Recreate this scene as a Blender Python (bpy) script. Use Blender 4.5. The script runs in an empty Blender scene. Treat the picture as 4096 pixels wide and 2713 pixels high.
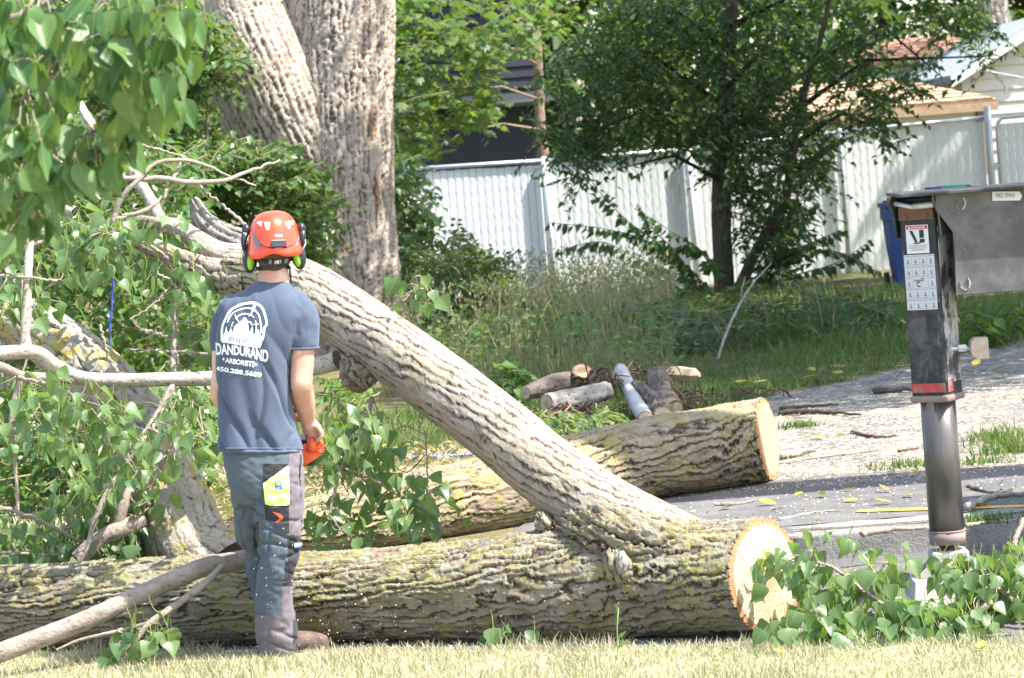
import bpy, bmesh, math, random
import numpy as np
from mathutils import Vector, Matrix, Euler
from mathutils.bvhtree import BVHTree
from mathutils.geometry import delaunay_2d_cdt

random.seed(7)
rng = np.random.default_rng(7)
SC = bpy.context.scene
COL = SC.collection
rad = math.radians

# ------------------------------------------------------------------ camera
CAM_H = 1.935
F_PX, CX, CY = 11997.0, 2048.0, 1356.5        # long lens, in pixels of a 4096 px wide frame
PITCH, ROLL = rad(3.48), rad(4.5)
fwd = Vector((0, math.cos(PITCH), -math.sin(PITCH)))
r0 = Vector((1, 0, 0))
u0 = r0.cross(fwd)
camX = math.cos(ROLL) * r0 - math.sin(ROLL) * u0
camY = math.sin(ROLL) * r0 + math.cos(ROLL) * u0
CAM = Vector((0, 0, CAM_H))
cd = bpy.data.cameras.new('camera')
cam = bpy.data.objects.new('camera', cd)
COL.objects.link(cam)
M = Matrix((camX, camY, -fwd)).transposed().to_4x4()
M.translation = CAM
cam.matrix_world = M
cd.sensor_width = 36.0
cd.lens = F_PX / 4096 * 36.0
cd.clip_start = 0.1
cd.clip_end = 1500
cd.dof.use_dof = True
cd.dof.focus_distance = 12.6
cd.dof.aperture_fstop = 9.0
SC.camera = cam

# ------------------------------------------------------------------ light
SUN_TO = Vector((0.52, -0.21, 0.85)).normalized()
el = math.asin(SUN_TO.z)
az = math.atan2(SUN_TO.x, SUN_TO.y)
w = bpy.data.worlds.new('World')
SC.world = w
w.use_nodes = True
nt = w.node_tree
bg = nt.nodes['Background']
sky = nt.nodes.new('ShaderNodeTexSky')
sky.sky_type = 'NISHITA'
sky.sun_disc = False
sky.sun_elevation = el
sky.sun_rotation = az
sky.air_density = 1.2
sky.dust_density = 2.0
nt.links.new(sky.outputs[0], bg.inputs[0])
bg.inputs[1].default_value = 0.15
sl = bpy.data.lights.new('sun', 'SUN')
sl.energy = 4.3
sl.angle = rad(0.53)
sl.color = (1.0, 0.955, 0.88)
so = bpy.data.objects.new('sun', sl)
COL.objects.link(so)
so.rotation_euler = SUN_TO.to_track_quat('Z', 'Y').to_euler()
so.location = (5, -5, 20)
SC.view_settings.view_transform = 'Standard'
SC.view_settings.look = 'None'
SC.view_settings.gamma = 1
SC.view_settings.exposure = 1.65
SC.view_settings.use_curve_mapping = False
SC.cycles.max_bounces = 6
SC.cycles.diffuse_bounces = 3
SC.cycles.transmission_bounces = 4
SC.cycles.transparent_max_bounces = 6

# ------------------------------------------------------------------ survey: where a direction meets a depth or the ground
def ray(px, py):
    return (camX * (px - CX) / F_PX - camY * (py - CY) / F_PX + fwd)
def P(px, py, Y):
    d = ray(px, py)
    return CAM + d * ((Y - CAM.y) / d.y)
def G(px, py, z=0.13):
    d = ray(px, py)
    return CAM + d * ((z - CAM.z) / d.z)
D = 1.7297
def Pd(x, y, Y): return P(x * D, y * D, Y)
def Gd(x, y, z=0.13): return G(x * D, y * D, z)
def proj(p):
    v = Vector(p) - CAM
    dz = v.dot(fwd)
    return CX + F_PX * v.dot(camX) / dz, CY - F_PX * v.dot(camY) / dz
def in_frame(p, m=60):
    v = Vector(p) - CAM
    if v.dot(fwd) < 0.5: return False
    x, y = proj(p)
    return -m < x < 4096 + m and -m < y < 2713 + m

# ------------------------------------------------------------------ objects
def tag(o, label=None, cat=None, group=None, kind=None):
    if label: o['label'] = label
    if cat: o['category'] = cat
    if group: o['group'] = group
    if kind: o['kind'] = kind
    return o
def thing(name, label, cat, loc=(0, 0, 0), group=None):
    o = bpy.data.objects.new(name, None)
    o.empty_display_size = 0.1
    COL.objects.link(o)
    o.location = loc
    return tag(o, label, cat, group)
def put(name, me, parent=None, mat=None):
    """link mesh data given in world space; keeps world position under a parent empty (no rotation/scale on parents)"""
    o = bpy.data.objects.new(name, me)
    COL.objects.link(o)
    if mat is not None and not me.materials:
        for m in (mat if isinstance(mat, (list, tuple)) else [mat]): me.materials.append(m)
    if parent is not None:
        o.parent = parent
        off = Vector((0, 0, 0)); q = parent
        while q is not None:
            off += Vector(q.location); q = q.parent
        o.location = -off
    return o
def np_mesh(name, V, polys, smooth=True, attrs=None, matidx=None):
    me = bpy.data.meshes.new(name)
    V = np.ascontiguousarray(V, dtype=np.float32)
    polys = [np.asarray(p, dtype=np.int32) for p in (polys if isinstance(polys, list) else [polys])]
    polys = [p for p in polys if len(p)]
    me.vertices.add(len(V))
    me.vertices.foreach_set('co', V.ravel())
    loops = np.concatenate([p.ravel() for p in polys])
    tot = np.concatenate([np.full(len(p), p.shape[1], np.int32) for p in polys])
    st = np.concatenate([[0], np.cumsum(tot)[:-1]]).astype(np.int32)
    me.loops.add(len(loops))
    me.loops.foreach_set('vertex_index', loops)
    me.polygons.add(len(tot))
    me.polygons.foreach_set('loop_start', st)
    me.polygons.foreach_set('loop_total', tot)
    if matidx is not None: me.polygons.foreach_set('material_index', np.asarray(matidx, np.int32))
    me.polygons.foreach_set('use_smooth', np.full(len(tot), smooth, dtype=bool))
    me.update(calc_edges=True)
    me.validate()
    for k, a in (attrs or {}).items():
        at = me.attributes.new(k, 'FLOAT', 'POINT')
        at.data.foreach_set('value', np.ascontiguousarray(a, dtype=np.float32))
    return me

class MB:
    """collects simple solids and builds them as one mesh"""
    def __init__(s): s.v = []; s.f = []; s.mi = []
    def add(s, vs, fs, mi=0):
        b = len(s.v); s.v += [tuple(v) for v in vs]; s.f += [tuple(i + b for i in f) for f in fs]; s.mi += [mi] * len(fs)
    def box(s, c, sx, sy, sz, rot=None, mi=0):
        c = Vector(c); vs = []
        for z in (-1, 1):
            for x, y in ((-1, -1), (1, -1), (1, 1), (-1, 1)):
                v = Vector((x * sx / 2, y * sy / 2, z * sz / 2))
                if rot is not None: v = rot @ v
                vs.append(c + v)
        s.add(vs, [(3, 2, 1, 0), (4, 5, 6, 7), (0, 1, 5, 4), (1, 2, 6, 5), (2, 3, 7, 6), (3, 0, 4, 7)], mi)
    def tube(s, pts, rads, n=8, mi=0, cap=True):
        pts = [Vector(p) for p in pts]
        if not isinstance(rads, (list, tuple)): rads = [rads] * len(pts)
        vs = []; nrm = None
        for i, p in enumerate(pts):
            t = (pts[min(i + 1, len(pts) - 1)] - pts[max(i - 1, 0)]).normalized()
            if nrm is None:
                a = Vector((0, 0, 1)) if abs(t.z) < 0.9 else Vector((1, 0, 0))
                nrm = t.cross(a).normalized()
            nrm = (nrm - t * nrm.dot(t)).normalized()
            b = t.cross(nrm)
            for k in range(n):
                a = 2 * math.pi * k / n
                vs.append(p + (nrm * math.cos(a) + b * math.sin(a)) * rads[i])
        fs = []
        for i in range(len(pts) - 1):
            for k in range(n):
                k2 = (k + 1) % n
                fs.append((i * n + k, i * n + k2, (i + 1) * n + k2, (i + 1) * n + k))
        if cap:
            fs.append(tuple(reversed(range(n)))); fs.append(tuple((len(pts) - 1) * n + k for k in range(n)))
        s.add(vs, fs, mi)
    def mesh(s, name, smooth=False, bevel=0, seg=2):
        me = bpy.data.meshes.new(name)
        me.from_pydata(s.v, [], s.f)
        me.polygons.foreach_set('material_index', s.mi)
        me.update()
        if bevel:
            bm = bmesh.new(); bm.from_mesh(me)
            bmesh.ops.bevel(bm, geom=[e for e in bm.edges], offset=bevel, segments=seg, profile=0.5, affect='EDGES', clamp_overlap=True)
            bm.to_mesh(me); bm.free()
        if smooth: me.polygons.foreach_set('use_smooth', [True] * len(me.polygons))
        return me
    def build(s, name, mat, parent=None, smooth=False, bevel=0, seg=2):
        return put(name, s.mesh(name, smooth, bevel, seg), parent, mat)
def spline(pts, n):
    """Catmull-Rom through rows of numbers -> n rows"""
    A = np.array([[float(x) for x in p] for p in pts])
    A = np.vstack([2 * A[0] - A[1], A, 2 * A[-1] - A[-2]])
    m = len(A) - 3
    t = np.linspace(0, m - 1e-9, n); i = t.astype(int); f = (t - i)[:, None]
    p0, p1, p2, p3 = A[i], A[i + 1], A[i + 2], A[i + 3]
    return 0.5 * (2 * p1 + (p2 - p0) * f + (2 * p0 - 5 * p1 + 4 * p2 - p3) * f ** 2 + (3 * p1 - p0 - 3 * p2 + p3) * f ** 3)

# ------------------------------------------------------------------ noise in numpy
_perm = rng.permutation(256); _perm = np.concatenate([_perm, _perm, _perm])
_gr = rng.normal(size=(256, 3)); _gr /= np.linalg.norm(_gr, axis=1)[:, None]
def perlin(x, y, z):
    x, y, z = np.broadcast_arrays(np.asarray(x, float), np.asarray(y, float), np.asarray(z, float))
    xi, yi, zi = np.floor(x).astype(int), np.floor(y).astype(int), np.floor(z).astype(int)
    xf, yf, zf = x - xi, y - yi, z - zi
    xi &= 255; yi &= 255; zi &= 255
    fade = lambda t: t * t * t * (t * (t * 6 - 15) + 10)
    ux, uy, uz = fade(xf), fade(yf), fade(zf)
    def g(dx, dy, dz):
        h = _perm[_perm[_perm[xi + dx] + yi + dy] + zi + dz]
        gg = _gr[h]
        return gg[..., 0] * (xf - dx) + gg[..., 1] * (yf - dy) + gg[..., 2] * (zf - dz)
    l = lambda a, b, t: a + (b - a) * t
    return 1.6 * l(l(l(g(0, 0, 0), g(1, 0, 0), ux), l(g(0, 1, 0), g(1, 1, 0), ux), uy),
                   l(l(g(0, 0, 1), g(1, 0, 1), ux), l(g(0, 1, 1), g(1, 1, 1), ux), uy), uz)
def fbm(x, y, z, o=3):
    r = 0; a = 1; f = 1
    for k in range(o):
        r = r + a * perlin(x * f + 17.3 * k, y * f + 5.1 * k, z * f); a *= 0.5; f *= 2.03
    return r
_h = rng.random((4096, 3))
def worley(u, v, nv):
    """F1, F2, random of the nearest cell, offset to it in v; periodic in v with nv cells"""
    ui, vi = np.floor(u).astype(int), np.floor(v).astype(int)
    F1 = np.full(u.shape, 9.0); F2 = np.full(u.shape, 9.0); R = np.zeros(u.shape); OV = np.zeros(u.shape)
    A1 = np.zeros(u.shape); A2 = np.zeros(u.shape); B1 = np.zeros(u.shape); B2 = np.zeros(u.shape)
    for du in (-1, 0, 1):
        for dv in (-1, 0, 1):
            cu, cv = ui + du, vi + dv
            h = _h[(cu * 131 + (cv % nv) * 7919 + 50021) % 4096]
            pu, pv = cu + 0.1 + 0.8 * h[..., 0], cv + 0.15 + 0.7 * h[..., 1]
            d = np.hypot(u - pu, v - pv)
            m = d < F1; m2 = (~m) & (d < F2)
            A2 = np.where(m, A1, np.where(m2, pu + 0 * u, A2)); B2 = np.where(m, B1, np.where(m2, pv + 0 * u, B2))
            A1 = np.where(m, pu, A1); B1 = np.where(m, pv, B1)
            F2 = np.where(m, F1, np.minimum(F2, d))
            OV = np.where(m, v - pv, OV); R = np.where(m, h[..., 2], R)
            F1 = np.where(m, d, F1)
    X_ = np.abs(A1 - A2); X_ = X_ / (X_ + np.abs(B1 - B2) + 1e-6)
    return F1, F2, R, OV, X_
sstep = lambda a, b, x: (lambda t: t * t * (3 - 2 * t))(np.clip((x - a) / (b - a), 0, 1))

# ------------------------------------------------------------------ materials
class NT:
    def __init__(s, name):
        s.m = bpy.data.materials.new(name); s.m.use_nodes = True
        s.t = s.m.node_tree; s.b = s.t.nodes['Principled BSDF']; s.out = s.t.nodes['Material Output']
    def n(s, typ, **kw):
        nd = s.t.nodes.new('ShaderNode' + typ)
        for k, v in kw.items(): setattr(nd, k, v)
        return nd
    def link(s, a, b): s.t.links.new(a, b)
    def set(s, sock, v):
        if hasattr(v, 'is_linked') or isinstance(v, bpy.types.NodeSocket): s.link(v, sock)
        else: sock.default_value = v
    def math(s, op, a, b=0.0, c=None, clamp=False):
        nd = s.n('Math', operation=op, use_clamp=clamp)
        s.set(nd.inputs[0], a); s.set(nd.inputs[1], b)
        if c is not None: s.set(nd.inputs[2], c)
        return nd.outputs[0]
    def mix(s, f, a, b, blend='MIX'):
        nd = s.n('Mix', data_type='RGBA', blend_type=blend)
        s.set(nd.inputs[0], f); s.set(nd.inputs[6], c4(a) if not isinstance(a, bpy.types.NodeSocket) else a)
        s.set(nd.inputs[7], c4(b) if not isinstance(b, bpy.types.NodeSocket) else b)
        return nd.outputs[2]
    def ramp(s, f, stops):
        nd = s.n('ValToRGB'); cr = nd.color_ramp
        while len(cr.elements) < len(stops): cr.elements.new(0.5)
        for e, (p, c) in zip(cr.elements, stops): e.position = p; e.color = c4(c)
        s.set(nd.inputs[0], f); return nd.outputs[0]
    def coord(s, kind='Object'):
        return s.n('TexCoord').outputs[kind]
    def mapping(s, v, scale=(1, 1, 1), loc=(0, 0, 0), rot=(0, 0, 0)):
        nd = s.n('Mapping'); s.link(v, nd.inputs[0]); nd.inputs['Scale'].default_value = scale
        nd.inputs['Location'].default_value = loc; nd.inputs['Rotation'].default_value = rot; return nd.outputs[0]
    def noise(s, v, scale, detail=3, rough=0.55, dist=0.0):
        nd = s.n('TexNoise'); s.link(v, nd.inputs['Vector']); nd.inputs['Scale'].default_value = scale
        nd.inputs['Detail'].default_value = detail; nd.inputs['Roughness'].default_value = rough
        nd.inputs['Distortion'].default_value = dist; return nd.outputs[0]
    def voro(s, v, scale, feature='F1', out='Distance'):
        nd = s.n('TexVoronoi', feature=feature); s.link(v, nd.inputs['Vector']); nd.inputs['Scale'].default_value = scale
        return nd.outputs[out]
    def attr(s, name):
        nd = s.n('Attribute', attribute_name=name); return nd.outputs['Fac']
    def rnd(s): return s.n('ObjectInfo').outputs['Random']
    def bump(s, h, strength=0.3, dist=0.01):
        nd = s.n('Bump'); s.set(nd.inputs['Height'], h); nd.inputs['Strength'].default_value = strength
        nd.inputs['Distance'].default_value = dist; s.link(nd.outputs[0], s.b.inputs['Normal']); return nd.outputs[0]
    def base(s, c): s.set(s.b.inputs['Base Color'], c4(c) if not isinstance(c, bpy.types.NodeSocket) else c)
    def rough(s, v): s.set(s.b.inputs['Roughness'], v)
    def spec(s, v): s.b.inputs['Specular IOR Level'].default_value = v
def c4(c): return (c[0], c[1], c[2], 1.0) if len(c) == 3 else tuple(c)
def thr(m, v, a, b):
    nd = m.n('MapRange', interpolation_type='SMOOTHSTEP'); m.set(nd.inputs[0], v)
    nd.inputs[1].default_value = a; nd.inputs[2].default_value = b; return nd.outputs[0]
def simple(name, c, rough=0.6, metal=0.0, var=0.12, scale=6.0, spec=0.4, bump=0.0, bscale=80):
    m = NT(name); co = m.coord()
    f = m.noise(co, scale, 4)
    c = np.array(c)
    m.base(m.mix(f, tuple(np.clip(c * (1 - var * 2), 0, 1)), tuple(np.clip(c * (1 + var * 2), 0, 1))))
    m.rough(rough); m.b.inputs['Metallic'].default_value = metal; m.spec(spec)
    if bump: m.bump(m.noise(co, bscale, 3), bump, 0.004)
    return m.m
def bark_mat(name, ridge, ridge2, furrow, lichen=0.0, lichen_c=(0.42, 0.36, 0.06), pale=0.0, pale_c=(0.40, 0.42, 0.34)):
    m = NT(name); co = m.coord()
    h = m.attr('h')
    f = m.noise(co, 9, 5, 0.62)
    c = m.mix(thr(m, f, 0.35, 0.65), ridge, ridge2)
    f2 = m.noise(co, 60, 4, 0.7)
    c = m.mix(m.math('MULTIPLY', thr(m, f2, 0.35, 0.7), 0.35), c, tuple(x * 0.55 for x in ridge))
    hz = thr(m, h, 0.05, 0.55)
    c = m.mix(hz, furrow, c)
    up = m.attr('up')
    if pale:
        l = m.math('MULTIPLY', thr(m, m.noise(co, 14, 6, 0.7), 0.42, 0.58), m.math('MULTIPLY', thr(m, up, -0.15, 0.4), pale))
        l = m.math('MULTIPLY', l, thr(m, h, 0.2, 0.6))
        c = m.mix(l, c, m.mix(m.noise(co, 120, 3), pale_c, tuple(x * 0.6 for x in pale_c)))
    if lichen:
        l = m.math('MULTIPLY', thr(m, m.noise(co, 5.5, 6, 0.75), 0.45, 0.57), thr(m, m.noise(co, 42, 4, 0.7), 0.42, 0.56))
        l = m.math('MULTIPLY', l, m.math('MULTIPLY', thr(m, h, 0.1, 0.5), lichen))
        c = m.mix(l, c, m.mix(m.noise(co, 90, 2), lichen_c, tuple(x * 0.5 for x in lichen_c)))
    m.base(c); m.rough(0.9); m.spec(0.15)
    m.bump(m.math('ADD', m.noise(co, 150, 4, 0.7), m.math('MULTIPLY', m.noise(co, 55, 3, 0.6), 1.6)), 0.75, 0.007)
    return m.m
def leaf_mat(name, c1, c2, c3=None, vein=None, trans=0.35, rough=0.42, spec=0.5):
    m = NT(name)
    v = m.math('FRACT', m.math('ADD', m.attr('var'), m.rnd()))
    c = m.ramp(v, [(0.0, c1), (0.6, c2), (1.0, c3 or c2)])
    if vein is not None:
        lx = m.attr('lx')
        c = m.mix(m.math('MULTIPLY', thr(m, m.math('ABSOLUTE', lx), 0.035, 0.008), 0.7), c, vein)
    m.base(c); m.rough(rough); m.spec(spec)
    tr = m.n('BsdfTranslucent')
    tc = m.mix(0.55, c, (0.30, 0.50, 0.05)); m.link(tc, tr.inputs[0])
    mx = m.n('MixShader'); mx.inputs[0].default_value = trans
    m.link(m.b.outputs[0], mx.inputs[1]); m.link(tr.outputs[0], mx.inputs[2]); m.link(mx.outputs[0], m.out.inputs[0])
    return m.m
# ================================================================== SETTING
def sheet(name, poly, z, mat, res=None):
    """flat sheet from a polygon of ground points; res makes it a fine grid clipped to the polygon"""
    me = bpy.data.meshes.new(name)
    me.from_pydata([(p[0], p[1], z) for p in poly], [], [tuple(range(len(poly)))])
    me.update()
    o = put(name, me, None, mat); o['kind'] = 'structure'
    return o

m = NT('soil_and_turf'); co = m.coord()
n1 = m.noise(co, 0.9, 5, 0.6); n2 = m.noise(co, 14, 4, 0.7)
c = m.mix(thr(m, n1, 0.35, 0.6), (0.055, 0.075, 0.022), (0.15, 0.125, 0.06))
c = m.mix(m.math('MULTIPLY', thr(m, n2, 0.45, 0.7), 0.6), c, (0.23, 0.19, 0.11))
m.base(c); m.rough(0.95); m.spec(0.1); m.bump(m.noise(co, 30, 4), 0.6, 0.03)
MAT_SOIL = m.m
m = NT('asphalt'); co = m.coord()
n2 = m.noise(co, 180, 3, 0.7)
c = m.mix(thr(m, n2, 0.3, 0.7), (0.07, 0.07, 0.074), (0.15, 0.145, 0.14))
c = m.mix(m.math('MULTIPLY', thr(m, m.noise(co, 3.0, 5, 0.65), 0.42, 0.66), 0.5), c, (0.20, 0.19, 0.17))
c = m.mix(m.math('MULTIPLY', thr(m, m.voro(co, 55), 0.16, 0.09), thr(m, m.noise(co, 1.7, 3), 0.42, 0.55)), c, (0.50, 0.45, 0.36))
m.base(c); m.rough(0.9); m.spec(0.2); m.bump(n2, 0.4, 0.006)
MAT_ASPH = m.m
m = NT('gravel'); co = m.coord()
v1 = m.voro(co, 42, 'F1', 'Color'); d1 = m.voro(co, 42)
sp = m.n('SeparateColor'); m.link(v1, sp.inputs[0])
c = m.ramp(sp.outputs[0], [(0, (0.085, 0.08, 0.072)), (0.5, (0.16, 0.15, 0.132)), (0.8, (0.25, 0.232, 0.20)), (1, (0.38, 0.355, 0.315))])
c = m.mix(m.math('MULTIPLY', thr(m, m.noise(co, 2.2, 5, 0.7), 0.44, 0.66), 0.6), c, (0.38, 0.315, 0.235))
c = m.mix(m.math('MULTIPLY', thr(m, m.noise(co, 0.8, 4), 0.58, 0.75), 0.6), c, (0.15, 0.14, 0.13))
m.base(c); m.rough(0.95); m.spec(0.15); m.bump(d1, 0.7, 0.012)
MAT_GRAV = m.m
m = NT('kerb_concrete'); co = m.coord()
c = m.mix(m.noise(co, 5, 5, 0.65), (0.17, 0.163, 0.155), (0.36, 0.345, 0.32))
c = m.mix(m.math('MULTIPLY', thr(m, m.noise(co, 70, 4, 0.7), 0.5, 0.68), 0.8), c, (0.12, 0.115, 0.11))
m.base(c); m.rough(0.92); m.spec(0.2); m.bump(m.noise(co, 55, 5, 0.7), 0.8, 0.012)
MAT_KERB = m.m

ZG = 0.13
KY = 13.55
# ground: one sheet to the horizon, gently uneven beyond the kerb
gx = np.concatenate([np.linspace(-300, -16, 16), np.linspace(-14, 14, 113), np.linspace(16, 300, 16)])
gy = np.concatenate([np.linspace(KY + 0.19, 50, 140), np.linspace(55, 900, 25)])
X, Y = np.meshgrid(gx, gy, indexing='ij')
Z = np.full_like(X, ZG) + 0.02 * fbm(X * 0.5, Y * 0.5, 0 * X, 2) * sstep(25, 28, Y)
V = np.stack([X.ravel(), Y.ravel(), Z.ravel()], 1)
ny = len(gy)
I = (np.arange(len(gx) - 1)[:, None] * ny + np.arange(ny - 1)[None, :]).ravel()
o = put('ground', np_mesh('ground', V, np.stack([I, I + ny, I + ny + 1, I + 1], 1)), None, MAT_SOIL); o['kind'] = 'structure'
sheet('street', [(-60, -30), (60, -30), (60, KY + 0.05), (-60, KY + 0.05)], 0.0, MAT_ASPH)
gp = [Gd(*q) for q in ((1180, 1075), (1330, 1025), (1500, 985), (1660, 950), (1810, 912), (1960, 885), (2100, 850), (2250, 815), (2420, 775), (2800, 700))]
sheet('gravel_drive', [(p.x, p.y) for p in gp] + [(9, KY + 0.6), (0.1, KY + 0.6)], ZG + 0.006, MAT_GRAV)
sheet('asphalt_apron', [(p[0], p[1]) for p in ((-0.2, KY + 0.18), (12, KY + 0.18), (12, 15.35), (4, 15.42), (2.8, 15.3), (1.6, 15.7), (0.9, 15.4), (0.1, 15.1))], ZG + 0.011, MAT_ASPH)
# kerb stones, each casting its own end joint
for k in range(-5, 7):
    b = MB(); L = 1.5
    b.box((k * L + 0.4, KY + 0.08, 0.065), L - 0.012, 0.20, 0.15)
    me = b.mesh('kerb_stone')
    bm = bmesh.new(); bm.from_mesh(me)
    bmesh.ops.subdivide_edges(bm, edges=bm.edges, cuts=11, use_grid_fill=True)
    for v in bm.verts:
        a = float(fbm(v.co.x * 9, v.co.y * 14, v.co.z * 14, 3))
        v.co.z += 0.008 * a * (1 if v.co.z > 0.1 else 0.3)
        if v.co.z > 0.12 and v.co.y < KY: v.co.y += 0.03; v.co.z -= 0.012
        v.co.y += 0.006 * a
    bm.to_mesh(me); bm.free()
    me.polygons.foreach_set('use_smooth', [True] * len(me.polygons))
    o = put('kerb_stone', me, None, MAT_KERB); o['kind'] = 'structure'
# yellow line on the apron
a, b_ = Gd(1985, 1189, ZG), Gd(2500, 1174, ZG)
MAT_YEL = simple('road_paint_yellow', (0.55, 0.33, 0.06), 0.8, var=0.2, scale=25)
dv = Vector((b_.x - a.x, b_.y - a.y)).normalized(); nv = Vector((-dv.y, dv.x)) * 0.045
sheet('road_marking', [(a.x - nv.x, a.y - nv.y), (b_.x - nv.x, b_.y - nv.y), (b_.x + nv.x, b_.y + nv.y), (a.x + nv.x, a.y + nv.y)], ZG + 0.016, MAT_YEL)
# lawn in front: a strip with a low turf edge
e0, e1 = G(-500, 2650, 0.0), G(4600, 2600, 0.0)
def lawn_y(x): return e0.y + (e1.y - e0.y) * (x - e0.x) / (e1.x - e0.x)
m = NT('dry_lawn'); co = m.coord()
c = m.mix(thr(m, m.noise(co, 4, 5, 0.7), 0.4, 0.6), (0.38, 0.33, 0.22), (0.22, 0.22, 0.11))
m.base(c); m.rough(0.95); m.spec(0.1); m.bump(m.noise(co, 60, 4), 0.6, 0.02)
MAT_LAWN = m.m
me = bpy.data.meshes.new('lawn')
L0, L1 = -40, 40
me.from_pydata([(L0, lawn_y(L0), 0.0), (L1, lawn_y(L1), 0.0), (L0, lawn_y(L0) - 0.05, 0.035), (L1, lawn_y(L1) - 0.05, 0.035), (L0, -40, 0.04), (L1, -40, 0.04)],
               [], [(0, 1, 3, 2), (2, 3, 5, 4)])
o = put('lawn', me, None, MAT_LAWN); o['kind'] = 'structure'

def blades(name, base, hgt, wid, lean, mat, segs=2, kind='stuff', parent=None):
    """grass blades: base (n,3), height, width, lean vectors (n,2)"""
    n = len(base)
    ang = rng.random(n) * 2 * np.pi
    side = np.stack([np.cos(ang), np.sin(ang), 0 * ang], 1) * wid[:, None] / 2
    ln = np.concatenate([lean, np.zeros((n, 1))], 1)
    up = np.array([0, 0, 1.0])
    rows = []
    for k in range(segs):
        t = k / segs
        c = base + up * (hgt * t)[:, None] + ln * (t ** 2)
        rows += [c - side * (1 - 0.6 * t), c + side * (1 - 0.6 * t)]
    tip = base + up * (hgt * 0.97)[:, None] + ln
    V = np.stack(rows + [tip], 1).reshape(-1, 3)
    w_ = 2 * segs + 1
    b = np.arange(n) * w_
    quads = [np.stack([b + 2 * k, b + 2 * k + 1, b + 2 * k + 3, b + 2 * k + 2], 1) for k in range(segs - 1)]
    tris = np.stack([b + 2 * segs - 2, b + 2 * segs - 1, b + 2 * segs], 1)
    q = np.concatenate(quads) if quads else np.zeros((0, 4), int)
    me = np_mesh(name, V, [q, tris], attrs={'var': np.repeat(rng.random(n), w_)})
    o = put(name, me, parent, mat)
    if kind: o['kind'] = kind
    return o
MAT_DRY = leaf_mat('dry_grass_blade', (0.40, 0.345, 0.23), (0.48, 0.42, 0.31), (0.20, 0.22, 0.085), trans=0.25, rough=0.7, spec=0.2)
MAT_GRN = leaf_mat('green_grass_blade', (0.045, 0.085, 0.02), (0.07, 0.13, 0.03), (0.20, 0.19, 0.08), trans=0.3, rough=0.6, spec=0.3)
MAT_SEED = leaf_mat('straw_stalk', (0.30, 0.24, 0.14), (0.17, 0.17, 0.08), (0.38, 0.32, 0.20), trans=0.25, rough=0.7, spec=0.2)
n = 46000
bx = rng.uniform(-2.5, 2.5, n); dy = rng.random(n) ** 1.2 * 1.5
by = lawn_y(bx) - 0.01 - dy
h = 0.012 + 0.05 * rng.random(n) ** 1.6
h *= 0.7 + 0.6 * sstep(-0.2, 0.4, fbm(bx * 3, by * 3, 0 * bx, 2))
blades('grass', np.stack([bx, by, np.full(n, 0.03)], 1), h, 0.003 + 0.003 * rng.random(n), rng.normal(size=(n, 2)) * 0.022, MAT_DRY)['label'] = 'short sun dried lawn grass along the near edge'
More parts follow.
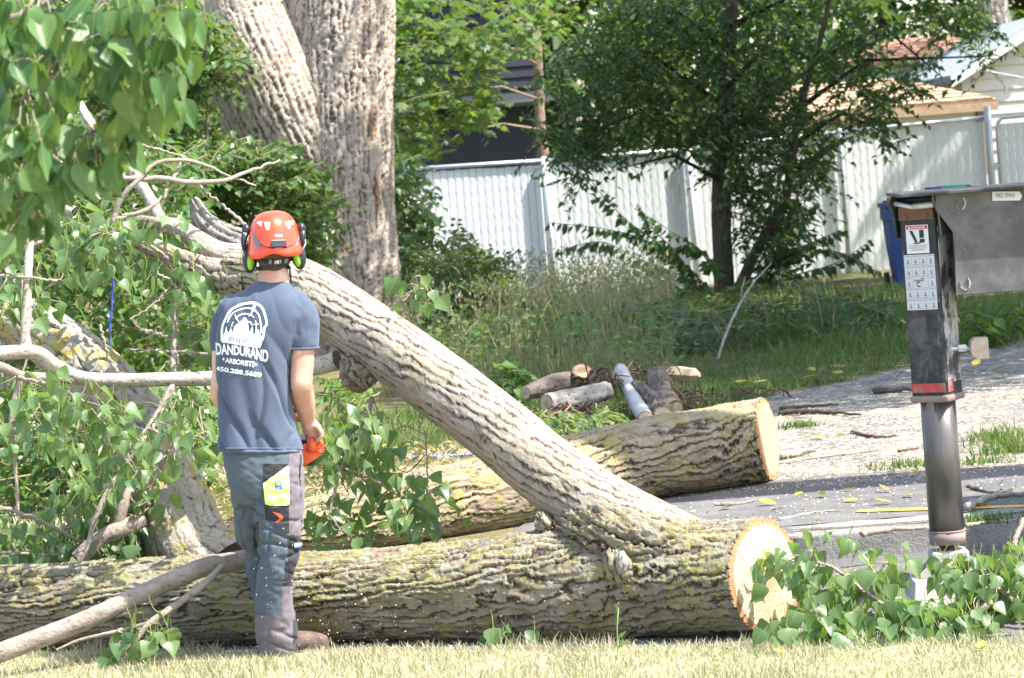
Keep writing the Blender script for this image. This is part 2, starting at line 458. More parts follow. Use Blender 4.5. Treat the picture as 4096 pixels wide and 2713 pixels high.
# ================================================================== TIMBER
def bark_tube(path, ls=0.2, lt=0.05, amp=0.012, crack=0.14, warp=0.6, tilt=0.5, lump=0.03, ds=0.008, dt=0.007, slant=0.0,
              end_n0=None, end_n1=None, scale_noise=1.0, fine=0.18, seed=0.0, flare=None, edge=0.15, cross=0.6, jag=1.0, ridge=0.0, sgn=1, cw=0.16):
    """path rows: x,y,z,r.  Returns verts, faces, attrs, (ring0, ring1) for the two cut ends."""
    A = np.array([[p[0][0], p[0][1], p[0][2], p[1]] for p in path])
    L = np.sum(np.linalg.norm(np.diff(A[:, :3], axis=0), axis=1))
    ns = max(6, int(L / ds)); S = spline(A, ns)
    C, r = S[:, :3], np.maximum(S[:, 3], 0.004)
    nt_ = max(10, int(2 * np.pi * r.max() / dt))
    T = np.gradient(C, axis=0); T /= np.linalg.norm(T, axis=1)[:, None]
    N = np.zeros_like(C)
    a = np.array([0, 0, 1.0]) if abs(T[0, 2]) < 0.9 else np.array([1.0, 0, 0])
    nn = np.cross(T[0], a); nn /= np.linalg.norm(nn)
    for i in range(ns):
        nn = nn - T[i] * nn.dot(T[i]); nn /= np.linalg.norm(nn); N[i] = nn
    B = np.cross(T, N)
    s = np.concatenate([[0], np.cumsum(np.linalg.norm(np.diff(C, axis=0), axis=1))])
    th = np.arange(nt_) * 2 * np.pi / nt_
    Sg, Th = np.meshgrid(s, th, indexing='ij')
    rm = r.mean()
    cx, cy = np.cos(Th) * rm, np.sin(Th) * rm
    se = seed * 13.7
    nv = max(4, int(round(2 * np.pi * rm / lt)))
    w1 = fbm(cx / lt * 0.35 + se, cy / lt * 0.35, Sg / ls * 0.8, 3)
    w2 = fbm(cx / lt * 0.9 + 9 + se, cy / lt * 0.9, Sg / lt * 0.45, 3)
    u = Sg / ls + 0.5 * w1
    v = Th / (2 * np.pi) * nv + warp * 0.4 * w2 + warp * 0.9 * w1 + slant * Sg / lt
    jg = fbm(cx / lt * 2.6 + se, cy / lt * 2.6, Sg / lt * 2.2 + 3, 2)
    jg2 = np.abs(perlin(cx / lt * 1.2 + 5 + se, cy / lt * 1.2, Sg / lt * 1.5))
    v = v + jag * (0.16 * jg + 0.42 * jg2)
    u = u + jag * 0.10 * jg
    F1, F2, Rn, OV, XC = worley(u, v, nv)
    e = F2 - F1
    pl = sstep(0.0, crack, e)
    hgt = 1 - (1 - pl) * (1 - cross * XC)
    hgt = hgt * (1 - edge + edge * sstep(0, 0.8, e)) * 1.25 - 0.25 + pl * (0.28 * (Rn - 0.5) + tilt * np.clip(OV, -0.6, 0.6))
    if ridge:
        # long overlapping bark ridges: each rises to a broken lip, then drops into a furrow
        ph = (v if sgn > 0 else -v) + 0.35 * w1
        idn = np.floor(ph); fr = ph - idn; im = np.mod(idn, nv)
        mm = sstep(-0.45, 0.15, perlin(Sg / ls * 1.1 + im * 3.7 + se, im * 7.13 + 0.5, 0 * Sg))
        saw = fr ** 1.2
        notch = (1 - sstep(0, cw, fr)) + 0.5 * sstep(1 - cw * 0.3, 1, fr) * (1 - mm)
        cc = (1 - sstep(0.0, 0.10, e)) * sstep(0.45, 0.75, XC)
        hr = 0.55 + (saw - 0.45) * (0.25 + 0.75 * mm) - 0.55 * notch * (0.2 + 0.8 * mm) - 0.35 * cc
        hgt = ridge * hr + (1 - ridge) * hgt
    fn = fbm(cx * 60 * scale_noise + se, cy * 60 * scale_noise, Sg * 28 * scale_noise, 3)
    fn2 = fbm(cx * 170 + se, cy * 170, Sg * 110, 2)
    d = amp * (hgt + fine * fn + 0.6 * fine * fn2) - amp * 0.6
    big = lump * fbm(cx * 3 / max(rm, .05) * .35 + se, cy * 3 / max(rm, .05) * .35, Sg * 1.6 + se, 2) * rm * 2
    k = np.minimum(1, r / rm)[:, None]
    Rr = r[:, None] + d * k + big
    if flare is not None: Rr = Rr * flare(Sg, Th)
    V = C[:, None, :] + Rr[..., None] * (np.cos(Th)[..., None] * N[:, None, :] + np.sin(Th)[..., None] * B[:, None, :])
    for idx, en in ((0, end_n0), (-1, end_n1)):
        if en is None: continue
        en = np.array(en, float); en /= np.linalg.norm(en)
        t = T[idx]; c = C[idx]
        # bring the last rings onto the saw cut plane, sliding along the axis
        span = max(2.2 * r[idx], 0.05)
        dist = np.abs(s - s[idx])
        rows = np.where(dist < span)[0]
        for i in rows:
            off = ((c - C[i]) @ en) / (t @ en)           # axis distance of this ring's centre to the plane
            q = (V[i] - C[i]) @ en
            sh = -q / (t @ en)
            f = (1 - dist[i] / span)
            V[i] += np.outer(sh * f, t)
    ring0, ring1 = V[0].copy(), V[-1].copy()
    up = (V - C[:, None, :])[..., 2] / np.maximum(Rr, 1e-4)
    I = np.arange(ns - 1)[:, None] * nt_; J = np.arange(nt_)[None, :]; J2 = (J + 1) % nt_
    F = np.stack([I + J, I + J2, I + nt_ + J2, I + nt_ + J], -1).reshape(-1, 4)
    # orientation: outward
    attrs = {'h': np.clip(hgt, 0, 1.3).ravel() / 1.1, 'up': up.ravel()}
    return V.reshape(-1, 3), F, attrs, (C[0], ring0, C[-1], ring1, T)
def log_part(name, parent, mat, path, **kw):
    V, F, at, info = bark_tube(path, **kw)
    me = np_mesh(name, V, F, attrs=at)
    return put(name, me, parent, mat), info
def cut_face(parent, centre, ring, axis, mat, bulge=0.004, name='cut_face', label=None):
    """sawn end: rings of verts from the bark outline to the pith, slightly scored"""
    ring = np.asarray(ring); n = len(ring); c = np.asarray(centre)
    c = c + 0 * axis
    fr = [1.0, 0.985, 0.955, 0.92, 0.85, 0.75, 0.62, 0.48, 0.34, 0.2, 0.09]
    rows = []; rr = []
    mean = ring.mean(0)
    kk = max(3, n // 14); sm = sum(np.roll(ring, j, 0) for j in range(-kk, kk + 1)) / (2 * kk + 1)
    for i, f in enumerate(fr):
        wq = min(1.0, max(0.0, (1 - f) / 0.08))
        p = mean + ((ring * (1 - wq) + sm * wq) - mean) * f
        k = fbm(p[:, 0] * 40, p[:, 1] * 40, p[:, 2] * 25, 2)
        p = p + np.outer(bulge * (0.35 * k * (1 if f > .9 else .3)) + (bulge * 1.0 if 0.94 > f > 0 else 0.0), axis)
        rows.append(p); rr.append(np.full(n, f))
    V = np.concatenate(rows + [mean[None] + axis * bulge]); at = np.concatenate(rr + [[0.0]])
    I = np.arange(len(fr) - 1)[:, None] * n; J = np.arange(n)[None]; J2 = (J + 1) % n
    F = np.stack([I + J, I + J2, I + n + J2, I + n + J], -1).reshape(-1, 4)
    b = (len(fr) - 1) * n
    tri = np.stack([b + np.arange(n), b + (np.arange(n) + 1) % n, np.full(n, len(V) - 1)], 1)
    me = np_mesh(name, V, [F, tri], smooth=True, attrs={'rr': at})
    o = put(name, me, parent, mat)
    if label: o['label'] = label
    return o
def wood_mat(name, sap, heart, rim, heart_r=0.35):
    m = NT(name); co = m.coord(); rr = m.attr('rr')
    n1 = m.noise(co, 7, 4)
    r2 = m.math('ADD', rr, m.math('MULTIPLY', m.math('SUBTRACT', n1, 0.5), 0.25))
    c = m.mix(thr(m, r2, heart_r - 0.12, heart_r + 0.12), heart, sap)
    ring = m.math('SINE', m.math('MULTIPLY', m.math('ADD', rr, m.math('MULTIPLY', n1, 0.08)), 130))
    c = m.mix(m.math('MULTIPLY', thr(m, ring, 0.2, 0.95), 0.22), c, tuple(x * 0.7 for x in heart))
    st = m.noise(m.mapping(co, (6, 6, 90)), 3, 4, 0.6)
    c = m.mix(m.math('MULTIPLY', thr(m, st, 0.5, 0.75), 0.25), c, tuple(x * 0.75 for x in sap))
    c = m.mix(thr(m, m.math('ADD', rr, m.math('MULTIPLY', m.noise(co, 30, 3), 0.05)), 0.925, 0.95), c, rim)
    c = m.mix(thr(m, rr, 0.988, 0.999), c, tuple(x * 0.6 for x in rim))
    saw = m.noise(m.mapping(co, (3, 3, 40), rot=(0.5, 0, 0)), 6, 3, 0.7)
    c = m.mix(m.math('MULTIPLY', thr(m, saw, 0.52, 0.66), 0.4), c, tuple(x * 0.6 for x in heart))
    c = m.mix(m.math('MULTIPLY', thr(m, m.noise(co, 3.5, 4, 0.7), 0.5, 0.62), 0.45), c, tuple(x * 0.85 for x in heart))
    m.base(c); m.rough(0.8); m.spec(0.2); m.bump(m.math('ADD', st, saw), 0.7, 0.008)
    return m.m
MAT_CUT = wood_mat('fresh_poplar_wood', (0.68, 0.54, 0.36), (0.46, 0.30, 0.16), (0.44, 0.22, 0.115))
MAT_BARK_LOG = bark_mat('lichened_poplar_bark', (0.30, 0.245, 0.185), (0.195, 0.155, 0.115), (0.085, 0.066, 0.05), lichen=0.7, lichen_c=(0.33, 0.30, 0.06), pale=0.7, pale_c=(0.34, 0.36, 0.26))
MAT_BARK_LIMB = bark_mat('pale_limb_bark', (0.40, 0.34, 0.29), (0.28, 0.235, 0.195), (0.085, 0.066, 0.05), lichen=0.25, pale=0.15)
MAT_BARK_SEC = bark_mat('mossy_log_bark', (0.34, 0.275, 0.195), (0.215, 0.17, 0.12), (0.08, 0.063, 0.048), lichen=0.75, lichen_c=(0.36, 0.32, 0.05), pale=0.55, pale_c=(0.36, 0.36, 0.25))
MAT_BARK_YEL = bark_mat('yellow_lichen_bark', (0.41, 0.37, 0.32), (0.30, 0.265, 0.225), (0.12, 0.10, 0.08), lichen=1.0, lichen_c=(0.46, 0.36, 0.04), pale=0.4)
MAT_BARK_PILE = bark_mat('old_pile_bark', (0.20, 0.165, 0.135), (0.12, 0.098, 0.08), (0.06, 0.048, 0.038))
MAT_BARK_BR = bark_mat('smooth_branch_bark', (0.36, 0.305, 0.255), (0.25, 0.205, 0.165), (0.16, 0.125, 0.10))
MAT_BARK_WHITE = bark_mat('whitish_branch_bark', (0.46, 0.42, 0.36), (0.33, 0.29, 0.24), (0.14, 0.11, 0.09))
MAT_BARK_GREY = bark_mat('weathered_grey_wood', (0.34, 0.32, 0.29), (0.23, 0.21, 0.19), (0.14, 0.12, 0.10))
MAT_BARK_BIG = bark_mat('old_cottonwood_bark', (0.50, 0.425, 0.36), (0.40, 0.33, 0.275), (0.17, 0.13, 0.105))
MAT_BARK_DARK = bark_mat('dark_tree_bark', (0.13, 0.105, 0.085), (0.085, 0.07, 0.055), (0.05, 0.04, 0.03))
def K(px, py, Y, rpx): return (P(px, py, Y), rpx * (Y / F_PX))     # path row from a surveyed point and its half width

# ---- the felled poplar: front log, limb, branches
TREE = thing('fallen_tree', 'felled forked poplar, thick log lying across with a limb rising behind the worker', 'fallen tree', (-0.4, 12.3, 0))
def flare_log(Sg, Th):
    # swelling where the limb joins, near the cut
    return 1 + 0.08 * np.exp(-((Sg - 3.0) / 0.35) ** 2)
o, info = log_part('log', TREE, MAT_BARK_LOG, [K(-420, 2445, 13.0, 150), K(-100, 2430, 12.82, 160), K(500, 2415, 12.62, 176), K(1200, 2392, 12.36, 184), K(1900, 2365, 12.1, 196), K(2500, 2322, 11.88, 224), K(3060, 2306, 11.62, 236)],
                   ls=0.34, lt=0.038, amp=0.0155, crack=0.22, warp=0.95, tilt=0.3, lump=0.02, ds=0.0062, dt=0.0053, slant=0.10, ridge=0.92, cw=0.20, jag=0.8,
                   end_n1=(0.76, -0.65, 0.06), flare=flare_log, fine=0.22, edge=0.25)
ax = np.array([0.76, -0.65, 0.06]); ax /= np.linalg.norm(ax)
cut_face(TREE, info[2], info[3], ax, MAT_CUT, 0.005, label='freshly sawn pale cut end with orange bark rim')
LIMB = [K(2880, 2330, 11.82, 100), K(2840, 2285, 11.82, 150), K(2740, 2222, 11.82, 156), K(2600, 2150, 11.85, 154), K(2420, 2052, 11.97, 150), K(2200, 1895, 12.15, 142), K(1985, 1714, 12.35, 138), K(1690, 1490, 12.6, 134), K(1445, 1310, 12.8, 127), K(1230, 1170, 12.98, 122), K(1060, 1095, 13.1, 105), K(930, 1060, 13.2, 82)]
o, info2 = log_part('limb', TREE, MAT_BARK_LIMB, LIMB, ls=0.17, lt=0.037, amp=0.0066, crack=0.12, warp=0.8, tilt=0.2, lump=0.012, ds=0.0056, dt=0.0050, slant=0.14, seed=3, fine=0.14, edge=0.05, cross=0.5, ridge=0.85, sgn=-1, cw=0.15, jag=0.55)
# rough collar of broken bark where the limb leaves the log, and a knot on its underside
log_part('limb_collar', TREE, MAT_BARK_LOG, [K(2230, 2060, 12.04, 30), K(2290, 2100, 11.96, 90), K(2400, 2140, 11.86, 135), K(2540, 2180, 11.79, 150), K(2700, 2215, 11.74, 140), K(2860, 2245, 11.72, 60)],
         ls=0.25, lt=0.046, amp=0.024, crack=0.25, warp=1.3, tilt=0.4, lump=0.05, ds=0.0055, dt=0.005, seed=5, fine=0.3, ridge=0.9, sgn=-1, cw=0.2)
log_part('bark_knot', TREE, MAT_BARK_LOG, [K(2440, 2180, 11.74, 20), K(2465, 2235, 11.69, 56), K(2490, 2290, 11.68, 58), K(2520, 2340, 11.70, 30)], ls=0.06, lt=0.035, amp=0.014, crack=0.3, lump=0.12, ds=0.006, dt=0.006, seed=6, fine=0.5)
log_part('bark_knot', TREE, MAT_BARK_GREY, [K(2485, 2205, 11.62, 8), K(2492, 2240, 11.605, 24), K(2488, 2275, 11.605, 22), K(2480, 2300, 11.62, 6)], ls=0.05, lt=0.03, amp=0.006, lump=0.3, ds=0.005, dt=0.005, seed=7)
log_part('bark_knot', TREE, MAT_BARK_LOG, [K(1385, 1425, 12.75, 30), K(1420, 1465, 12.74, 66), K(1450, 1510, 12.73, 70), K(1480, 1550, 12.73, 34)], ls=0.06, lt=0.035, amp=0.018, crack=0.3, lump=0.15, ds=0.006, dt=0.006, seed=8, fine=0.5)
log_part('bark_knot', TREE, MAT_BARK_LOG, [K(2150, 2055, 12.0, 8), K(2165, 2075, 11.98, 30), K(2180, 2100, 11.96, 34), K(2190, 2130, 11.95, 12)], ls=0.05, lt=0.03, amp=0.02, lump=0.3, ds=0.005, dt=0.005, seed=9, fine=0.6)
# branches of the limb
def branch(parent, rows, mat, name='branch', seed=0, amp=0.002, ls=0.09, lt=0.03, lump=0.05, ds=0.012, dt=0.010, crack=0.12, **kw):
    o, inf = log_part(name, parent, mat, rows, ls=ls, lt=lt, amp=amp, crack=crack, lump=lump, ds=ds, dt=dt, seed=seed, **kw)
    return o
branch(TREE, [K(1010, 1110, 13.1, 78), K(930, 1112, 13.16, 72), K(850, 1095, 13.2, 66), K(760, 1060, 13.25, 50), K(640, 1005, 13.3, 40), K(510, 938, 13.35, 32)], MAT_BARK_LIMB, seed=11, amp=0.008, ls=0.08, lt=0.04, lump=0.09, ds=0.007, dt=0.007, crack=0.3)
branch(TREE, [K(1080, 1080, 13.14, 76), K(980, 1040, 13.25, 62), K(880, 1018, 13.3, 50), K(800, 970, 13.38, 42), K(730, 920, 13.45, 38), K(655, 898, 13.5, 32), K(560, 880, 13.6, 24), K(500, 870, 13.65, 18)], MAT_BARK_LIMB, seed=12, amp=0.004, ls=0.12, ds=0.008, dt=0.008)
branch(TREE, [K(1090, 1010, 13.5, 54), K(980, 985, 13.45, 60), K(900, 952, 13.45, 52), K(840, 915, 13.45, 46), K(800, 870, 13.45, 36), K(782, 820, 13.45, 22), K(768, 795, 13.45, 10)], MAT_BARK_GREY, name='broken_stub', seed=13, amp=0.008, ls=0.3, lt=0.025, lump=0.22, ds=0.007, dt=0.007, crack=0.3)
branch(TREE, [K(655, 905, 13.5, 24), K(600, 800, 13.6, 24), K(520, 670, 13.75, 22), K(420, 560, 13.85, 21), K(360, 490, 13.95, 20), K(310, 400, 14.05, 16), K(270, 330, 14.1, 12)], MAT_BARK_WHITE, seed=14)
branch(TREE, [K(1350, 1440, 12.76, 40), K(1270, 1465, 12.8, 34), K(1100, 1490, 12.95, 31), K(850, 1512, 13.0, 29), K(700, 1515, 12.95, 28), K(480, 1520, 12.9, 27), K(330, 1512, 12.85, 27), K(230, 1470, 12.8, 28), K(150, 1415, 12.76, 29), K(60, 1410, 12.7, 29), K(-120, 1425, 12.6, 28)], MAT_BARK_WHITE, seed=15, ls=0.14)
branch(TREE, [K(104, 1410, 12.74, 24), K(104, 1330, 12.76, 20), K(108, 1200, 12.8, 18), K(114, 1060, 12.85, 17), K(120, 960, 12.9, 15)], MAT_BARK_WHITE, seed=16)
branch(TREE, [K(310, 1518, 12.84, 22), K(200, 1510, 12.78, 20), K(90, 1505, 12.72, 20), K(20, 1475, 12.66, 20), K(-60, 1450, 12.6, 20)], MAT_BARK_BR, seed=17)
branch(TREE, [K(85, 1510, 12.72, 15), K(60, 1600, 12.7, 14), K(45, 1720, 12.68, 12), K(60, 1850, 12.66, 8), K(72, 2040, 12.64, 6)], MAT_BARK_BR, seed=18)
branch(TREE, [K(690, 1540, 12.94, 15), K(650, 1620, 12.85, 13), K(590, 1740, 12.75, 13), K(530, 1830, 12.68, 12), K(440, 1950, 12.6, 11), K(380, 2080, 12.56, 10), K(340, 2220, 12.55, 8)], MAT_BARK_BR, seed=19)
for rows in ([K(330, 690, 13.2, 8), K(480, 712, 13.2, 10), K(640, 718, 13.25, 12), K(850, 730, 13.3, 10), K(960, 700, 13.4, 8), K(1060, 665, 13.45, 6), K(1120, 640, 13.5, 4)],
             [K(450, 905, 13.2, 12), K(470, 820, 13.2, 12), K(540, 730, 13.2, 10), K(620, 655, 13.25, 9), K(720, 640, 13.3, 8), K(820, 660, 13.35, 7), K(930, 710, 13.4, 5), K(1020, 740, 13.4, 4)],
             [K(450, 880, 13.2, 9), K(560, 850, 13.2, 10), K(640, 800, 13.25, 8), K(660, 780, 13.25, 8), K(700, 700, 13.3, 7), K(730, 640, 13.35, 5)],
             [K(1000, 920, 13.4, 8), K(900, 830, 13.4, 6), K(790, 740, 13.4, 5)],
             [K(690, 1500, 13.0, 12), K(694, 1420, 13.1, 14), K(700, 1300, 13.2, 10), K(705, 1180, 13.25, 8), K(730, 1110, 13.3, 6)],
             [K(735, 1220, 13.2, 4), K(690, 1130, 13.2, 5), K(620, 1090, 13.2, 5)],
             [K(470, 1490, 12.9, 8), K(430, 1420, 12.9, 6), K(400, 1300, 12.9, 6)],
             [K(560, 580, 13.9, 7), K(640, 600, 13.9, 6), K(740, 630, 13.9, 5)],
             [K(870, 1420, 13.1, 6), K(700, 1405, 13.1, 5), K(500, 1398, 13.1, 4)],
             [K(680, 1350, 13.2, 6), K(590, 1325, 13.2, 8), K(560, 1318, 13.2, 6)]):
    b = MB(); S = spline([(r[0].x, r[0].y, r[0].z, r[1]) for r in rows], 26)
    for i in range(len(S)): S[i, :3] += rng.normal(size=3) * 0.003
    b.tube([Vector(q[:3]) for q in S], list(np.maximum(S[:, 3], 0.0015)), 7)
    me = b.mesh('twig', True); me.attributes.new('h', 'FLOAT', 'POINT').data.foreach_set('value', np.full(len(me.vertices), 0.8, np.float32))
    put('twig', me, TREE, MAT_BARK_BR)

# ---- second log, lying behind
LOG2 = thing('log', 'second thick mossy log lying behind the limb, its narrow orange cut end facing the gravel', 'log', (0.3, 15, 0.13))
n2 = np.array([0.965, -0.24, 0.08]); n2 /= np.linalg.norm(n2)
o, i2 = log_part('bark', LOG2, MAT_BARK_SEC, [K(960, 2150, 13.85, 100), K(1300, 2100, 14.1, 120), K(1560, 2050, 14.3, 140), K(2076, 1955, 14.75, 158), K(2508, 1850, 15.15, 158), K(3072, 1757, 15.65, 166)],
                 ls=0.40, lt=0.046, amp=0.0175, crack=0.22, warp=0.95, tilt=0.3, lump=0.02, ds=0.0064, dt=0.0056, slant=0.06, seed=21, ridge=0.92, cw=0.2, jag=0.8, end_n1=n2, fine=0.2, edge=0.25)
cut_face(LOG2, i2[0], i2[1][::-1], -i2[4][0], MAT_CUT, 0.004)
cut_face(LOG2, i2[2], i2[3], n2, wood_mat('aged_cut_wood', (0.62, 0.42, 0.24), (0.55, 0.40, 0.24), (0.48, 0.22, 0.10)), 0.006, label='ragged orange and cream saw cut')

# ---- third trunk, leaning away at left
LOG3 = thing('trunk', 'pale leaning trunk with yellow lichen, sloping down to the front log behind the worker', 'fallen trunk', (-1.2, 13.4, 0))
log_part('bark', LOG3, MAT_BARK_YEL, [K(860, 2290, 13.15, 172), K(760, 2190, 13.2, 168), K(690, 2010, 13.3, 152), K(580, 1770, 13.45, 140), K(440, 1570, 13.6, 132), K(270, 1410, 13.75, 118), K(90, 1290, 13.9, 105), K(-200, 1190, 14.1, 95)],
         ls=0.15, lt=0.05, amp=0.011, crack=0.16, warp=0.8, tilt=0.2, lump=0.012, ds=0.0070, dt=0.0065, seed=31, fine=0.2, edge=0.1, cross=0.35, ridge=0.55, sgn=-1, cw=0.14, jag=0.5)
branch(LOG3, [K(310, 2240, 12.95, 34), K(400, 2160, 12.98, 36), K(500, 2110, 13.0, 36), K(570, 2080, 13.05, 30)], MAT_BARK_BR, seed=33)
branch(LOG3, [K(470, 2110, 13.0, 24), K(490, 2030, 13.0, 22), K(515, 1930, 13.05, 20), K(560, 1870, 13.1, 14)], MAT_BARK_BR, seed=34)

# ---- the pole lying in front
STICK = thing('branch', 'long bare pale branch with a thin forked twig leaning on the front log', 'branch', (-1.5, 11.9, 0.05))
branch(STICK, [K(-160, 2680, 11.75, 42), K(0, 2612, 11.8, 40), K(300, 2500, 11.9, 38), K(560, 2380, 12.0, 38), K(800, 2275, 12.08, 38), K(980, 2236, 12.14, 36), K(1100, 2200, 12.2, 30)], MAT_BARK_BR, seed=41, lump=0.06)
branch(STICK, [K(890, 2262, 12.02, 10), K(800, 2350, 11.95, 14), K(690, 2430, 11.88, 14), K(590, 2500, 11.82, 13), K(545, 2560, 11.8, 9), K(500, 2600, 11.78, 5)], MAT_BARK_BR, name='twig', seed=42)
branch(STICK, [K(600, 2490, 11.83, 7), K(470, 2525, 11.82, 7), K(320, 2560, 11.8, 6), K(225, 2600, 11.78, 4)], MAT_BARK_BR, name='twig', seed=43)

LB = thing('branch', 'pale broken branches crossing behind the lilac leaves at the far left', 'branch', tuple(Pd(60, 520, 13.6)))
branch(LB, [K(-60, 760, 13.6, 26), K(130, 795, 13.6, 26), K(220, 822, 13.55, 25), K(300, 850, 13.5, 24)], MAT_BARK_WHITE, seed=44)
branch(LB, [K(-60, 1010, 13.5, 28), K(80, 975, 13.5, 26), K(200, 915, 13.5, 22), K(290, 900, 13.5, 18)], MAT_BARK_WHITE, seed=45)
branch(LB, [K(-60, 1130, 13.3, 16), K(20, 1060, 13.3, 15), K(70, 1005, 13.3, 14), K(200, 960, 13.3, 9)], MAT_BARK_BR, seed=46)
branch(LB, [K(170, 590, 13.4, 8), K(250, 660, 13.4, 9), K(310, 720, 13.4, 10), K(400, 800, 13.4, 8)], MAT_BARK_BR, name='twig', seed=47)
# ================================================================== VEGETATION
# leaf templates: axis +Y (base to tip), face +Z, lateral X; unit length
def leaf_template(outline, fold=0.10, droop=0.12, rows=None, twist=0.0, wav=0.0):
    """outline: list of (y, halfwidth); builds midrib + two edge rows + two mid rows"""
    V = []; lx = []; F = []
    for y, hw in outline:
        z0 = -droop * y * y
        for f in (-1, -0.5, 0, 0.5, 1):
            x = hw * f
            z = z0 + fold * abs(f) * hw * 2 + wav * math.sin(9 * y + 2.2 * f) * abs(f) * 0.5
            x2 = x * math.cos(twist * y) - z * math.sin(twist * y)
            z2 = x * math.sin(twist * y) + z * math.cos(twist * y)
            V.append((x2, y, z2)); lx.append(x)
    n = len(outline)
    for i in range(n - 1):
        for k in range(4):
            a = i * 5 + k
            F.append((a, a + 1, a + 6, a + 5))
    return np.array(V), np.array(F), np.array(lx)
POPLAR = [(0.0, 0.02), (0.03, 0.22), (0.10, 0.40), (0.22, 0.48), (0.36, 0.43), (0.52, 0.33), (0.68, 0.22), (0.82, 0.11), (0.93, 0.045), (1.0, 0.004)]
LILAC = [(0.0, 0.03), (-0.02, 0.16), (0.05, 0.27), (0.18, 0.345), (0.34, 0.355), (0.52, 0.30), (0.70, 0.20), (0.85, 0.10), (0.94, 0.04), (1.0, 0.004)]
OVAL = [(0.0, 0.01), (0.18, 0.17), (0.42, 0.24), (0.66, 0.19), (0.86, 0.08), (1.0, 0.004)]
SLIM = [(0.0, 0.01), (0.2, 0.13), (0.45, 0.18), (0.7, 0.12), (1.0, 0.004)]
def simple_leaf(w=0.25, fold=0.12, droop=0.15):
    V = np.array([(0, 0, 0), (-w, .42, fold), (0, .5, -droop * .3), (w, .42, fold), (0, 1, -droop)])
    F = np.array([(0, 2, 1), (0, 3, 2), (1, 2, 4), (2, 3, 4)])
    return V, F, V[:, 0].copy()
def maple_leaf():
    o = [(0, 0), (-.22, .06), (-.5, .22), (-.34, .38), (-.42, .66), (-.14, .58), (0, 1.0), (.14, .58), (.42, .66), (.34, .38), (.5, .22), (.22, .06)]
    V = [(0, .35, 0)] + [(x, y, -.15 * y * y - .25 * x * x) for x, y in o]
    F = [(0, 1 + (i + 1) % 12, 1 + i) for i in range(12)]
    return np.array(V), np.array(F), np.array([v[0] for v in V])
T_SIMPLE = simple_leaf(); T_SLIM = simple_leaf(0.19, 0.08, 0.3); T_ROUND = simple_leaf(0.34, 0.08, 0.15); T_MAPLE = maple_leaf()

def frames(pos, tip, nrm):
    """orthonormal frames (n,3,3) with columns lateral, tip, normal"""
    t = tip / np.linalg.norm(tip, axis=1)[:, None]
    n_ = nrm - t * np.sum(nrm * t, 1)[:, None]
    n_ /= np.maximum(np.linalg.norm(n_, axis=1)[:, None], 1e-6)
    l = np.cross(t, n_)
    return np.stack([l, t, n_], 2)
class Leaves:
    def __init__(s): s.p = []; s.t = []; s.n = []; s.s = []
    def add(s, p, t, n, size):
        s.p.append(np.array(p, float)); s.t.append(np.array(t, float)); s.n.append(np.array(n, float)); s.s.append(size)
    def arrays(s): return np.array(s.p), np.array(s.t), np.array(s.n), np.array(s.s)
    def extend(s, P_, T_, N_, S_): s.p += list(P_); s.t += list(T_); s.n += list(N_); s.s += list(S_)
    def mesh(s, name, tmpl, mat, parent, kind=None, sel=None):
        p, t, n_, sz = s.arrays()
        if sel is not None: p, t, n_, sz = p[sel], t[sel], n_[sel], sz[sel]
        if not len(p): return None
        Fm = frames(p, t, n_)
        V, F, lx = tmpl
        W = np.einsum('nij,vj->nvi', Fm, V) * sz[:, None, None] + p[:, None, :]
        k = len(V)
        FF = (F[None] + (np.arange(len(p)) * k)[:, None, None]).reshape(-1, F.shape[1])
        me = np_mesh(name, W.reshape(-1, 3), FF, attrs={'var': np.repeat(rng.random(len(p)), k), 'lx': np.tile(lx, len(p))})
        o = put(name, me, parent, mat)
        if kind: o['kind'] = kind
        return o
    def objects(s, name, meshes, parent, sel=None):
        p, t, n_, sz = s.arrays()
        idx = np.arange(len(p)) if sel is None else np.where(sel)[0]
        Fm = frames(p, t, n_)
        off = Vector((0, 0, 0)); q = parent
        while q is not None: off += Vector(q.location); q = q.parent
        for i in idx:
            o = bpy.data.objects.new(name, meshes[int(i) % len(meshes)])
            COL.objects.link(o)
            if parent is not None: o.parent = parent
            f = Fm[i] * sz[i]
            M_ = Matrix(((f[0, 0], f[0, 1], f[0, 2], p[i, 0] - off.x), (f[1, 0], f[1, 1], f[1, 2], p[i, 1] - off.y), (f[2, 0], f[2, 1], f[2, 2], p[i, 2] - off.z), (0, 0, 0, 1)))
            o.matrix_basis = M_
    def split(s, limit):
        """boolean: the leaves in view that show largest (nearest), up to limit"""
        p, t, n_, sz = s.arrays()
        v = p - np.array(CAM)
        dz = v @ np.array(fwd)
        x = CX + F_PX * (v @ np.array(camX)) / dz; y = CY - F_PX * (v @ np.array(camY)) / dz
        ok = (x > 0) & (x < 4096) & (y > 0) & (y < 2713)
        score = np.where(ok, sz / dz, -1)
        sel = np.zeros(len(p), bool)
        o = np.argsort(-score)[:limit]
        sel[o] = score[o] > 0
        return sel

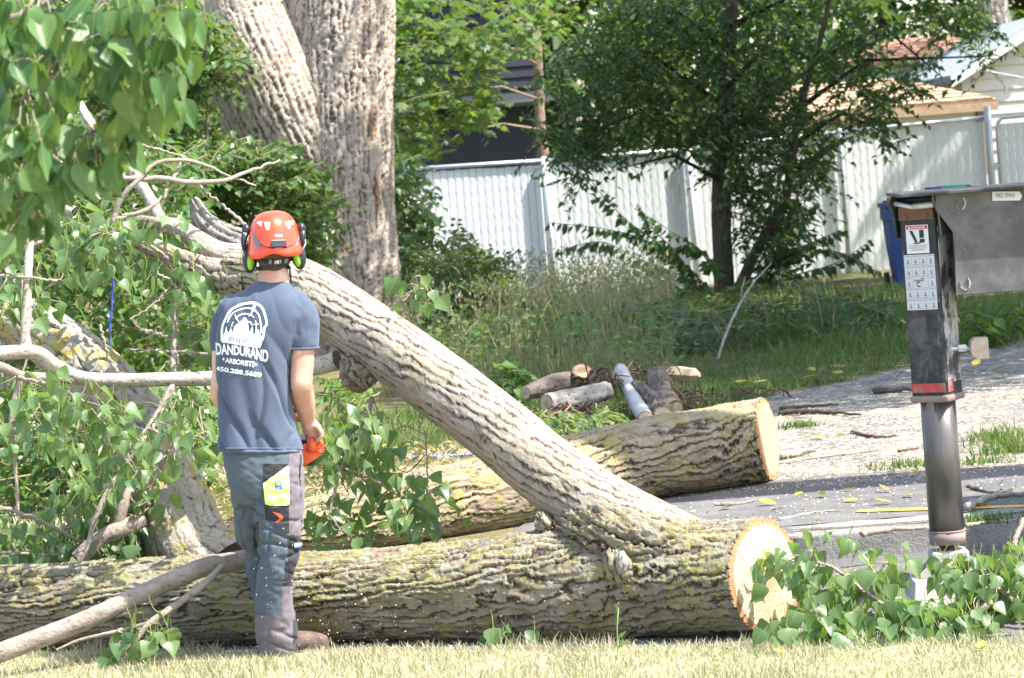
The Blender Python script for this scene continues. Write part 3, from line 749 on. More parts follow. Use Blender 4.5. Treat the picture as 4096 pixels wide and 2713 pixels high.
# materials
MAT_POP = leaf_mat('poplar_leaf', (0.08, 0.155, 0.055), (0.125, 0.205, 0.08), (0.16, 0.24, 0.09), vein=(0.22, 0.28, 0.09), trans=0.40, rough=0.34, spec=0.6)
MAT_LIL = leaf_mat('lilac_leaf', (0.034, 0.090, 0.028), (0.060, 0.132, 0.038), (0.11, 0.18, 0.055), vein=(0.15, 0.23, 0.09), trans=0.26, rough=0.42, spec=0.35)
MAT_PET = simple('leaf_stalk', (0.32, 0.36, 0.09), 0.5, scale=3)
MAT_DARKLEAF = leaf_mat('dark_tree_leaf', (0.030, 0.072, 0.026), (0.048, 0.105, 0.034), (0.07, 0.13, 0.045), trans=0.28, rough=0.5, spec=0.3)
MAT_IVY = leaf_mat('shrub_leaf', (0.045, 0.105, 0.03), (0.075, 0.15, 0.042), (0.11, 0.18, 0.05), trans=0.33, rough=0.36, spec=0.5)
MAT_IVY2 = leaf_mat('shaded_shrub_leaf', (0.035, 0.075, 0.024), (0.055, 0.11, 0.032), (0.085, 0.13, 0.045), trans=0.3, rough=0.45, spec=0.4)  # darker copy of the shrub leaf, shade put into its greens
MAT_MAPLE = leaf_mat('maple_leaf', (0.045, 0.095, 0.024), (0.075, 0.135, 0.032), (0.12, 0.17, 0.04), trans=0.36, rough=0.5, spec=0.3)
MAT_FAR = leaf_mat('distant_foliage', (0.028, 0.06, 0.018), (0.04, 0.08, 0.024), (0.055, 0.095, 0.03), trans=0.25, rough=0.6, spec=0.2)
MAT_WEED = leaf_mat('weed_leaf', (0.05, 0.11, 0.025), (0.08, 0.15, 0.035), (0.12, 0.18, 0.05), trans=0.35, rough=0.5, spec=0.3)
MAT_YLEAF = leaf_mat('yellow_fallen_leaf', (0.48, 0.36, 0.06), (0.42, 0.30, 0.08), (0.35, 0.20, 0.08), trans=0.2, rough=0.6, spec=0.2)
MAT_TWIG = simple('green_brown_twig', (0.20, 0.15, 0.09), 0.8, scale=8)

def poplar_mesh(i, outline, mat, petiole, scalewav=0.04):
    rr = random.Random(100 + i)
    kx = rr.uniform(0.82, 1.12); ol = [(y, hw * kx * (1 + 0.06 * math.sin(17 * y + i))) for y, hw in outline]
    V, F, lx = leaf_template(ol, fold=rr.uniform(-0.04, 0.34), droop=rr.uniform(-0.1, 0.42), twist=rr.uniform(-0.8, 0.8), wav=rr.uniform(0, scalewav))
    V = [tuple(v) for v in V]; F = [tuple(f) for f in F]; mi = [0] * len(F); lx = list(lx)
    if petiole:                                     # curved leaf stalk running back from the base
        pts = []; L = petiole
        for k in range(5):
            t = k / 4
            pts.append((rr.uniform(-.02, .02), -L * t, L * 0.45 * t * t))
        r = 0.014; b = len(V)
        for p in pts:
            V += [(p[0] - r, p[1], p[2]), (p[0] + r, p[1], p[2]), (p[0], p[1], p[2] + r * 1.6)]; lx += [0.5] * 3
        for k in range(4):
            a = b + 3 * k
            for q in range(3):
                q2 = (q + 1) % 3
                F.append((a + q, a + q2, a + 3 + q2, a + 3 + q)); mi.append(1)
    me = np_mesh('leaf', np.array(V), np.array(F), attrs={'lx': np.array(lx), 'var': np.full(len(V), rr.random())}, matidx=mi)
    me.materials.append(mat); me.materials.append(MAT_PET)
    return me
POP_MESHES = [poplar_mesh(i, POPLAR, MAT_POP, 0.75) for i in range(13)]
LIL_MESHES = [poplar_mesh(i + 40, LILAC, MAT_LIL, 0.22, 0.07) for i in range(13)]

def in_poly(x, y, poly):
    r = False; j = len(poly) - 1
    for i in range(len(poly)):
        xi, yi = poly[i]; xj, yj = poly[j]
        if (yi > y) != (yj > y) and x < (xj - xi) * (y - yi) / (yj - yi) + xi: r = not r
        j = i
    return r
def scatter(poly, n, dens=None):
    xs = [p[0] for p in poly]; ys = [p[1] for p in poly]; out = []
    tries = 0
    while len(out) < n and tries < n * 60:
        tries += 1
        x, y = random.uniform(min(xs), max(xs)), random.uniform(min(ys), max(ys))
        if in_poly(x, y, poly) and (dens is None or random.random() < dens(x, y)): out.append((x, y))
    return out
def rnd3(): 
    v = rng.normal(size=3); return v / np.linalg.norm(v)

#
def leafy_branch(name, label, cat, region, n_clusters, Yr, stems, size=(0.052, 0.092), per=(3, 7), meshes=None, hang=0.8, group=None, thick=None, face=0.5, wood=None, spread=0.09):
    """a cut branch: woody stems given as surveyed rows, short spurs and clusters of stalked leaves around them"""
    r0_ = stems[len(stems) // 2][0]
    root = thing(name, label, cat, (r0_[0].x, r0_[0].y, max(0.0, r0_[0].z - 0.2)), group)
    b = MB(); pts = []
    for rows in stems:
        S = spline([(r[0].x, r[0].y, r[0].z, r[1]) for r in rows], 12 * len(rows))
        for i in range(len(S)): S[i, :3] += rng.normal(size=3) * 0.002
        b.tube([Vector(q[:3]) for q in S], list(np.maximum(S[:, 3], 0.0012)), 7)
        pts += [S[i, :3] for i in range(len(S))]
    pts = np.array(pts)
    lv = Leaves()
    for (x, y) in scatter([(px * D, py * D) for px, py in region], int(n_clusters * 1.25)):
        Yc = random.uniform(*Yr)
        c = np.array(P(x, y, Yc))
        i = np.argmin(np.sum((pts - c) ** 2, 1)); q = pts[i]
        if np.linalg.norm(q - c) < 0.75:
            mid = (q + c) / 2 + rng.normal(size=3) * 0.03
            b.tube([Vector(v) for v in spline([q, mid, c], 7)], [0.0032, 0.003, 0.0028, 0.0026, 0.0024, 0.002, 0.0016], 5)
        for k in range(random.randint(*per)):
            az_ = random.uniform(0, 2 * math.pi)
            out = np.array([math.cos(az_), math.sin(az_), 0.0])
            off = out * random.uniform(0.3, 1.0) * spread + np.array([0, 0, random.uniform(-0.6, 0.7) * spread])
            tip = out * random.uniform(0.1, 0.9) + np.array([0, 0, -hang * random.uniform(0.4, 1.3)])
            n_ = np.array([0, -face * 0.8, 0.8]) + out * random.uniform(0, 0.7) + rng.normal(size=3) * 0.5
            lv.add(c + off, tip, n_, random.uniform(*size))
    me = b.mesh('twig', True); me.attributes.new('h', 'FLOAT', 'POINT').data.foreach_set('value', np.full(len(me.vertices), 0.8, np.float32))
    put('stem', me, root, wood or MAT_BARK_BR)['kind'] = 'stuff'
    sel = lv.split(300)
    lv.objects('leaf', meshes or POP_MESHES, root, sel)
    if (~sel).sum(): lv.mesh('leaf_mass', leaf_template(POPLAR), MAT_POP, root, 'stuff', ~sel)
    return root

Kd = lambda x, y, Y, r: (Pd(x, y, Y), r)
# leafy poplar boughs lying and hanging round the felled trees
leafy_branch('leafy_branch', 'leafy poplar bough with big sunlit leaves hanging above the trunk with yellow lichen', 'leafy branch',
             [(130, 500), (300, 480), (420, 540), (540, 640), (500, 740), (470, 840), (380, 760), (320, 700), (200, 640), (140, 590)], 40, (12.9, 13.6),
             [[Kd(640, 690, 13.4, .010), Kd(560, 660, 13.4, .010), Kd(430, 620, 13.3, .008), Kd(330, 560, 13.2, .006), Kd(230, 540, 13.1, .004)], [Kd(420, 900, 13.2, .009), Kd(404, 760, 13.2, .008), Kd(408, 640, 13.25, .006)],
              [Kd(430, 620, 13.3, .007), Kd(370, 690, 13.2, .005), Kd(300, 740, 13.1, .003)]], per=(3, 6))
leafy_branch('leafy_branch', 'leafy poplar bough at the left picture edge above the forked white branch', 'leafy branch',
             [(-30, 590), (80, 560), (160, 600), (150, 700), (80, 740), (-30, 720)], 13, (12.6, 13.1), [[Kd(-60, 640, 12.8, .008), Kd(40, 640, 12.8, .007), Kd(130, 650, 12.8, .004)]], per=(3, 5))
leafy_branch('leafy_branch', 'drooping leafy poplar bough under the forked white branch at far left', 'leafy branch',
             [(-20, 880), (60, 870), (200, 880), (270, 930), (270, 1010), (190, 1060), (100, 1040), (40, 1000), (-20, 1060)], 26, (12.4, 12.9), [[Kd(30, 870, 12.7, .009), Kd(110, 890, 12.65, .008), Kd(200, 930, 12.6, .005)], [Kd(110, 890, 12.65, .006), Kd(80, 960, 12.6, .005), Kd(50, 1030, 12.6, .003)]], per=(3, 6))
leafy_branch('leafy_branch', 'leafy poplar bough hanging across the pale leaning trunk, left of the grey work trousers', 'leafy branch',
             [(260, 960), (400, 930), (470, 900), (500, 960), (470, 1060), (400, 1080), (340, 1120), (250, 1110), (220, 1030)], 17, (12.4, 13.0), [[Kd(400, 900, 12.7, .009), Kd(340, 990, 12.6, .008), Kd(290, 1080, 12.55, .005)], [Kd(340, 990, 12.6, .006), Kd(420, 1020, 12.7, .004), Kd(470, 1000, 12.75, .003)]], per=(3, 5))
leafy_branch('leafy_branch', 'dense leafy poplar bough lying on the ground behind the front log at lower left', 'leafy branch',
             [(-20, 1200), (130, 1200), (170, 1130), (240, 1110), (380, 1130), (380, 1220), (370, 1300), (-20, 1300)], 60, (12.95, 13.5), [[Kd(-40, 1160, 13.0, .010), Kd(80, 1200, 13.05, .010), Kd(200, 1260, 13.1, .008), Kd(290, 1290, 13.1, .006)], [Kd(-40, 1278, 13.0, .008), Kd(150, 1284, 13.05, .007), Kd(290, 1290, 13.1, .005)], [Kd(290, 1290, 13.1, .008), Kd(340, 1160, 13.0, .006), Kd(390, 1040, 12.9, .005)]], per=(3, 6))
leafy_branch('leafy_branch', 'leafy poplar bough hanging below the limb at the right of the worker and his chainsaw', 'leafy branch',
             [(760, 960), (850, 930), (890, 1010), (960, 1080), (1030, 1180), (1020, 1240), (940, 1260), (830, 1265), (740, 1265), (720, 1180), (740, 1080)], 44, (12.3, 12.9), [[Kd(860, 920, 12.7, .012), Kd(840, 1000, 12.6, .010), Kd(790, 1080, 12.55, .008), Kd(760, 1200, 12.5, .006)], [Kd(790, 1080, 12.55, .007), Kd(880, 1120, 12.55, .005), Kd(990, 1190, 12.55, .004)], [Kd(985, 1000, 12.7, .003), Kd(988, 1100, 12.65, .003), Kd(990, 1200, 12.6, .002)]], per=(3, 5))
leafy_branch('leafy_branch', 'leafy poplar bough hanging in front of the pale cut end of the front log', 'leafy branch',
             [(1750, 1270), (1830, 1260), (1960, 1255), (2060, 1260), (2090, 1330), (2060, 1420), (1960, 1400), (1890, 1430), (1860, 1340), (1780, 1350)], 20, (11.1, 11.6), [[Kd(1820, 1300, 11.3, .004), Kd(1920, 1310, 11.3, .006), Kd(2000, 1370, 11.3, .008), Kd(2110, 1440, 11.3, .010), Kd(2200, 1480, 11.3, .012)], [Kd(2000, 1370, 11.3, .006), Kd(2050, 1300, 11.3, .004)]], per=(3, 5))
leafy_branch('leafy_branch', 'leafy poplar bough lying below the outrigger leg at lower right', 'leafy branch',
             [(1800, 1440), (1900, 1400), (2060, 1380), (2200, 1380), (2300, 1420), (2330, 1500), (2200, 1520), (1900, 1515), (1790, 1500)], 80, (11.0, 11.5), [[Kd(2290, 1390, 11.2, .016), Kd(2240, 1440, 11.2, .015), Kd(2170, 1480, 11.2, .013), Kd(2080, 1480, 11.2, .010), Kd(1940, 1490, 11.2, .007), Kd(1830, 1480, 11.2, .004)]], per=(3, 6))
leafy_branch('leafy_branch', 'sparse leafy poplar bough at the right picture edge beside the outrigger foot', 'leafy branch',
             [(2120, 1330), (2240, 1290), (2300, 1270), (2400, 1280), (2400, 1470), (2330, 1480), (2230, 1400)], 40, (11.2, 11.7), [[Kd(2420, 1440, 11.4, .010), Kd(2330, 1380, 11.4, .008), Kd(2270, 1320, 11.4, .004)], [Kd(2367, 1200, 11.7, .010), Kd(2346, 1260, 11.6, .011), Kd(2352, 1320, 11.5, .010)]], per=(3, 5))
leafy_branch('leafy_twig', 'small leafy twig hanging under the bare pale branch at lower left', 'twig',
             [(240, 1460), (330, 1440), (390, 1420), (370, 1490), (330, 1520), (240, 1500)], 9, (11.75, 11.9), [[Kd(400, 1410, 11.9, .005), Kd(330, 1450, 11.85, .004), Kd(270, 1490, 11.8, .003)]], per=(2, 4))
leafy_branch('leafy_twig', 'small leafy twig poking out under the front log near the middle', 'twig',
             [(1140, 1475), (1210, 1470), (1200, 1510), (1130, 1510)], 5, (11.75, 11.9), [[Kd(1180, 1500, 11.9, .003), Kd(1170, 1480, 11.85, .003), Kd(1160, 1470, 11.8, .002)]], per=(2, 4))
leafy_branch('leafy_twig', 'leafy twig lying in shade under the right part of the front log', 'twig',
             [(1230, 1485), (1480, 1480), (1480, 1505), (1230, 1505)], 9, (11.8, 12.0), [[Kd(1500, 1495, 11.9, .003), Kd(1380, 1492, 11.9, .003), Kd(1240, 1495, 11.9, .002)]], per=(2, 4))
leafy_branch('leafy_twig', 'short leafy shoot standing on top of the sloping limb beside the big tree', 'twig',
             [(905, 660), (960, 640), (1000, 670), (960, 700), (920, 690)], 4, (12.6, 12.8), [[Kd(900, 740, 12.75, .006), Kd(912, 705, 12.72, .005), Kd(945, 678, 12.7, .004), Kd(985, 665, 12.7, .003)]], per=(2, 3), face=0.9)

# lilac boughs hanging in at the top left, close to the camera
def lilac(label, region, n, Yr, stems):
    root = thing('lilac_branch', label, 'leafy branch', (stems[0][0][0].x, stems[0][0][0].y, stems[0][0][0].z), 'lilac boughs hanging in at top left')
    b = MB(); pts = []
    for rows in stems:
        S = spline([(r[0].x, r[0].y, r[0].z, r[1]) for r in rows], 10 * len(rows))
        b.tube([Vector(q[:3]) for q in S], list(np.maximum(S[:, 3], 0.001)), 7); pts += list(S[:, :3])
    pts = np.array(pts); lv = Leaves()
    for (x, y) in scatter([(a * D, c * D) for a, c in region], n):
        c = np.array(P(x, y, random.uniform(*Yr)))
        q = pts[np.argmin(np.sum((pts - c) ** 2, 1))]
        if np.linalg.norm(q - c) < 0.45:
            b.tube([Vector(v) for v in spline([q, (q + c) / 2 + np.array([0, 0, .02]), c], 6)], [0.0022, .002, .0018, .0016, .0014, .001], 5)
        for k in range(random.randint(1, 2)):
            az_ = random.uniform(0, 2 * math.pi); out = np.array([math.cos(az_), math.sin(az_), 0])
            lv.add(c + out * 0.012 * k, out * random.uniform(0.05, 0.95) + np.array([0, 0, -1]), np.array([0, -0.8, 0.35]) + out * 0.8 + rng.normal(size=3) * 0.38, random.uniform(0.060, 0.094))
    me = b.mesh('stem', True); me.attributes.new('h', 'FLOAT', 'POINT').data.foreach_set('value', np.full(len(me.vertices), 0.8, np.float32))
    put('stem', me, root, MAT_BARK_BR)['kind'] = 'stuff'
    lv.objects('leaf', LIL_MESHES, root)
lilac('lilac bough with heart shaped leaves hanging in the very top left corner', [(-20, -20), (190, -20), (200, 120), (150, 240), (100, 330), (-20, 330)], 76, (6.3, 6.9),
      [[Kd(-60, 60, 6.6, .008), Kd(60, 30, 6.6, .007), Kd(180, -40, 6.6, .006)], [Kd(-60, 260, 6.6, .006), Kd(60, 220, 6.6, .005), Kd(150, 120, 6.6, .003)]])
lilac('lilac bough with large pale green leaves beside the leaning stem of the big tree', [(180, -20), (430, -20), (450, 90), (430, 190), (400, 270), (330, 250), (250, 180), (190, 120)], 80, (6.4, 7.0),
      [[Kd(200, -60, 6.8, .006), Kd(300, 60, 6.8, .005), Kd(390, 170, 6.8, .003)], [Kd(300, 60, 6.8, .004), Kd(330, 170, 6.8, .003), Kd(370, 250, 6.8, .002)]])
lilac('lilac bough with dark drooping leaves at left, lowest tips above the broken branches', [(-20, 330), (110, 320), (200, 260), (330, 250), (310, 340), (250, 400), (170, 380), (120, 470), (70, 560), (-20, 560)], 78, (6.5, 7.1),
      [[Kd(-60, 360, 6.8, .007), Kd(80, 350, 6.8, .005), Kd(200, 310, 6.8, .004), Kd(290, 280, 6.8, .003)], [Kd(-60, 420, 6.8, .005), Kd(30, 440, 6.8, .004), Kd(80, 500, 6.8, .002)]])

# ------------------------------------------------------------------ trees
def sprays(lv, centres, size, n_per=(8, 14), length=(0.35, 0.7), droop=0.5, spread=1.0, twigs=None, updown=0.3):
    """leafy sprays: each a bent twig with leaves alternating along it"""
    for c in centres:
        d = np.array([random.gauss(0, 1), random.gauss(0, 1), random.gauss(0.0, updown)]); d /= np.linalg.norm(d)
        L = random.uniform(*length); n = random.randint(*n_per)
        side = np.cross(d, [0, 0, 1.0]); sn = np.linalg.norm(side)
        side = side / sn if sn > 1e-3 else np.array([1.0, 0, 0])
        row = []
        for k in range(n):
            t = (k + 0.5) / n
            p = c + d * L * (t - 0.5) + np.array([0, 0, -droop * L * t * t])
            row.append(p)
            sg = 1 if k % 2 else -1
            tip = side * sg * spread + d * 0.6 + np.array([0, 0, -0.75 * random.random() - 0.15]) + rng.normal(size=3) * 0.25
            nn = np.array([0, 0, 1.0]) + rng.normal(size=3) * 0.35
            lv.add(p, tip, nn, size * random.uniform(0.7, 1.2))
        if twigs is not None and len(row) > 2:
            twigs.tube([Vector(row[0]), Vector(row[len(row) // 2]), Vector(row[-1])], [0.006, 0.005, 0.003], 4)
def ellipsoid_pts(c, r, n, shell=0.5):
    out = []
    for _ in range(n):
        v = rnd3() * (shell + (1 - shell) * random.random()) ** 0.5
        out.append(np.array(c) + v * np.array(r))
    return out
def trunk_part(root, rows, mat, name='trunk', **kw):
    a = dict(ls=0.22, lt=0.05, amp=0.012, crack=0.25, ds=0.04, dt=0.03, lump=0.05); a.update(kw)
    return log_part(name, root, mat, rows, **a)[0]

# the big old cottonwood
BIG = thing('cottonwood_tree', 'huge old tree with deeply furrowed pale bark and a second leaning stem, behind the worker', 'tree', (Pd(780, 800, 30).x, 30, 0.1))
bp = Pd(785, 811, 30.0)
def big_flare(Sg, Th):
    k = np.exp(-Sg / 0.55)
    return 1 + 0.30 * k * (1 + 0.5 * np.sin(Th * 5 + 1.0)) + 0.02 * np.sin(Th * 3 + Sg)
def big_row(xl, xr, y): return (Pd((xl + xr) / 2, y, 30.0), (Pd(xr, y, 30) - Pd(xl, y, 30)).length / 2)
rows = [(bp + Vector((0, 0, -0.3)), 0.60), big_row(636, 930, 760), big_row(640, 918, 640), big_row(642, 914, 500), big_row(640, 912, 350), big_row(632, 912, 200), big_row(628, 914, 60), big_row(626, 914, -80), big_row(630, 905, -300)]
BIGT, _ = log_part('trunk', BIG, MAT_BARK_BIG, rows, ls=0.5, lt=0.062, amp=0.036, crack=0.30, warp=1.1, tilt=0.45, lump=0.012, ds=0.0165, dt=0.0145, seed=51, fine=0.25, flare=big_flare, edge=0.3, cross=0.6, jag=0.8, ridge=0.62, sgn=-1, cw=0.24)
log_part('leaning_stem', BIG, MAT_BARK_BIG, [(Pd(745, 480, 29.95), 0.36), (Pd(684, 345, 29.85), 0.50), (Pd(630, 230, 29.78), 0.56), (Pd(578, 110, 29.72), 0.53), (Pd(526, -20, 29.68), 0.49), (Pd(440, -260, 29.4), 0.38)],
         ls=0.5, lt=0.068, amp=0.030, crack=0.30, warp=0.75, tilt=0.45, lump=0.012, ds=0.018, dt=0.0155, seed=52, fine=0.25, edge=0.3, jag=0.8, ridge=0.62, sgn=-1, cw=0.24)
def bvh_of(o):
    me = o.data; n = len(me.vertices); co = np.empty(n * 3, np.float32); me.vertices.foreach_get('co', co)
    tot = len(me.polygons)
    off = Vector(o.location); q = o.parent
    while q is not None: off += Vector(q.location); q = q.parent
    co = co.reshape(-1, 3) + np.array(off)
    return BVHTree.FromPolygons([Vector(c) for c in co], [tuple(p.vertices) for p in me.polygons])
MAT_SCAR = simple('orange_inner_bark', (0.26, 0.13, 0.07), 0.9, var=0.3, scale=12)
def decal(name, poly, bvh, off, mat, parent, step=8, jitter=0.0, label=None, depth_limit=None):
    """thin patch laid on a surface: polygon in survey coordinates, met from the camera's side"""
    pts = []; n = len(poly); edges = []
    for i in range(n):
        a, b2 = poly[i], poly[(i + 1) % n]
        m_ = max(1, int(math.hypot(b2[0] - a[0], b2[1] - a[1]) / step))
        for k in range(m_): pts.append(Vector((a[0] + (b2[0] - a[0]) * k / m_, a[1] + (b2[1] - a[1]) * k / m_)))
    m_ = len(pts); edges = [(i, (i + 1) % m_) for i in range(m_)]
    xs = [p.x for p in pts]; ys = [p.y for p in pts]
    x = min(xs) + step / 2
    while x < max(xs):
        y = min(ys) + step / 2
        while y < max(ys):
            if in_poly(x, y, poly): pts.append(Vector((x, y)))
            y += step
        x += step
    v2, _, f2, *_ = delaunay_2d_cdt(pts, edges, [list(range(m_))], 1, 0.01)
    return drape(name, [(v.x, v.y) for v in v2], f2, bvh, off, mat, parent, label)
def drape(name, v2, f2, bvh, off, mat, parent, label=None):
    V = []; ok = []
    for x, y in v2:
        d = ray(x, y).normalized()
        h = bvh.ray_cast(CAM, d)
        ok.append(h[0] is not None)
        V.append((h[0] - d * off) if h[0] is not None else Vector((0, 0, 0)))
    f2 = [f for f in f2 if all(ok[i] for i in f)]
    # drop stretched faces where the patch runs off the edge
    f2 = [f for f in f2 if max((V[f[i]] - V[f[i - 1]]).length for i in range(len(f))) < 0.12 or mat is None]
    me = bpy.data.meshes.new(name); me.from_pydata([tuple(v) for v in V], [], [tuple(f) for f in f2]); me.update()
    o = put(name, me, parent, mat)
    if label: o['label'] = label
    return o
bb = bvh_of(BIGT)
for a in ([(858, 238), (866, 244), (864, 275), (870, 310), (865, 325), (859, 300)], [(868, 400), (873, 420), (878, 450), (874, 500), (870, 540), (867, 480)]):
    pts = []
    for i, (x, y) in enumerate(a): pts.append(((x + random.uniform(-2, 2)) * D, y * D))
    decal('bark_scar', pts, bb, 0.012, MAT_SCAR, BIG, 14, label='strip of torn orange inner bark')

# leafy suckers and climbers round the big tree and the thicket left of it
def shrub(name, label, cat, region, n, Yr, size, tmpl, mat, stems=(), droop=0.4, n_per=(7, 13), length=(0.3, 0.6), big=220, group=None, dens=None, meshes=None, ground=True):
    c0 = scatter([(a * D, b * D) for a, b in region], 1)[0]
    p0 = P(c0[0], c0[1], sum(Yr) / 2)
    root = thing(name, label, cat, (p0.x, p0.y, 0.1), group)
    lv = Leaves(); tw = MB()
    cs = [np.array(P(x, y, random.uniform(*Yr))) for x, y in scatter([(a * D, b * D) for a, b in region], n, dens)]
    sprays(lv, cs, size, n_per, length, droop, twigs=tw)
    for rows in stems:
        S = spline([(r[0].x, r[0].y, r[0].z, r[1]) for r in rows], 10 * len(rows)); tw.tube([Vector(q[:3]) for q in S], list(np.maximum(S[:, 3], .002)), 6)
    put('stem', tw.mesh('stem', True), root, MAT_TWIG)['kind'] = 'stuff'
    sel = lv.split(big)
    V, F, lx = tmpl
    me = np_mesh('leaf', V, F, attrs={'var': np.zeros(len(V)), 'lx': lx}); me.materials.append(mat)
    lv.objects('leaf', [me], root, sel)
    if (~sel).sum(): lv.mesh('foliage', tmpl, mat, root, 'stuff', ~sel)
    return root
shrub('shrub', 'dense sunlit shrub covering the left foot of the big tree', 'shrub', [(420, 330), (560, 310), (680, 340), (760, 400), (770, 520), (740, 620), (600, 600), (480, 500), (400, 420)], 420, (27.6, 29.2), 0.10, T_ROUND, MAT_IVY)
shrub('shrub', 'green shrub shoots in front of the leaning stem of the big tree at the top', 'shrub', [(400, 0), (500, 20), (540, 90), (560, 130), (520, 180), (450, 230), (420, 330), (340, 300), (340, 0)], 220, (28.0, 29.0), 0.10, T_ROUND, MAT_IVY, stems=[[Kd(470, 500, 28.4, .02), Kd(480, 250, 28.4, .015), Kd(470, 0, 28.4, .01)]])
shrub('shrub', 'deep green thicket left of the big tree behind the broken branches', 'shrub', [(-40, 250), (300, 250), (460, 350), (470, 480), (560, 620), (520, 800), (480, 900), (-40, 900)], 900, (24, 29), 0.11, T_ROUND, MAT_IVY)
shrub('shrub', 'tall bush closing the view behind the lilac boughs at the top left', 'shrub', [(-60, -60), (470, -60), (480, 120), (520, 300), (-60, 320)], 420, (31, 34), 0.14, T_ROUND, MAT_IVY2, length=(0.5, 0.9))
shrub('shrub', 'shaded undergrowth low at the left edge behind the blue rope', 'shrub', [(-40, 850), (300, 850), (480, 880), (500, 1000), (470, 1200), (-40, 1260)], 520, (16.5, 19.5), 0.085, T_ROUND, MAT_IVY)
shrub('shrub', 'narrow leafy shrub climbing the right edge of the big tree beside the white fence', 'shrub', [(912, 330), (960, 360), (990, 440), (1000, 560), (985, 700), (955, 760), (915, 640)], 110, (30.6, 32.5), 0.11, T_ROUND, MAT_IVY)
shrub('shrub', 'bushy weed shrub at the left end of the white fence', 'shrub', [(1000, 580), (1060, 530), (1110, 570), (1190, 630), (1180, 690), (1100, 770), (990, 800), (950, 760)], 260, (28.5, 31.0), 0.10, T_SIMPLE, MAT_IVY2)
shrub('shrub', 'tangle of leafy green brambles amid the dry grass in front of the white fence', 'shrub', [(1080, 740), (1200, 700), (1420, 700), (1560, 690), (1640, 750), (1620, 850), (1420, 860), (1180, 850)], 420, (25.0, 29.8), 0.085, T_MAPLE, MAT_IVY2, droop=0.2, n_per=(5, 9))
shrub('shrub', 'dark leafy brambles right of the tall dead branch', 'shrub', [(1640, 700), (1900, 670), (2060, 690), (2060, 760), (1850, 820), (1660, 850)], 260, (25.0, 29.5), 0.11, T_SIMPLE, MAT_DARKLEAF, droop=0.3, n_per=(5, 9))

# maple behind the fence, lit, left of the dark tree
MAP = thing('maple_tree', 'young maple with bright sunlit lobed leaves behind the white fence, right of the big trunk', 'tree', (Pd(1250, 380, 43).x, 43.0, 0.1))
trunk_part(MAP, [(Vector((Pd(1255, 380, 43).x + 0.1, 43, 0.1)), 0.085), (Pd(1254, 330, 43), 0.075), (Pd(1246, 200, 43), 0.07), (Pd(1242, 80, 43), 0.062), (Pd(1236, -60, 43), 0.05), (Pd(1230, -400, 43), 0.04)], simple('maple_bark', (0.20, 0.14, 0.10), 0.9))
lv = Leaves(); tw = MB()
reg = [(905, -20), (1230, -20), (1330, -20), (1330, 30), (1240, 60), (1200, 130), (1150, 160), (1130, 230), (1150, 260), (1080, 290), (1090, 250), (1040, 330), (980, 360), (915, 380)]
def mdens(x, y): return 0.25 + 0.75 * (perlin(x / 130.0, y / 90.0, 3.3) > -0.05)
sprays(lv, [np.array(P(x, y, random.uniform(38.2, 41.6))) for x, y in scatter([(a * D, b * D) for a, b in reg], 240, mdens)], 0.15, (6, 10), (0.5, 1.0), 0.25, twigs=tw)
for q in ((1240, 80, 1150, 20), (1242, 150, 1080, 90), (1246, 230, 1000, 190), (1250, 300, 1000, 300), (1240, 60, 1320, 10)):
    tw.tube([Pd(q[0], q[1], 43), Pd(q[0] * .65 + q[2] * .35, q[1] * .6 + q[3] * .4 - 14, 42), Pd((q[0] + q[2]) / 2, (q[1] + q[3]) / 2 - 6, 41.4), Pd(q[2], q[3], 40)], [.022, .014, .010, .004], 6)
put('limb', tw.mesh('limb', True), MAP, MAT_TWIG)
sel = lv.split(200)
V, F, lx = T_MAPLE
me = np_mesh('leaf', V, F, attrs={'var': np.zeros(len(V)), 'lx': lx}); me.materials.append(MAT_MAPLE)
lv.objects('leaf', [me], MAP, sel); lv.mesh('crown', T_MAPLE, MAT_MAPLE, MAP, 'stuff', ~sel)

# the dark small tree in front of the fence
DT = thing('tree', 'dark leafy tree standing in front of the white fence, drooping sprays over the top rail', 'tree', (Gd(1680, 690, ZG).x, 35.5, ZG))
base = Pd(1678, 700, 35.5)
trunk_part(DT, [(Vector((base.x, 35.5, 0.0)), 0.135), (Pd(1674, 640, 35.5), 0.118), (Pd(1668, 500, 35.5), 0.115), (Pd(1670, 380, 35.5), 0.11), (Pd(1678, 250, 35.5), 0.10), (Pd(1686, 100, 35.5), 0.09), (Pd(1690, -60, 35.5), 0.08), (Pd(1700, -500, 35.5), 0.05), (Pd(1705, -900, 35.5), 0.02)], MAT_BARK_DARK, amp=0.006, ds=0.03, dt=0.02)
trunk_part(DT, [(Vector((base.x + 0.12, 35.4, 0.0)), 0.10), (Pd(1722, 640, 35.4), 0.07), (Pd(1760, 560, 35.3), 0.06), (Pd(1810, 480, 35.2), 0.055), (Pd(1830, 380, 35.2), 0.05), (Pd(1850, 250, 35.2), 0.04), (Pd(1900, 80, 35.1), 0.03), (Pd(1960, -200, 35), 0.015)], MAT_BARK_DARK, name='side_stem', amp=0.004, ds=0.04, dt=0.02)
lv = Leaves(); tw = MB()
reg = [(1255, 120), (1330, 60), (1420, -20), (2290, -20), (2300, 140), (2240, 165), (2200, 215), (2110, 205), (2060, 250), (2068, 325), (2020, 330), (1985, 250), (1930, 300), (1900, 420), (1870, 470), (1840, 560), (1800, 640), (1760, 640), (1740, 520), (1660, 390), (1600, 340), (1540, 320), (1480, 350), (1440, 340), (1340, 400), (1300, 385), (1270, 300), (1200, 330), (1260, 290)]
def ddens(x, y):
    g = perlin(x / 150.0, y / 120.0, 7.7)
    edge_ = 0.55 if (x > 1900 * D and y < 330 * D) else 1.0
    if x < 1640 * D and y < 330 * D: edge_ = 1.25
    return edge_ * (0.12 + 0.88 * float(sstep(-0.3, 0.1, g)))
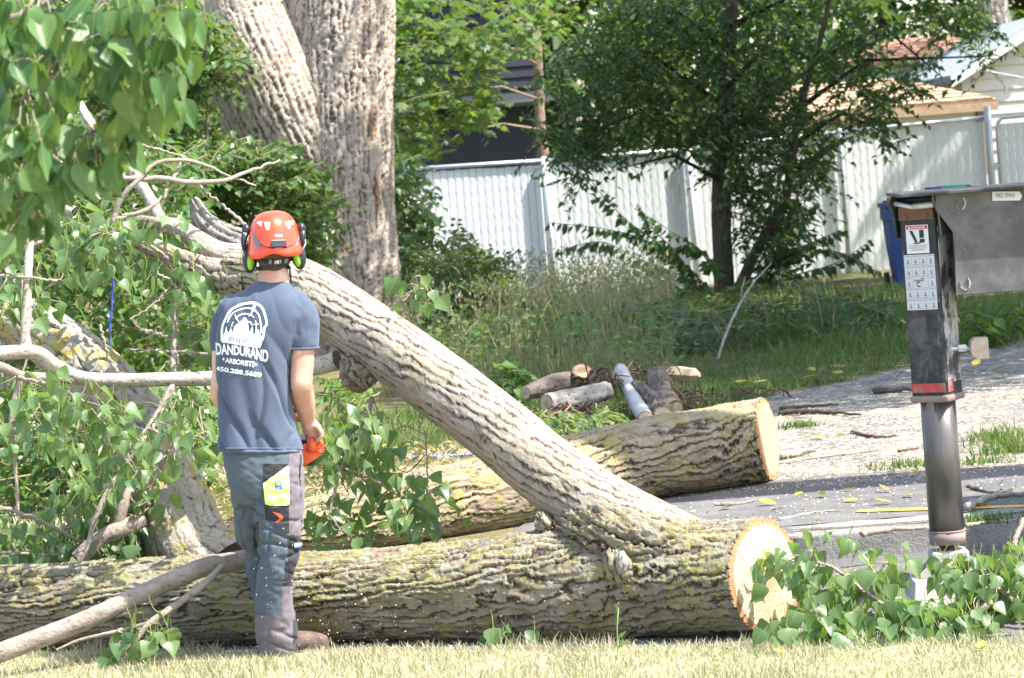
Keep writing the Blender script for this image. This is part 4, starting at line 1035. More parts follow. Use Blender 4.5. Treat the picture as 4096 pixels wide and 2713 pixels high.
cs = [np.array(P(x, y, random.uniform(34.3, 36.9))) for x, y in scatter([(a * D, b * D) for a, b in reg], 900, ddens)]
sprays(lv, cs, 0.125, (9, 14), (0.5, 0.95), 0.5, twigs=tw)
# crown above the frame
top = Pd(1690, -420, 35.5)
cs = ellipsoid_pts((top.x + 1.6, 34.6, 4.8), (2.4, 1.2, 1.3), 240, 0.1)
cs = [c for c in cs if proj(c)[1] < 0]
sprays(lv, cs, 0.16, (8, 12), (0.5, 0.9), 0.4)
for q in ((1676, 330, 1480, 260, 1310, 330), (1680, 250, 1500, 120, 1330, 130), (1686, 120, 1560, 20, 1450, -40), (1672, 420, 1560, 360, 1430, 390), (1850, 250, 2000, 140, 2290, 130), (1840, 330, 1950, 260, 2050, 310), (1690, 60, 1850, -20, 2000, -30), (1880, 150, 2040, 60, 2180, 180), (1682, 200, 1760, 120, 1800, 40), (1830, 400, 1870, 380, 1890, 440)):
    tw.tube([Pd(q[0], q[1], 35.4), Pd(q[2], q[3], random.uniform(34.6, 36.2)), Pd(q[4], q[5], random.uniform(34.4, 36.4))], [.035, .022, .008], 6)
put('limb', tw.mesh('limb', True), DT, MAT_BARK_DARK)
sel = lv.split(260)
V, F, lx = T_SIMPLE
LEAF_DARK = np_mesh('leaf', V, F, attrs={'var': np.zeros(len(V)), 'lx': lx}); LEAF_DARK.materials.append(MAT_DARKLEAF)
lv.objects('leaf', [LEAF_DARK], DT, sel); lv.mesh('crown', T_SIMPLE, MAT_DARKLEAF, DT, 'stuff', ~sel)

# long arching saplings with hanging leaves in front of the fence
def sapling(label, rows_list, size=0.16, step=0.06, group=None):
    r = rows_list[0][0][0]
    root = thing('sapling', label, 'sapling', (r.x, r.y, ZG), group)
    b = MB(); lv = Leaves()
    for rows in rows_list:
        pts = [q[0] for q in rows]
        L = sum((pts[i + 1] - pts[i]).length for i in range(len(pts) - 1))
        n = max(6, int(L / step)); S = spline([(p.x, p.y, p.z) for p in pts], n)
        b.tube([Vector(q) for q in S], list(np.linspace(0.014, 0.004, n)), 5)
        for i in range(2, n):
            t = S[i] - S[i - 1]; t /= np.linalg.norm(t)
            side = np.cross(t, [0, 0.3, 1.0]); side /= np.linalg.norm(side)
            for sg in (-1, 1):
                if random.random() < 0.12: continue
                tip = t * 0.5 + side * sg * 0.55 + np.array([0, 0, -0.75]) + rng.normal(size=3) * 0.2
                lv.add(S[i] + rng.normal(size=3) * 0.01, tip, np.array([0.5 * sg, -1.0, 0.35]) + rng.normal(size=3) * 0.3, size * random.uniform(0.75, 1.15) * (1.0 if i < n - 3 else 0.8))
    put('stem', b.mesh('stem', True), root, MAT_TWIG)['kind'] = 'stuff'
    lv.objects('leaf', [LEAF_DARK], root)
    return root
Ks = lambda x, y, Y: (Pd(x, y, Y), 0)
sapling('dark sapling with long arching leaf sprays standing out against the middle of the white fence',
        [[Ks(1655, 690, 34.6), Ks(1600, 630, 34.4), Ks(1500, 560, 34.2), Ks(1400, 530, 34.1), Ks(1270, 515, 34.0)],
         [Ks(1640, 690, 34.6), Ks(1580, 640, 34.3), Ks(1480, 600, 34.0), Ks(1390, 560, 33.9), Ks(1290, 580, 33.8)],
         [Ks(1600, 630, 34.4), Ks(1520, 560, 34.2), Ks(1450, 510, 34.1), Ks(1395, 455, 34.0)],
         [Ks(1600, 640, 34.4), Ks(1560, 580, 34.3), Ks(1510, 530, 34.2), Ks(1480, 480, 34.2)],
         [Ks(1660, 650, 34.4), Ks(1620, 580, 34.3), Ks(1560, 540, 34.2), Ks(1500, 500, 34.2)],
         [Ks(1650, 690, 34.4), Ks(1580, 670, 34.2), Ks(1530, 640, 34.1), Ks(1480, 600, 34.1)],
         [Ks(1660, 670, 34.5), Ks(1640, 600, 34.4), Ks(1600, 570, 34.3), Ks(1555, 575, 34.3)]])
sapling('dark sapling arching to the right of the tree trunk, leaf tips reaching the bin',
        [[Ks(1720, 690, 34.8), Ks(1790, 620, 34.6), Ks(1880, 580, 34.5), Ks(1960, 590, 34.4), Ks(2030, 630, 34.3)],
         [Ks(1720, 690, 34.8), Ks(1800, 600, 34.7), Ks(1880, 560, 34.6), Ks(1950, 530, 34.6)],
         [Ks(1730, 690, 34.8), Ks(1830, 640, 34.5), Ks(1930, 610, 34.5), Ks(2010, 560, 34.5)],
         [Ks(1800, 600, 34.7), Ks(1830, 540, 34.7), Ks(1870, 500, 34.7)],
         [Ks(1720, 690, 34.8), Ks(1770, 620, 34.6), Ks(1800, 560, 34.5), Ks(1880, 480, 34.5)]])
sapling('thin sapling shoots with hanging leaves by the left fence post', [[Ks(1090, 720, 33.4), Ks(1080, 620, 33.4), Ks(1065, 560, 33.4), Ks(1055, 510, 33.4)], [Ks(1150, 700, 33.4), Ks(1140, 640, 33.4), Ks(1170, 590, 33.4)], [Ks(1110, 700, 33.4), Ks(1120, 620, 33.4), Ks(1135, 570, 33.4)]], 0.11)
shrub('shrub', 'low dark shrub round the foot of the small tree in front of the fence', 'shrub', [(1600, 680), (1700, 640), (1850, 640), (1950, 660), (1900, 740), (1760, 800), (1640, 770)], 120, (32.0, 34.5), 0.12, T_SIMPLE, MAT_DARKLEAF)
shrub('shrub', 'broad leaved dock weeds in shade at the right picture edge', 'weed', [(2220, 700), (2380, 700), (2380, 760), (2300, 790), (2220, 770)], 46, (23.5, 25.5), 0.16, T_SIMPLE, MAT_WEED, n_per=(4, 7), length=(0.3, 0.5))
shrub('weed_plant', 'fresh light green weed plant left of the wood pile', 'weed', [(1130, 860), (1170, 830), (1220, 850), (1230, 890), (1180, 930), (1130, 910)], 34, (21.5, 22.3), 0.10, T_ROUND, MAT_WEED, n_per=(5, 8), length=(0.15, 0.3))
shrub('weed_plant', 'small weeds in the dry grass under the sloping limb', 'weed', [(740, 860), (800, 870), (860, 900), (830, 960), (760, 930)], 40, (17.5, 18.8), 0.055, T_ROUND, MAT_WEED, n_per=(5, 9), length=(0.12, 0.25))
shrub('weed_plant', 'low creeping weeds on the ground between the wood pile and the second log', 'weed', [(1160, 930), (1300, 940), (1440, 950), (1420, 980), (1260, 1000), (1180, 970)], 60, (17.8, 19.2), 0.06, T_ROUND, MAT_WEED, n_per=(4, 8), length=(0.1, 0.2))

# unseen trees at right, crowns shaped to shade drive, grass, pile, tree and fence
def plain_tree(label, x, y, h, crown, n, mat, size, cat='tree', name='tree', tr=0.25, n_per=(7, 10), group=None, length=(0.6, 1.2), bark=None):
    root = thing(name, label, cat, (x, y, ZG), group)
    trunk_part(root, [(Vector((x, y, -0.1)), tr), (Vector((x + .05, y, h * .35)), tr * .85), (Vector((x - .05, y + .1, h * .7)), tr * .6), (Vector((x, y, h)), tr * .25)], bark or MAT_BARK_DARK, ds=0.12, dt=0.06)
    lv = Leaves()
    for (cx, cy, cz, rx, ry, rz) in crown:
        sprays(lv, ellipsoid_pts((x + cx, y + cy, cz), (rx, ry, rz), int(n * rx * ry * rz) + 20, 0.25), size, n_per, length, 0.35)
    lv.mesh('crown', T_SIMPLE, mat, root, 'stuff')
    return root
plain_tree('unseen spreading shade tree right of the gravel drive', 8.6, 22.5, 9.0, [(-0.4, -1.6, 7.2, 4.4, 2.4, 1.1), (0.5, 3.5, 7.4, 4.2, 3.2, 1.5), (-3.2, 2.6, 6.6, 2.0, 3.0, 1.1), (3.5, 9.5, 7.4, 4, 3.5, 1.6), (-3.9, -0.9, 7.2, 1.9, 1.3, 0.8), (-3.0, -4.2, 7.2, 1.7, 0.9, 0.6)], 60, MAT_DARKLEAF, 0.26)
plain_tree('unseen tall shade tree right of the small dark tree', 9.0, 31.0, 12.0, [(-1.5, 1.0, 9.4, 4.8, 2.6, 1.1), (-6.0, 0.9, 9.0, 2.6, 2.4, 0.8), (-4.2, -3.6, 8.6, 3.2, 3.4, 0.7), (3.2, 5.6, 8.0, 3.4, 1.2, 1.4)], 30, MAT_DARKLEAF, 0.28)
# trees that close the view behind the gardens
far = [(-13, 50, 11, 4.5), (-7.5, 52, 12, 4.5), (-3.2, 56, 13, 4.6), (1.2, 58, 12, 4.2), (5.0, 66, 13, 4.5), (9.5, 72, 14, 5.0), (14.0, 70, 14, 5.0), (19, 64, 13, 4.5), (-18, 46, 11, 4.5)]
names = ['far left', 'left of the big trunk', 'behind the big trunk', 'above the dark shed', 'behind the dark tree', 'behind the brown roof', 'behind the white gable', 'past the right edge', 'past the left edge']
for (x, y, h, r), nm in zip(far, names):
    plain_tree('dense dark green background tree ' + nm, x, y, h, [(0, 0, h * .34, r * .95, 2.5, h * .30), (0.5, 0.5, h * .72, r * .8, 2.6, h * .28)], 10.0, MAT_FAR, 0.42, tr=0.28, length=(0.9, 1.6), group='background trees')
# ================================================================== FENCE AND BUILDINGS
MAT_SLAT = simple('white_plastic_slat', (0.78, 0.80, 0.80), 0.5, var=0.03, scale=3)
MAT_GALV = simple('galvanised_tube', (0.50, 0.53, 0.56), 0.42, metal=0.35, var=0.08)
MAT_WIRE = simple('fence_wire', (0.50, 0.52, 0.53), 0.5, metal=0.3)
FY = 37.9
FEN = thing('fence', 'long chain link fence with white privacy slats behind the dark tree', 'fence', (Pd(1800, 640, FY).x, FY, ZG))
tops = [(940, 388), (1258, 368), (1590, 342), (1940, 302), (2281, 268)]
Tp = [Pd(x, y, FY) for x, y in tops]
SL = MB(); SL.box((0, 0, 0.5), 0.086, 0.012, 1.0); SL.box((0, -0.0075, 0.5), 0.05, 0.003, 1.0)
SLM = SL.mesh('slat'); SLM.materials.append(MAT_SLAT)
wire = MB()
off = Vector(FEN.location)
for k in range(len(Tp) - 1):
    a, b_ = Tp[k], Tp[k + 1]
    L = b_.x - a.x
    n = int(round((L - 0.10) / 0.092))
    for i in range(n):
        t = (i + 0.5) / n
        x = a.x + 0.05 + (L - 0.1) * t; zt = a.z + (b_.z - a.z) * t - 0.065 - random.random() * 0.012
        o = bpy.data.objects.new('slat', SLM); COL.objects.link(o); o.parent = FEN
        o.location = Vector((x, FY + random.uniform(-.002, .002), ZG - 0.02)) - off
        o.scale = (1, 1, zt - ZG + 0.02); o.rotation_euler = (0, 0, random.uniform(-0.05, 0.05))
    # wire mesh: slanting wires in both directions
    z0 = ZG; m_ = int(L / 0.092) + 22
    for sgn in (1, -1):
        yw = FY - 0.030 - (0.004 if sgn > 0 else 0)
        for i in range(-20, m_):
            x0 = a.x + i * 0.092; H = 1.78
            dx = 0.55 * H * sgn
            p0, p1 = Vector((x0, yw, z0)), Vector((x0 + dx, yw, z0 + H))
            for _ in range(2):
                pass
            def clipx(p, q):
                pts = []
                for u in np.linspace(0, 1, 2):
                    pts.append(p + (q - p) * u)
                lo, hi = a.x + 0.01, b_.x - 0.01
                d = q.x - p.x
                t0, t1 = (lo - p.x) / d, (hi - p.x) / d
                if t0 > t1: t0, t1 = t1, t0
                t0, t1 = max(0, t0), min(1, t1)
                return (p + (q - p) * t0, p + (q - p) * t1) if t1 > t0 else None
            c = clipx(p0, p1)
            if c:
                q0, q1 = c
                ztop = a.z + (b_.z - a.z) * (q1.x - a.x) / L - 0.02
                if q1.z > ztop: q1 = q0 + (q1 - q0) * ((ztop - q0.z) / max(1e-6, q1.z - q0.z))
                wire.tube([q0, q1], 0.0010, 4, cap=False)
    r = MB(); r.tube([a + Vector((0, -0.02, -0.02)), b_ + Vector((0, -0.02, -0.02))], 0.027, 10); r.build('top_rail', MAT_GALV, FEN, True)
wire.build('wire_mesh', MAT_WIRE, FEN)['kind'] = 'stuff'
for k, p in enumerate(Tp):
    r = MB(); big_ = k in (1, 2)
    rr_ = 0.045 if k in (1, 2, 4) else 0.035
    top = p.z + (0.13 if k == 4 else 0.03)
    r.tube([Vector((p.x, FY - 0.085, -0.1)), Vector((p.x, FY - 0.085, top - 0.03)), Vector((p.x, FY - 0.085, top))], [rr_, rr_, rr_ * 0.55], 12)
    r.build('fence_post', MAT_SLAT if big_ else MAT_GALV, FEN, True)
GT = thing('gate', 'chain link gate leaf with white slats beside the tall grey gate post', 'gate', (Pd(2330, 400, FY).x, FY, ZG))
ga, gb = Pd(2304, 274, FY - .1), Pd(2560, 250, FY - .1)
g = MB()
rr_ = 0.024
g.tube([Vector((ga.x, ga.y, ZG + .1)), Vector((ga.x, ga.y, ga.z - .14)), Vector((ga.x + .02, ga.y, ga.z - .05)), Vector((ga.x + .07, ga.y, ga.z)), Vector((gb.x - .07, ga.y, gb.z)), Vector((gb.x, ga.y, gb.z - .1)), Vector((gb.x, ga.y, ZG + .1)), Vector((ga.x, ga.y, ZG + .1))], rr_, 10)
g.build('gate_frame', MAT_GALV, GT, True)
off = Vector(GT.location); n = int((gb.x - ga.x - .1) / .092)
wire = MB()
for i in range(n):
    x = ga.x + .07 + i * .092
    o = bpy.data.objects.new('slat', SLM); COL.objects.link(o); o.parent = GT
    o.location = Vector((x, ga.y + .02, ZG + .1)) - off; o.scale = (1, 1, ga.z - ZG - .17)
for sgn in (1, -1):
    for i in range(-14, n + 14):
        p = Vector((ga.x + i * .092, ga.y - .012 - .004 * (sgn > 0), ZG + .1)); q = p + Vector((0.9 * sgn, 0, 1.62))
        t0, t1 = sorted(((ga.x - p.x) / (q.x - p.x), (gb.x - p.x) / (q.x - p.x))); t0, t1 = max(0, t0), min(1, t1)
        if t1 > t0: wire.tube([p + (q - p) * t0, p + (q - p) * t1], .0015, 4, cap=False)
wire.build('wire_mesh', MAT_WIRE, GT)['kind'] = 'stuff'
for z in (0.5, 1.2):
    h = MB(); h.box((ga.x - .06, ga.y, ZG + z), .11, .06, .05); h.build('hinge', MAT_GALV, GT, bevel=.006)

# ---- houses: walls of clapboards, each board a piece
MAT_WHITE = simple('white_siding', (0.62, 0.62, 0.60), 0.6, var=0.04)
MAT_BEIGE = simple('cream_siding', (0.52, 0.49, 0.42), 0.6, var=0.05)
MAT_TRIM = simple('white_trim', (0.72, 0.73, 0.74), 0.5, var=0.03)
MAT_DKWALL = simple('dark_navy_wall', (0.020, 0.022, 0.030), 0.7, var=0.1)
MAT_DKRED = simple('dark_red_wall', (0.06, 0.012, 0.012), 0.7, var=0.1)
MAT_GREYW = simple('grey_green_siding', (0.36, 0.40, 0.39), 0.6, var=0.05)
MAT_SHING = simple('tan_shingle', (0.40, 0.275, 0.175), 0.9, var=0.22, scale=14)
MAT_SHING2 = simple('red_brown_shingle', (0.36, 0.19, 0.13), 0.9, var=0.2, scale=9)
MAT_GREYROOF = simple('grey_roof_edge', (0.28, 0.31, 0.33), 0.7)
def boards(root, x0, x1, z0, z1, y, step, mat, roofline=None, vertical=False):
    """overlapping boards across a wall face looking towards -Y"""
    off = Vector(root.location)
    if vertical:
        n = int((x1 - x0) / step)
        for i in range(n):
            b = MB(); b.box((0, 0, 0), step * .94, .03, z1 - z0)
            o = b.build('siding_board', mat, root); o.location = Vector((x0 + (i + .5) * step, y - .015, (z0 + z1) / 2)) - off
        return
    n = int((z1 - z0) / step)
    for i in range(n):
        z = z0 + i * step
        a, c = x0, x1
        if roofline:
            a = max(x0, roofline(z + step))
            if a >= c - .05: continue
        b = MB()
        b.add([(a, y - .035, z), (c, y - .035, z), (c, y - .006, z + step * 1.02), (a, y - .006, z + step * 1.02), (a, y, z), (c, y, z), (c, y, z + step * 1.02), (a, y, z + step * 1.02)],
              [(0, 1, 2, 3), (4, 0, 3, 7), (1, 5, 6, 2), (0, 4, 5, 1), (3, 2, 6, 7), (5, 4, 7, 6)])
        b.build('siding_board', mat, root)
def shingles(root, name, p00, p10, p11, p01, rows_, cols, mat, lim=290):
    """roof slope p00-p10 eave, p01-p11 ridge: courses of proud shingles"""
    off = Vector(root.location); cnt = 0
    nrm = (p10 - p00).cross(p01 - p00).normalized()
    if nrm.z < 0: nrm = -nrm
    base_ = MB(); base_.add([p00, p10, p11, p01, p00 - nrm * .1, p10 - nrm * .1, p11 - nrm * .1, p01 - nrm * .1], [(0, 1, 2, 3), (7, 6, 5, 4), (0, 4, 5, 1), (1, 5, 6, 2), (2, 6, 7, 3), (3, 7, 4, 0)])
    base_.build('roof', mat, root)
    for r in range(rows_):
        t0, t1 = r / rows_, (r + 1.15) / rows_
        e0, e1 = p00.lerp(p01, t0), p10.lerp(p11, t0); f0, f1 = p00.lerp(p01, min(1, t1)), p10.lerp(p11, min(1, t1))
        for c in range(cols):
            if cnt >= lim: return
            u0, u1 = (c + .02 + .5 * (r % 2) / 1) / (cols + .5), (c + .98 + .5 * (r % 2)) / (cols + .5)
            a, b_, c_, d_ = e0.lerp(e1, u0), e0.lerp(e1, u1), f0.lerp(f1, u1), f0.lerp(f1, u0)
            lift = nrm * (.02 + .012 * random.random())
            s = MB(); s.add([a + lift, b_ + lift, c_ + nrm * .006, d_ + nrm * .006, a + nrm * .003, b_ + nrm * .003], [(0, 1, 2, 3), (4, 5, 1, 0), (4, 0, 3), (5, 2, 1)])
            s.build('shingle', mat, root); cnt += 1
# white gabled house at right
hy = 50.0
HW = thing('house', 'white sided gabled house at the top right corner with overlapping horizontal boards', 'house', (Pd(2400, 300, hy).x, hy, ZG))
e_ = Pd(2206, 172, hy); rg = Pd(2420, 36, hy)
slope = (rg.z - e_.z) / (rg.x - e_.x)
xl = e_.x + 0.12; xr = rg.x + (rg.x - e_.x)
w_ = MB(); zr = rg.z
w_.add([(xl, hy, 0), (xr, hy, 0), (xr, hy, e_.z), (rg.x, hy, zr - .1), (xl, hy, e_.z), (xl, hy + 7, 0), (xr, hy + 7, 0), (xr, hy + 7, e_.z), (rg.x, hy + 7, zr - .1), (xl, hy + 7, e_.z)],
       [(0, 1, 2, 3, 4), (9, 8, 7, 6, 5), (0, 4, 9, 5), (1, 6, 7, 2), (0, 5, 6, 1)])
w_.build('wall', MAT_BEIGE, HW)
boards(HW, xl, rg.x + 1.2, 1.2, zr - .3, hy, 0.20, MAT_BEIGE, roofline=lambda z: xl if z < e_.z else e_.x + (z - e_.z) / slope + .14)
rf = MB()
for sx in (1, -1):
    a = Vector((rg.x - sx * (rg.x - e_.x) - sx * .1, hy - .28, e_.z - .02)); b_ = Vector((rg.x, hy - .28, rg.z + .05))
    dn = Vector((0, 0, -.13)); bk = Vector((0, 7.6, 0))
    rf.add([a, b_, b_ + dn, a + dn, a + bk, b_ + bk, b_ + bk + dn, a + bk + dn], [(0, 1, 2, 3), (1, 0, 4, 5), (2, 6, 7, 3), (0, 3, 7, 4), (5, 4, 7, 6)])
rf.build('roof', MAT_GREYROOF, HW)
fc = MB(); a = Vector((e_.x - .1, hy - .32, e_.z - .05)); b_ = Vector((rg.x, hy - .32, rg.z + .02))
fc.add([a, b_, b_ + Vector((0, 0, -.17)), a + Vector((0, 0, -.17)), a + Vector((0, .035, 0)), b_ + Vector((0, .035, 0)), b_ + Vector((0, .035, -.17)), a + Vector((0, .035, -.17))], [(0, 3, 2, 1), (4, 5, 6, 7), (0, 1, 5, 4), (3, 7, 6, 2), (0, 4, 7, 3)])
fc.build('fascia_board', MAT_TRIM, HW)
WIRE = thing('cable', 'pale service cable running to the white gabled house', 'cable', tuple(Pd(2230, 150, 49.4)))
cb = MB(); cb.tube([Pd(2235, 150, 49.5), Pd(2300, 168, 49.0), Pd(2400, 186, 48.0), Pd(2600, 210, 46)], .012, 6); cb.build('cable_strand', MAT_TRIM, WIRE, True)
# tan roofed shed
sy = 44.0
SH = thing('shed', 'garden shed with tan shingled roof just over the fence, left of the white house', 'shed', (Pd(2050, 290, sy).x, sy, ZG))
a0, a1 = Pd(1800, 268, sy), Pd(2308, 252, sy)
ze = a0.z; zt_ = Pd(2000, 186, sy + 2).z
x0, xm, x1 = a0.x, Pd(2085, 270, sy).x, a1.x
w_ = MB(); w_.box(((x0 + x1) / 2, sy + 1.65, (ze + 0) / 2 - .05), x1 - x0 - .5, 2.7, ze - .1); w_.build('wall', MAT_BEIGE, SH)
boards(SH, x0 + .25, xm - .05, ze - 1.1, ze - .1, sy + .3, 0.16, MAT_BEIGE)
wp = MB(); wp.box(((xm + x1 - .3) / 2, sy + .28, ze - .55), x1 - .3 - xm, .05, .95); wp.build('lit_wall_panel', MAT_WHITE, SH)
cp = MB(); cp.box((xm - .02, sy + .26, ze - .6), .10, .09, 1.0); cp.box((x1 - .22, sy + .26, ze - .6), .10, .09, 1.0); cp.build('corner_post', simple('brown_post', (0.30, 0.20, 0.13), 0.8), SH)
rl, rr2 = Vector((Pd(1830, 186, sy + 2).x, sy + 2, zt_)), Vector((Pd(2060, 190, sy + 2).x, sy + 2, zt_))
shingles(SH, 'roof', Vector((x0, sy, ze)), Vector((x1, sy, ze)), rr2, rl, 8, 26, MAT_SHING)
hp = MB(); hp.add([Vector((x1, sy, ze)), Vector((x1, sy + 4, ze)), rr2], [(0, 1, 2)]); hp.add([Vector((x0, sy, ze)), Vector((x0, sy + 4, ze)), rl], [(0, 2, 1)]); hp.add([Vector((x1, sy + 4, ze)), Vector((x0, sy + 4, ze)), rl, rr2], [(0, 1, 2, 3)])
hp.build('hip_slope', MAT_SHING, SH)
ev = MB(); ev.box(((x0 + x1) / 2, sy - .015, ze - .10), x1 - x0, .03, .13); ev.build('eave_board', MAT_SHING, SH)
# brown roofed grey house further back
by_ = 60.0
HB = thing('house', 'grey sided house with red brown roof further back, seen through the dark leaves', 'house', (Pd(2100, 200, by_).x, by_, ZG))
p = Pd(1960, 150, by_); q = Pd(2225, 138, by_)
w_ = MB(); w_.box(((p.x + q.x) / 2, by_ + 3, p.z / 2), q.x - p.x - .3, 6, p.z - .02); w_.build('wall', MAT_GREYW, HB)
boards(HB, p.x + .2, Pd(2086, 150, by_).x, p.z - 1.3, p.z - .05, by_ - .02, 0.16, MAT_GREYW, vertical=True)
boards(HB, Pd(2086, 150, by_).x + .05, q.x - .2, p.z - 1.1, p.z - .3, by_ - .05, 0.12, MAT_TRIM, vertical=True)
gt = MB(); gt.box(((p.x + q.x) / 2 + .6, by_ - .25, p.z - .02), q.x - p.x - 1.6, .14, .14); gt.build('gutter', MAT_TRIM, HB)
zr_ = Pd(2100, 88, by_ + 2).z
shingles(HB, 'roof', Vector((p.x - .3, by_ - .3, p.z + .03)), Vector((q.x + .6, by_ - .3, p.z + .03)), Vector((q.x + .2, by_ + 2.6, zr_)), Vector((p.x + 1.2, by_ + 2.6, zr_)), 7, 22, MAT_SHING2)
# dark house behind the left part of the fence
dy_ = 46.0
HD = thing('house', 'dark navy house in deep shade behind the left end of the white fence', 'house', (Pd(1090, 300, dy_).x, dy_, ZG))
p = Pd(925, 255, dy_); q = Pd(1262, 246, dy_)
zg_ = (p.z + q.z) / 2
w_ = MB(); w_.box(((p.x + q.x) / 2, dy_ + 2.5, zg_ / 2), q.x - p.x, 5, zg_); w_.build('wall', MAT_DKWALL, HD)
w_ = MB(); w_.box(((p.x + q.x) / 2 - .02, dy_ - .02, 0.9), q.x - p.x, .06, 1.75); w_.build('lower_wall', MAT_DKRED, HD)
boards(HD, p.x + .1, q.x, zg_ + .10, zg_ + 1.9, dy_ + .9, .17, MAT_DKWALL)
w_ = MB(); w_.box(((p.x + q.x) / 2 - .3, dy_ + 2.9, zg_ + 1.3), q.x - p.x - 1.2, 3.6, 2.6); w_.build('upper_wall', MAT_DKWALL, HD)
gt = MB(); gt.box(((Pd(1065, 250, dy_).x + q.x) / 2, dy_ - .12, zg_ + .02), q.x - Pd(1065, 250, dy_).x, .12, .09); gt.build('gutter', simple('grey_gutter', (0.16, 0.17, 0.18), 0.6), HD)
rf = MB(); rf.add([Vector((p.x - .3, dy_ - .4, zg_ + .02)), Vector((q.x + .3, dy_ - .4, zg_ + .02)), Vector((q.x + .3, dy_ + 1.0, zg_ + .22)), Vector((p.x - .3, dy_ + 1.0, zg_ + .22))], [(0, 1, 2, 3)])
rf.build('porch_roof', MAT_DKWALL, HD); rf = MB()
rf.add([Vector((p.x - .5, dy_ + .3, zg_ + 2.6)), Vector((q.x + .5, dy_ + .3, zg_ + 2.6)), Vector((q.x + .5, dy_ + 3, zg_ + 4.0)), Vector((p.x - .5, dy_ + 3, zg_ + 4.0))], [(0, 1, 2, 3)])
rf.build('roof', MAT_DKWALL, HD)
# lit trunk at the top right behind the houses
TR = thing('tree', 'thick straight tree trunk with furrowed lit bark at the top right, behind the white gable', 'tree', (Pd(2300, 200, 56).x, 56, ZG))
trunk_part(TR, [(Vector((Pd(2302, 300, 56).x, 56, 0)), .50), (Pd(2306, 110, 56), .31), (Pd(2298, 40, 56), .27), (Pd(2292, -40, 56), .26), (Pd(2285, -300, 56), .24), (Pd(2280, -700, 56), .2)], MAT_BARK_BIG, ls=.5, lt=.13, amp=.05, crack=.35, ds=.04, dt=.03, seed=61)
lv = Leaves(); sprays(lv, ellipsoid_pts((Pd(2300, -700, 56).x + 2, 57, 11.5), (5, 4, 3), 420, .2), .3, (7, 11), (.7, 1.3)); lv.mesh('crown', T_SIMPLE, MAT_DARKLEAF, TR, 'stuff')

# ---- bins
def wheelie(label, x, y, z, mat, w=.56, d=.6, h=1.0, lid_mat=None):
    root = thing('wheelie_bin', label, 'bin', (x, y, z), None)
    b = MB(); t, u = 0.5, 0.36
    vs = [(x + sx * w * k, y + sy * d * k, z + zz) for zz, k in ((.06, u), (h * .55, .44), (h - .14, .47), (h - .14, .5), (h, .5)) for sx, sy in ((-1, -1), (1, -1), (1, 1), (-1, 1))]
    fs = [(3, 2, 1, 0)] + [(4 * i + k, 4 * i + (k + 1) % 4, 4 * i + 4 + (k + 1) % 4, 4 * i + 4 + k) for i in range(4) for k in range(4)] + [(16, 17, 18, 19)]
    b.add(vs, fs); b.build('body', mat, root, bevel=.012)
    l = MB(); l.box((x, y - .01, z + h + .025), w * 1.08, d * 1.08, .05); l.box((x, y - .02, z + h + .06), w * .9, d * .9, .03); l.box((x, y - d * .56, z + h + .01), w * .7, .05, .04)
    l.build('lid', lid_mat or mat, root, bevel=.012)
    for s in (-1, 1):
        wv = MB(); wv.tube([(x + s * (w * .42), y + d * .4, z + .1), (x + s * (w * .42 + .05), y + d * .4, z + .1)], .1, 14); wv.build('wheel', simple('bin_wheel_black', (.02, .02, .02), .7) if s < 0 else bpy.data.materials['bin_wheel_black'], root)
    hd = MB(); hd.tube([(x - w * .35, y + d * .6, z + h - .03), (x + w * .35, y + d * .6, z + h - .03)], .018, 8); hd.build('handle', mat, root)
    return root
MAT_BIN = simple('blue_bin_plastic', (0.022, 0.055, 0.20), 0.45, var=0.06)
p = Pd(2114, 640, 33.0)
wheelie('blue wheeled bin with closed lid, half hidden behind the outrigger leg', p.x, 33.0, ZG, MAT_BIN, w=.58, h=Pd(2080, 478, 33).z - ZG)
p = Pd(2206, 640, 33.2)
b2 = wheelie('blue wheeled bin with a turquoise strip on its lid, showing just above the steel beam', p.x, 33.2, ZG, MAT_BIN, w=.5, h=Pd(2206, 440, 33).z - ZG - .03)
zb = Pd(2206, 440, 33).z - .03
tq = MB(); tq.box((p.x + .02, 32.95, zb + .065), .26, .1, .045); tq.build('lid_strip', simple('turquoise_plastic', (0.03, 0.42, 0.33), .5), b2, bevel=.01)

# ================================================================== OUTRIGGER
MAT_STEEL = None
m = NT('scuffed_black_steel'); co = m.coord()
n1 = m.noise(co, 7, 6, 0.68); n2 = m.noise(m.mapping(co, (1, 1, .35)), 26, 5, 0.7)
c = m.mix(thr(m, n1, 0.45, 0.62), (0.020, 0.021, 0.026), (0.075, 0.072, 0.072))
c = m.mix(m.math('MULTIPLY', thr(m, n2, 0.60, 0.72), 0.5), c, (0.22, 0.21, 0.20))
c = m.mix(thr(m, m.noise(co, 60, 3, 0.7), 0.68, 0.74), c, (0.32, 0.30, 0.28))
m.base(c); m.rough(0.55); m.spec(0.35); m.bump(n2, 0.12, 0.004); MAT_STEEL = m.m
m = NT('worn_grey_steel_plate'); co = m.coord()
n1 = m.noise(co, 3.2, 6, 0.65)
c = m.mix(thr(m, n1, 0.38, 0.66), (0.075, 0.072, 0.074), (0.17, 0.16, 0.155))
c = m.mix(thr(m, m.noise(co, 45, 4, 0.7), 0.66, 0.75), c, (0.36, 0.34, 0.32))
m.base(c); m.rough(0.6); m.spec(0.3); MAT_PLATE = m.m
m = NT('scraped_steel_edge'); co = m.coord()
n1 = m.noise(m.mapping(co, (1, 1, .5)), 16, 6, 0.72)
c = m.mix(thr(m, n1, 0.42, 0.56), (0.05, 0.05, 0.055), (0.42, 0.40, 0.38))
c = m.mix(thr(m, m.noise(co, 30, 4), 0.64, 0.70), c, (0.30, 0.13, 0.06))
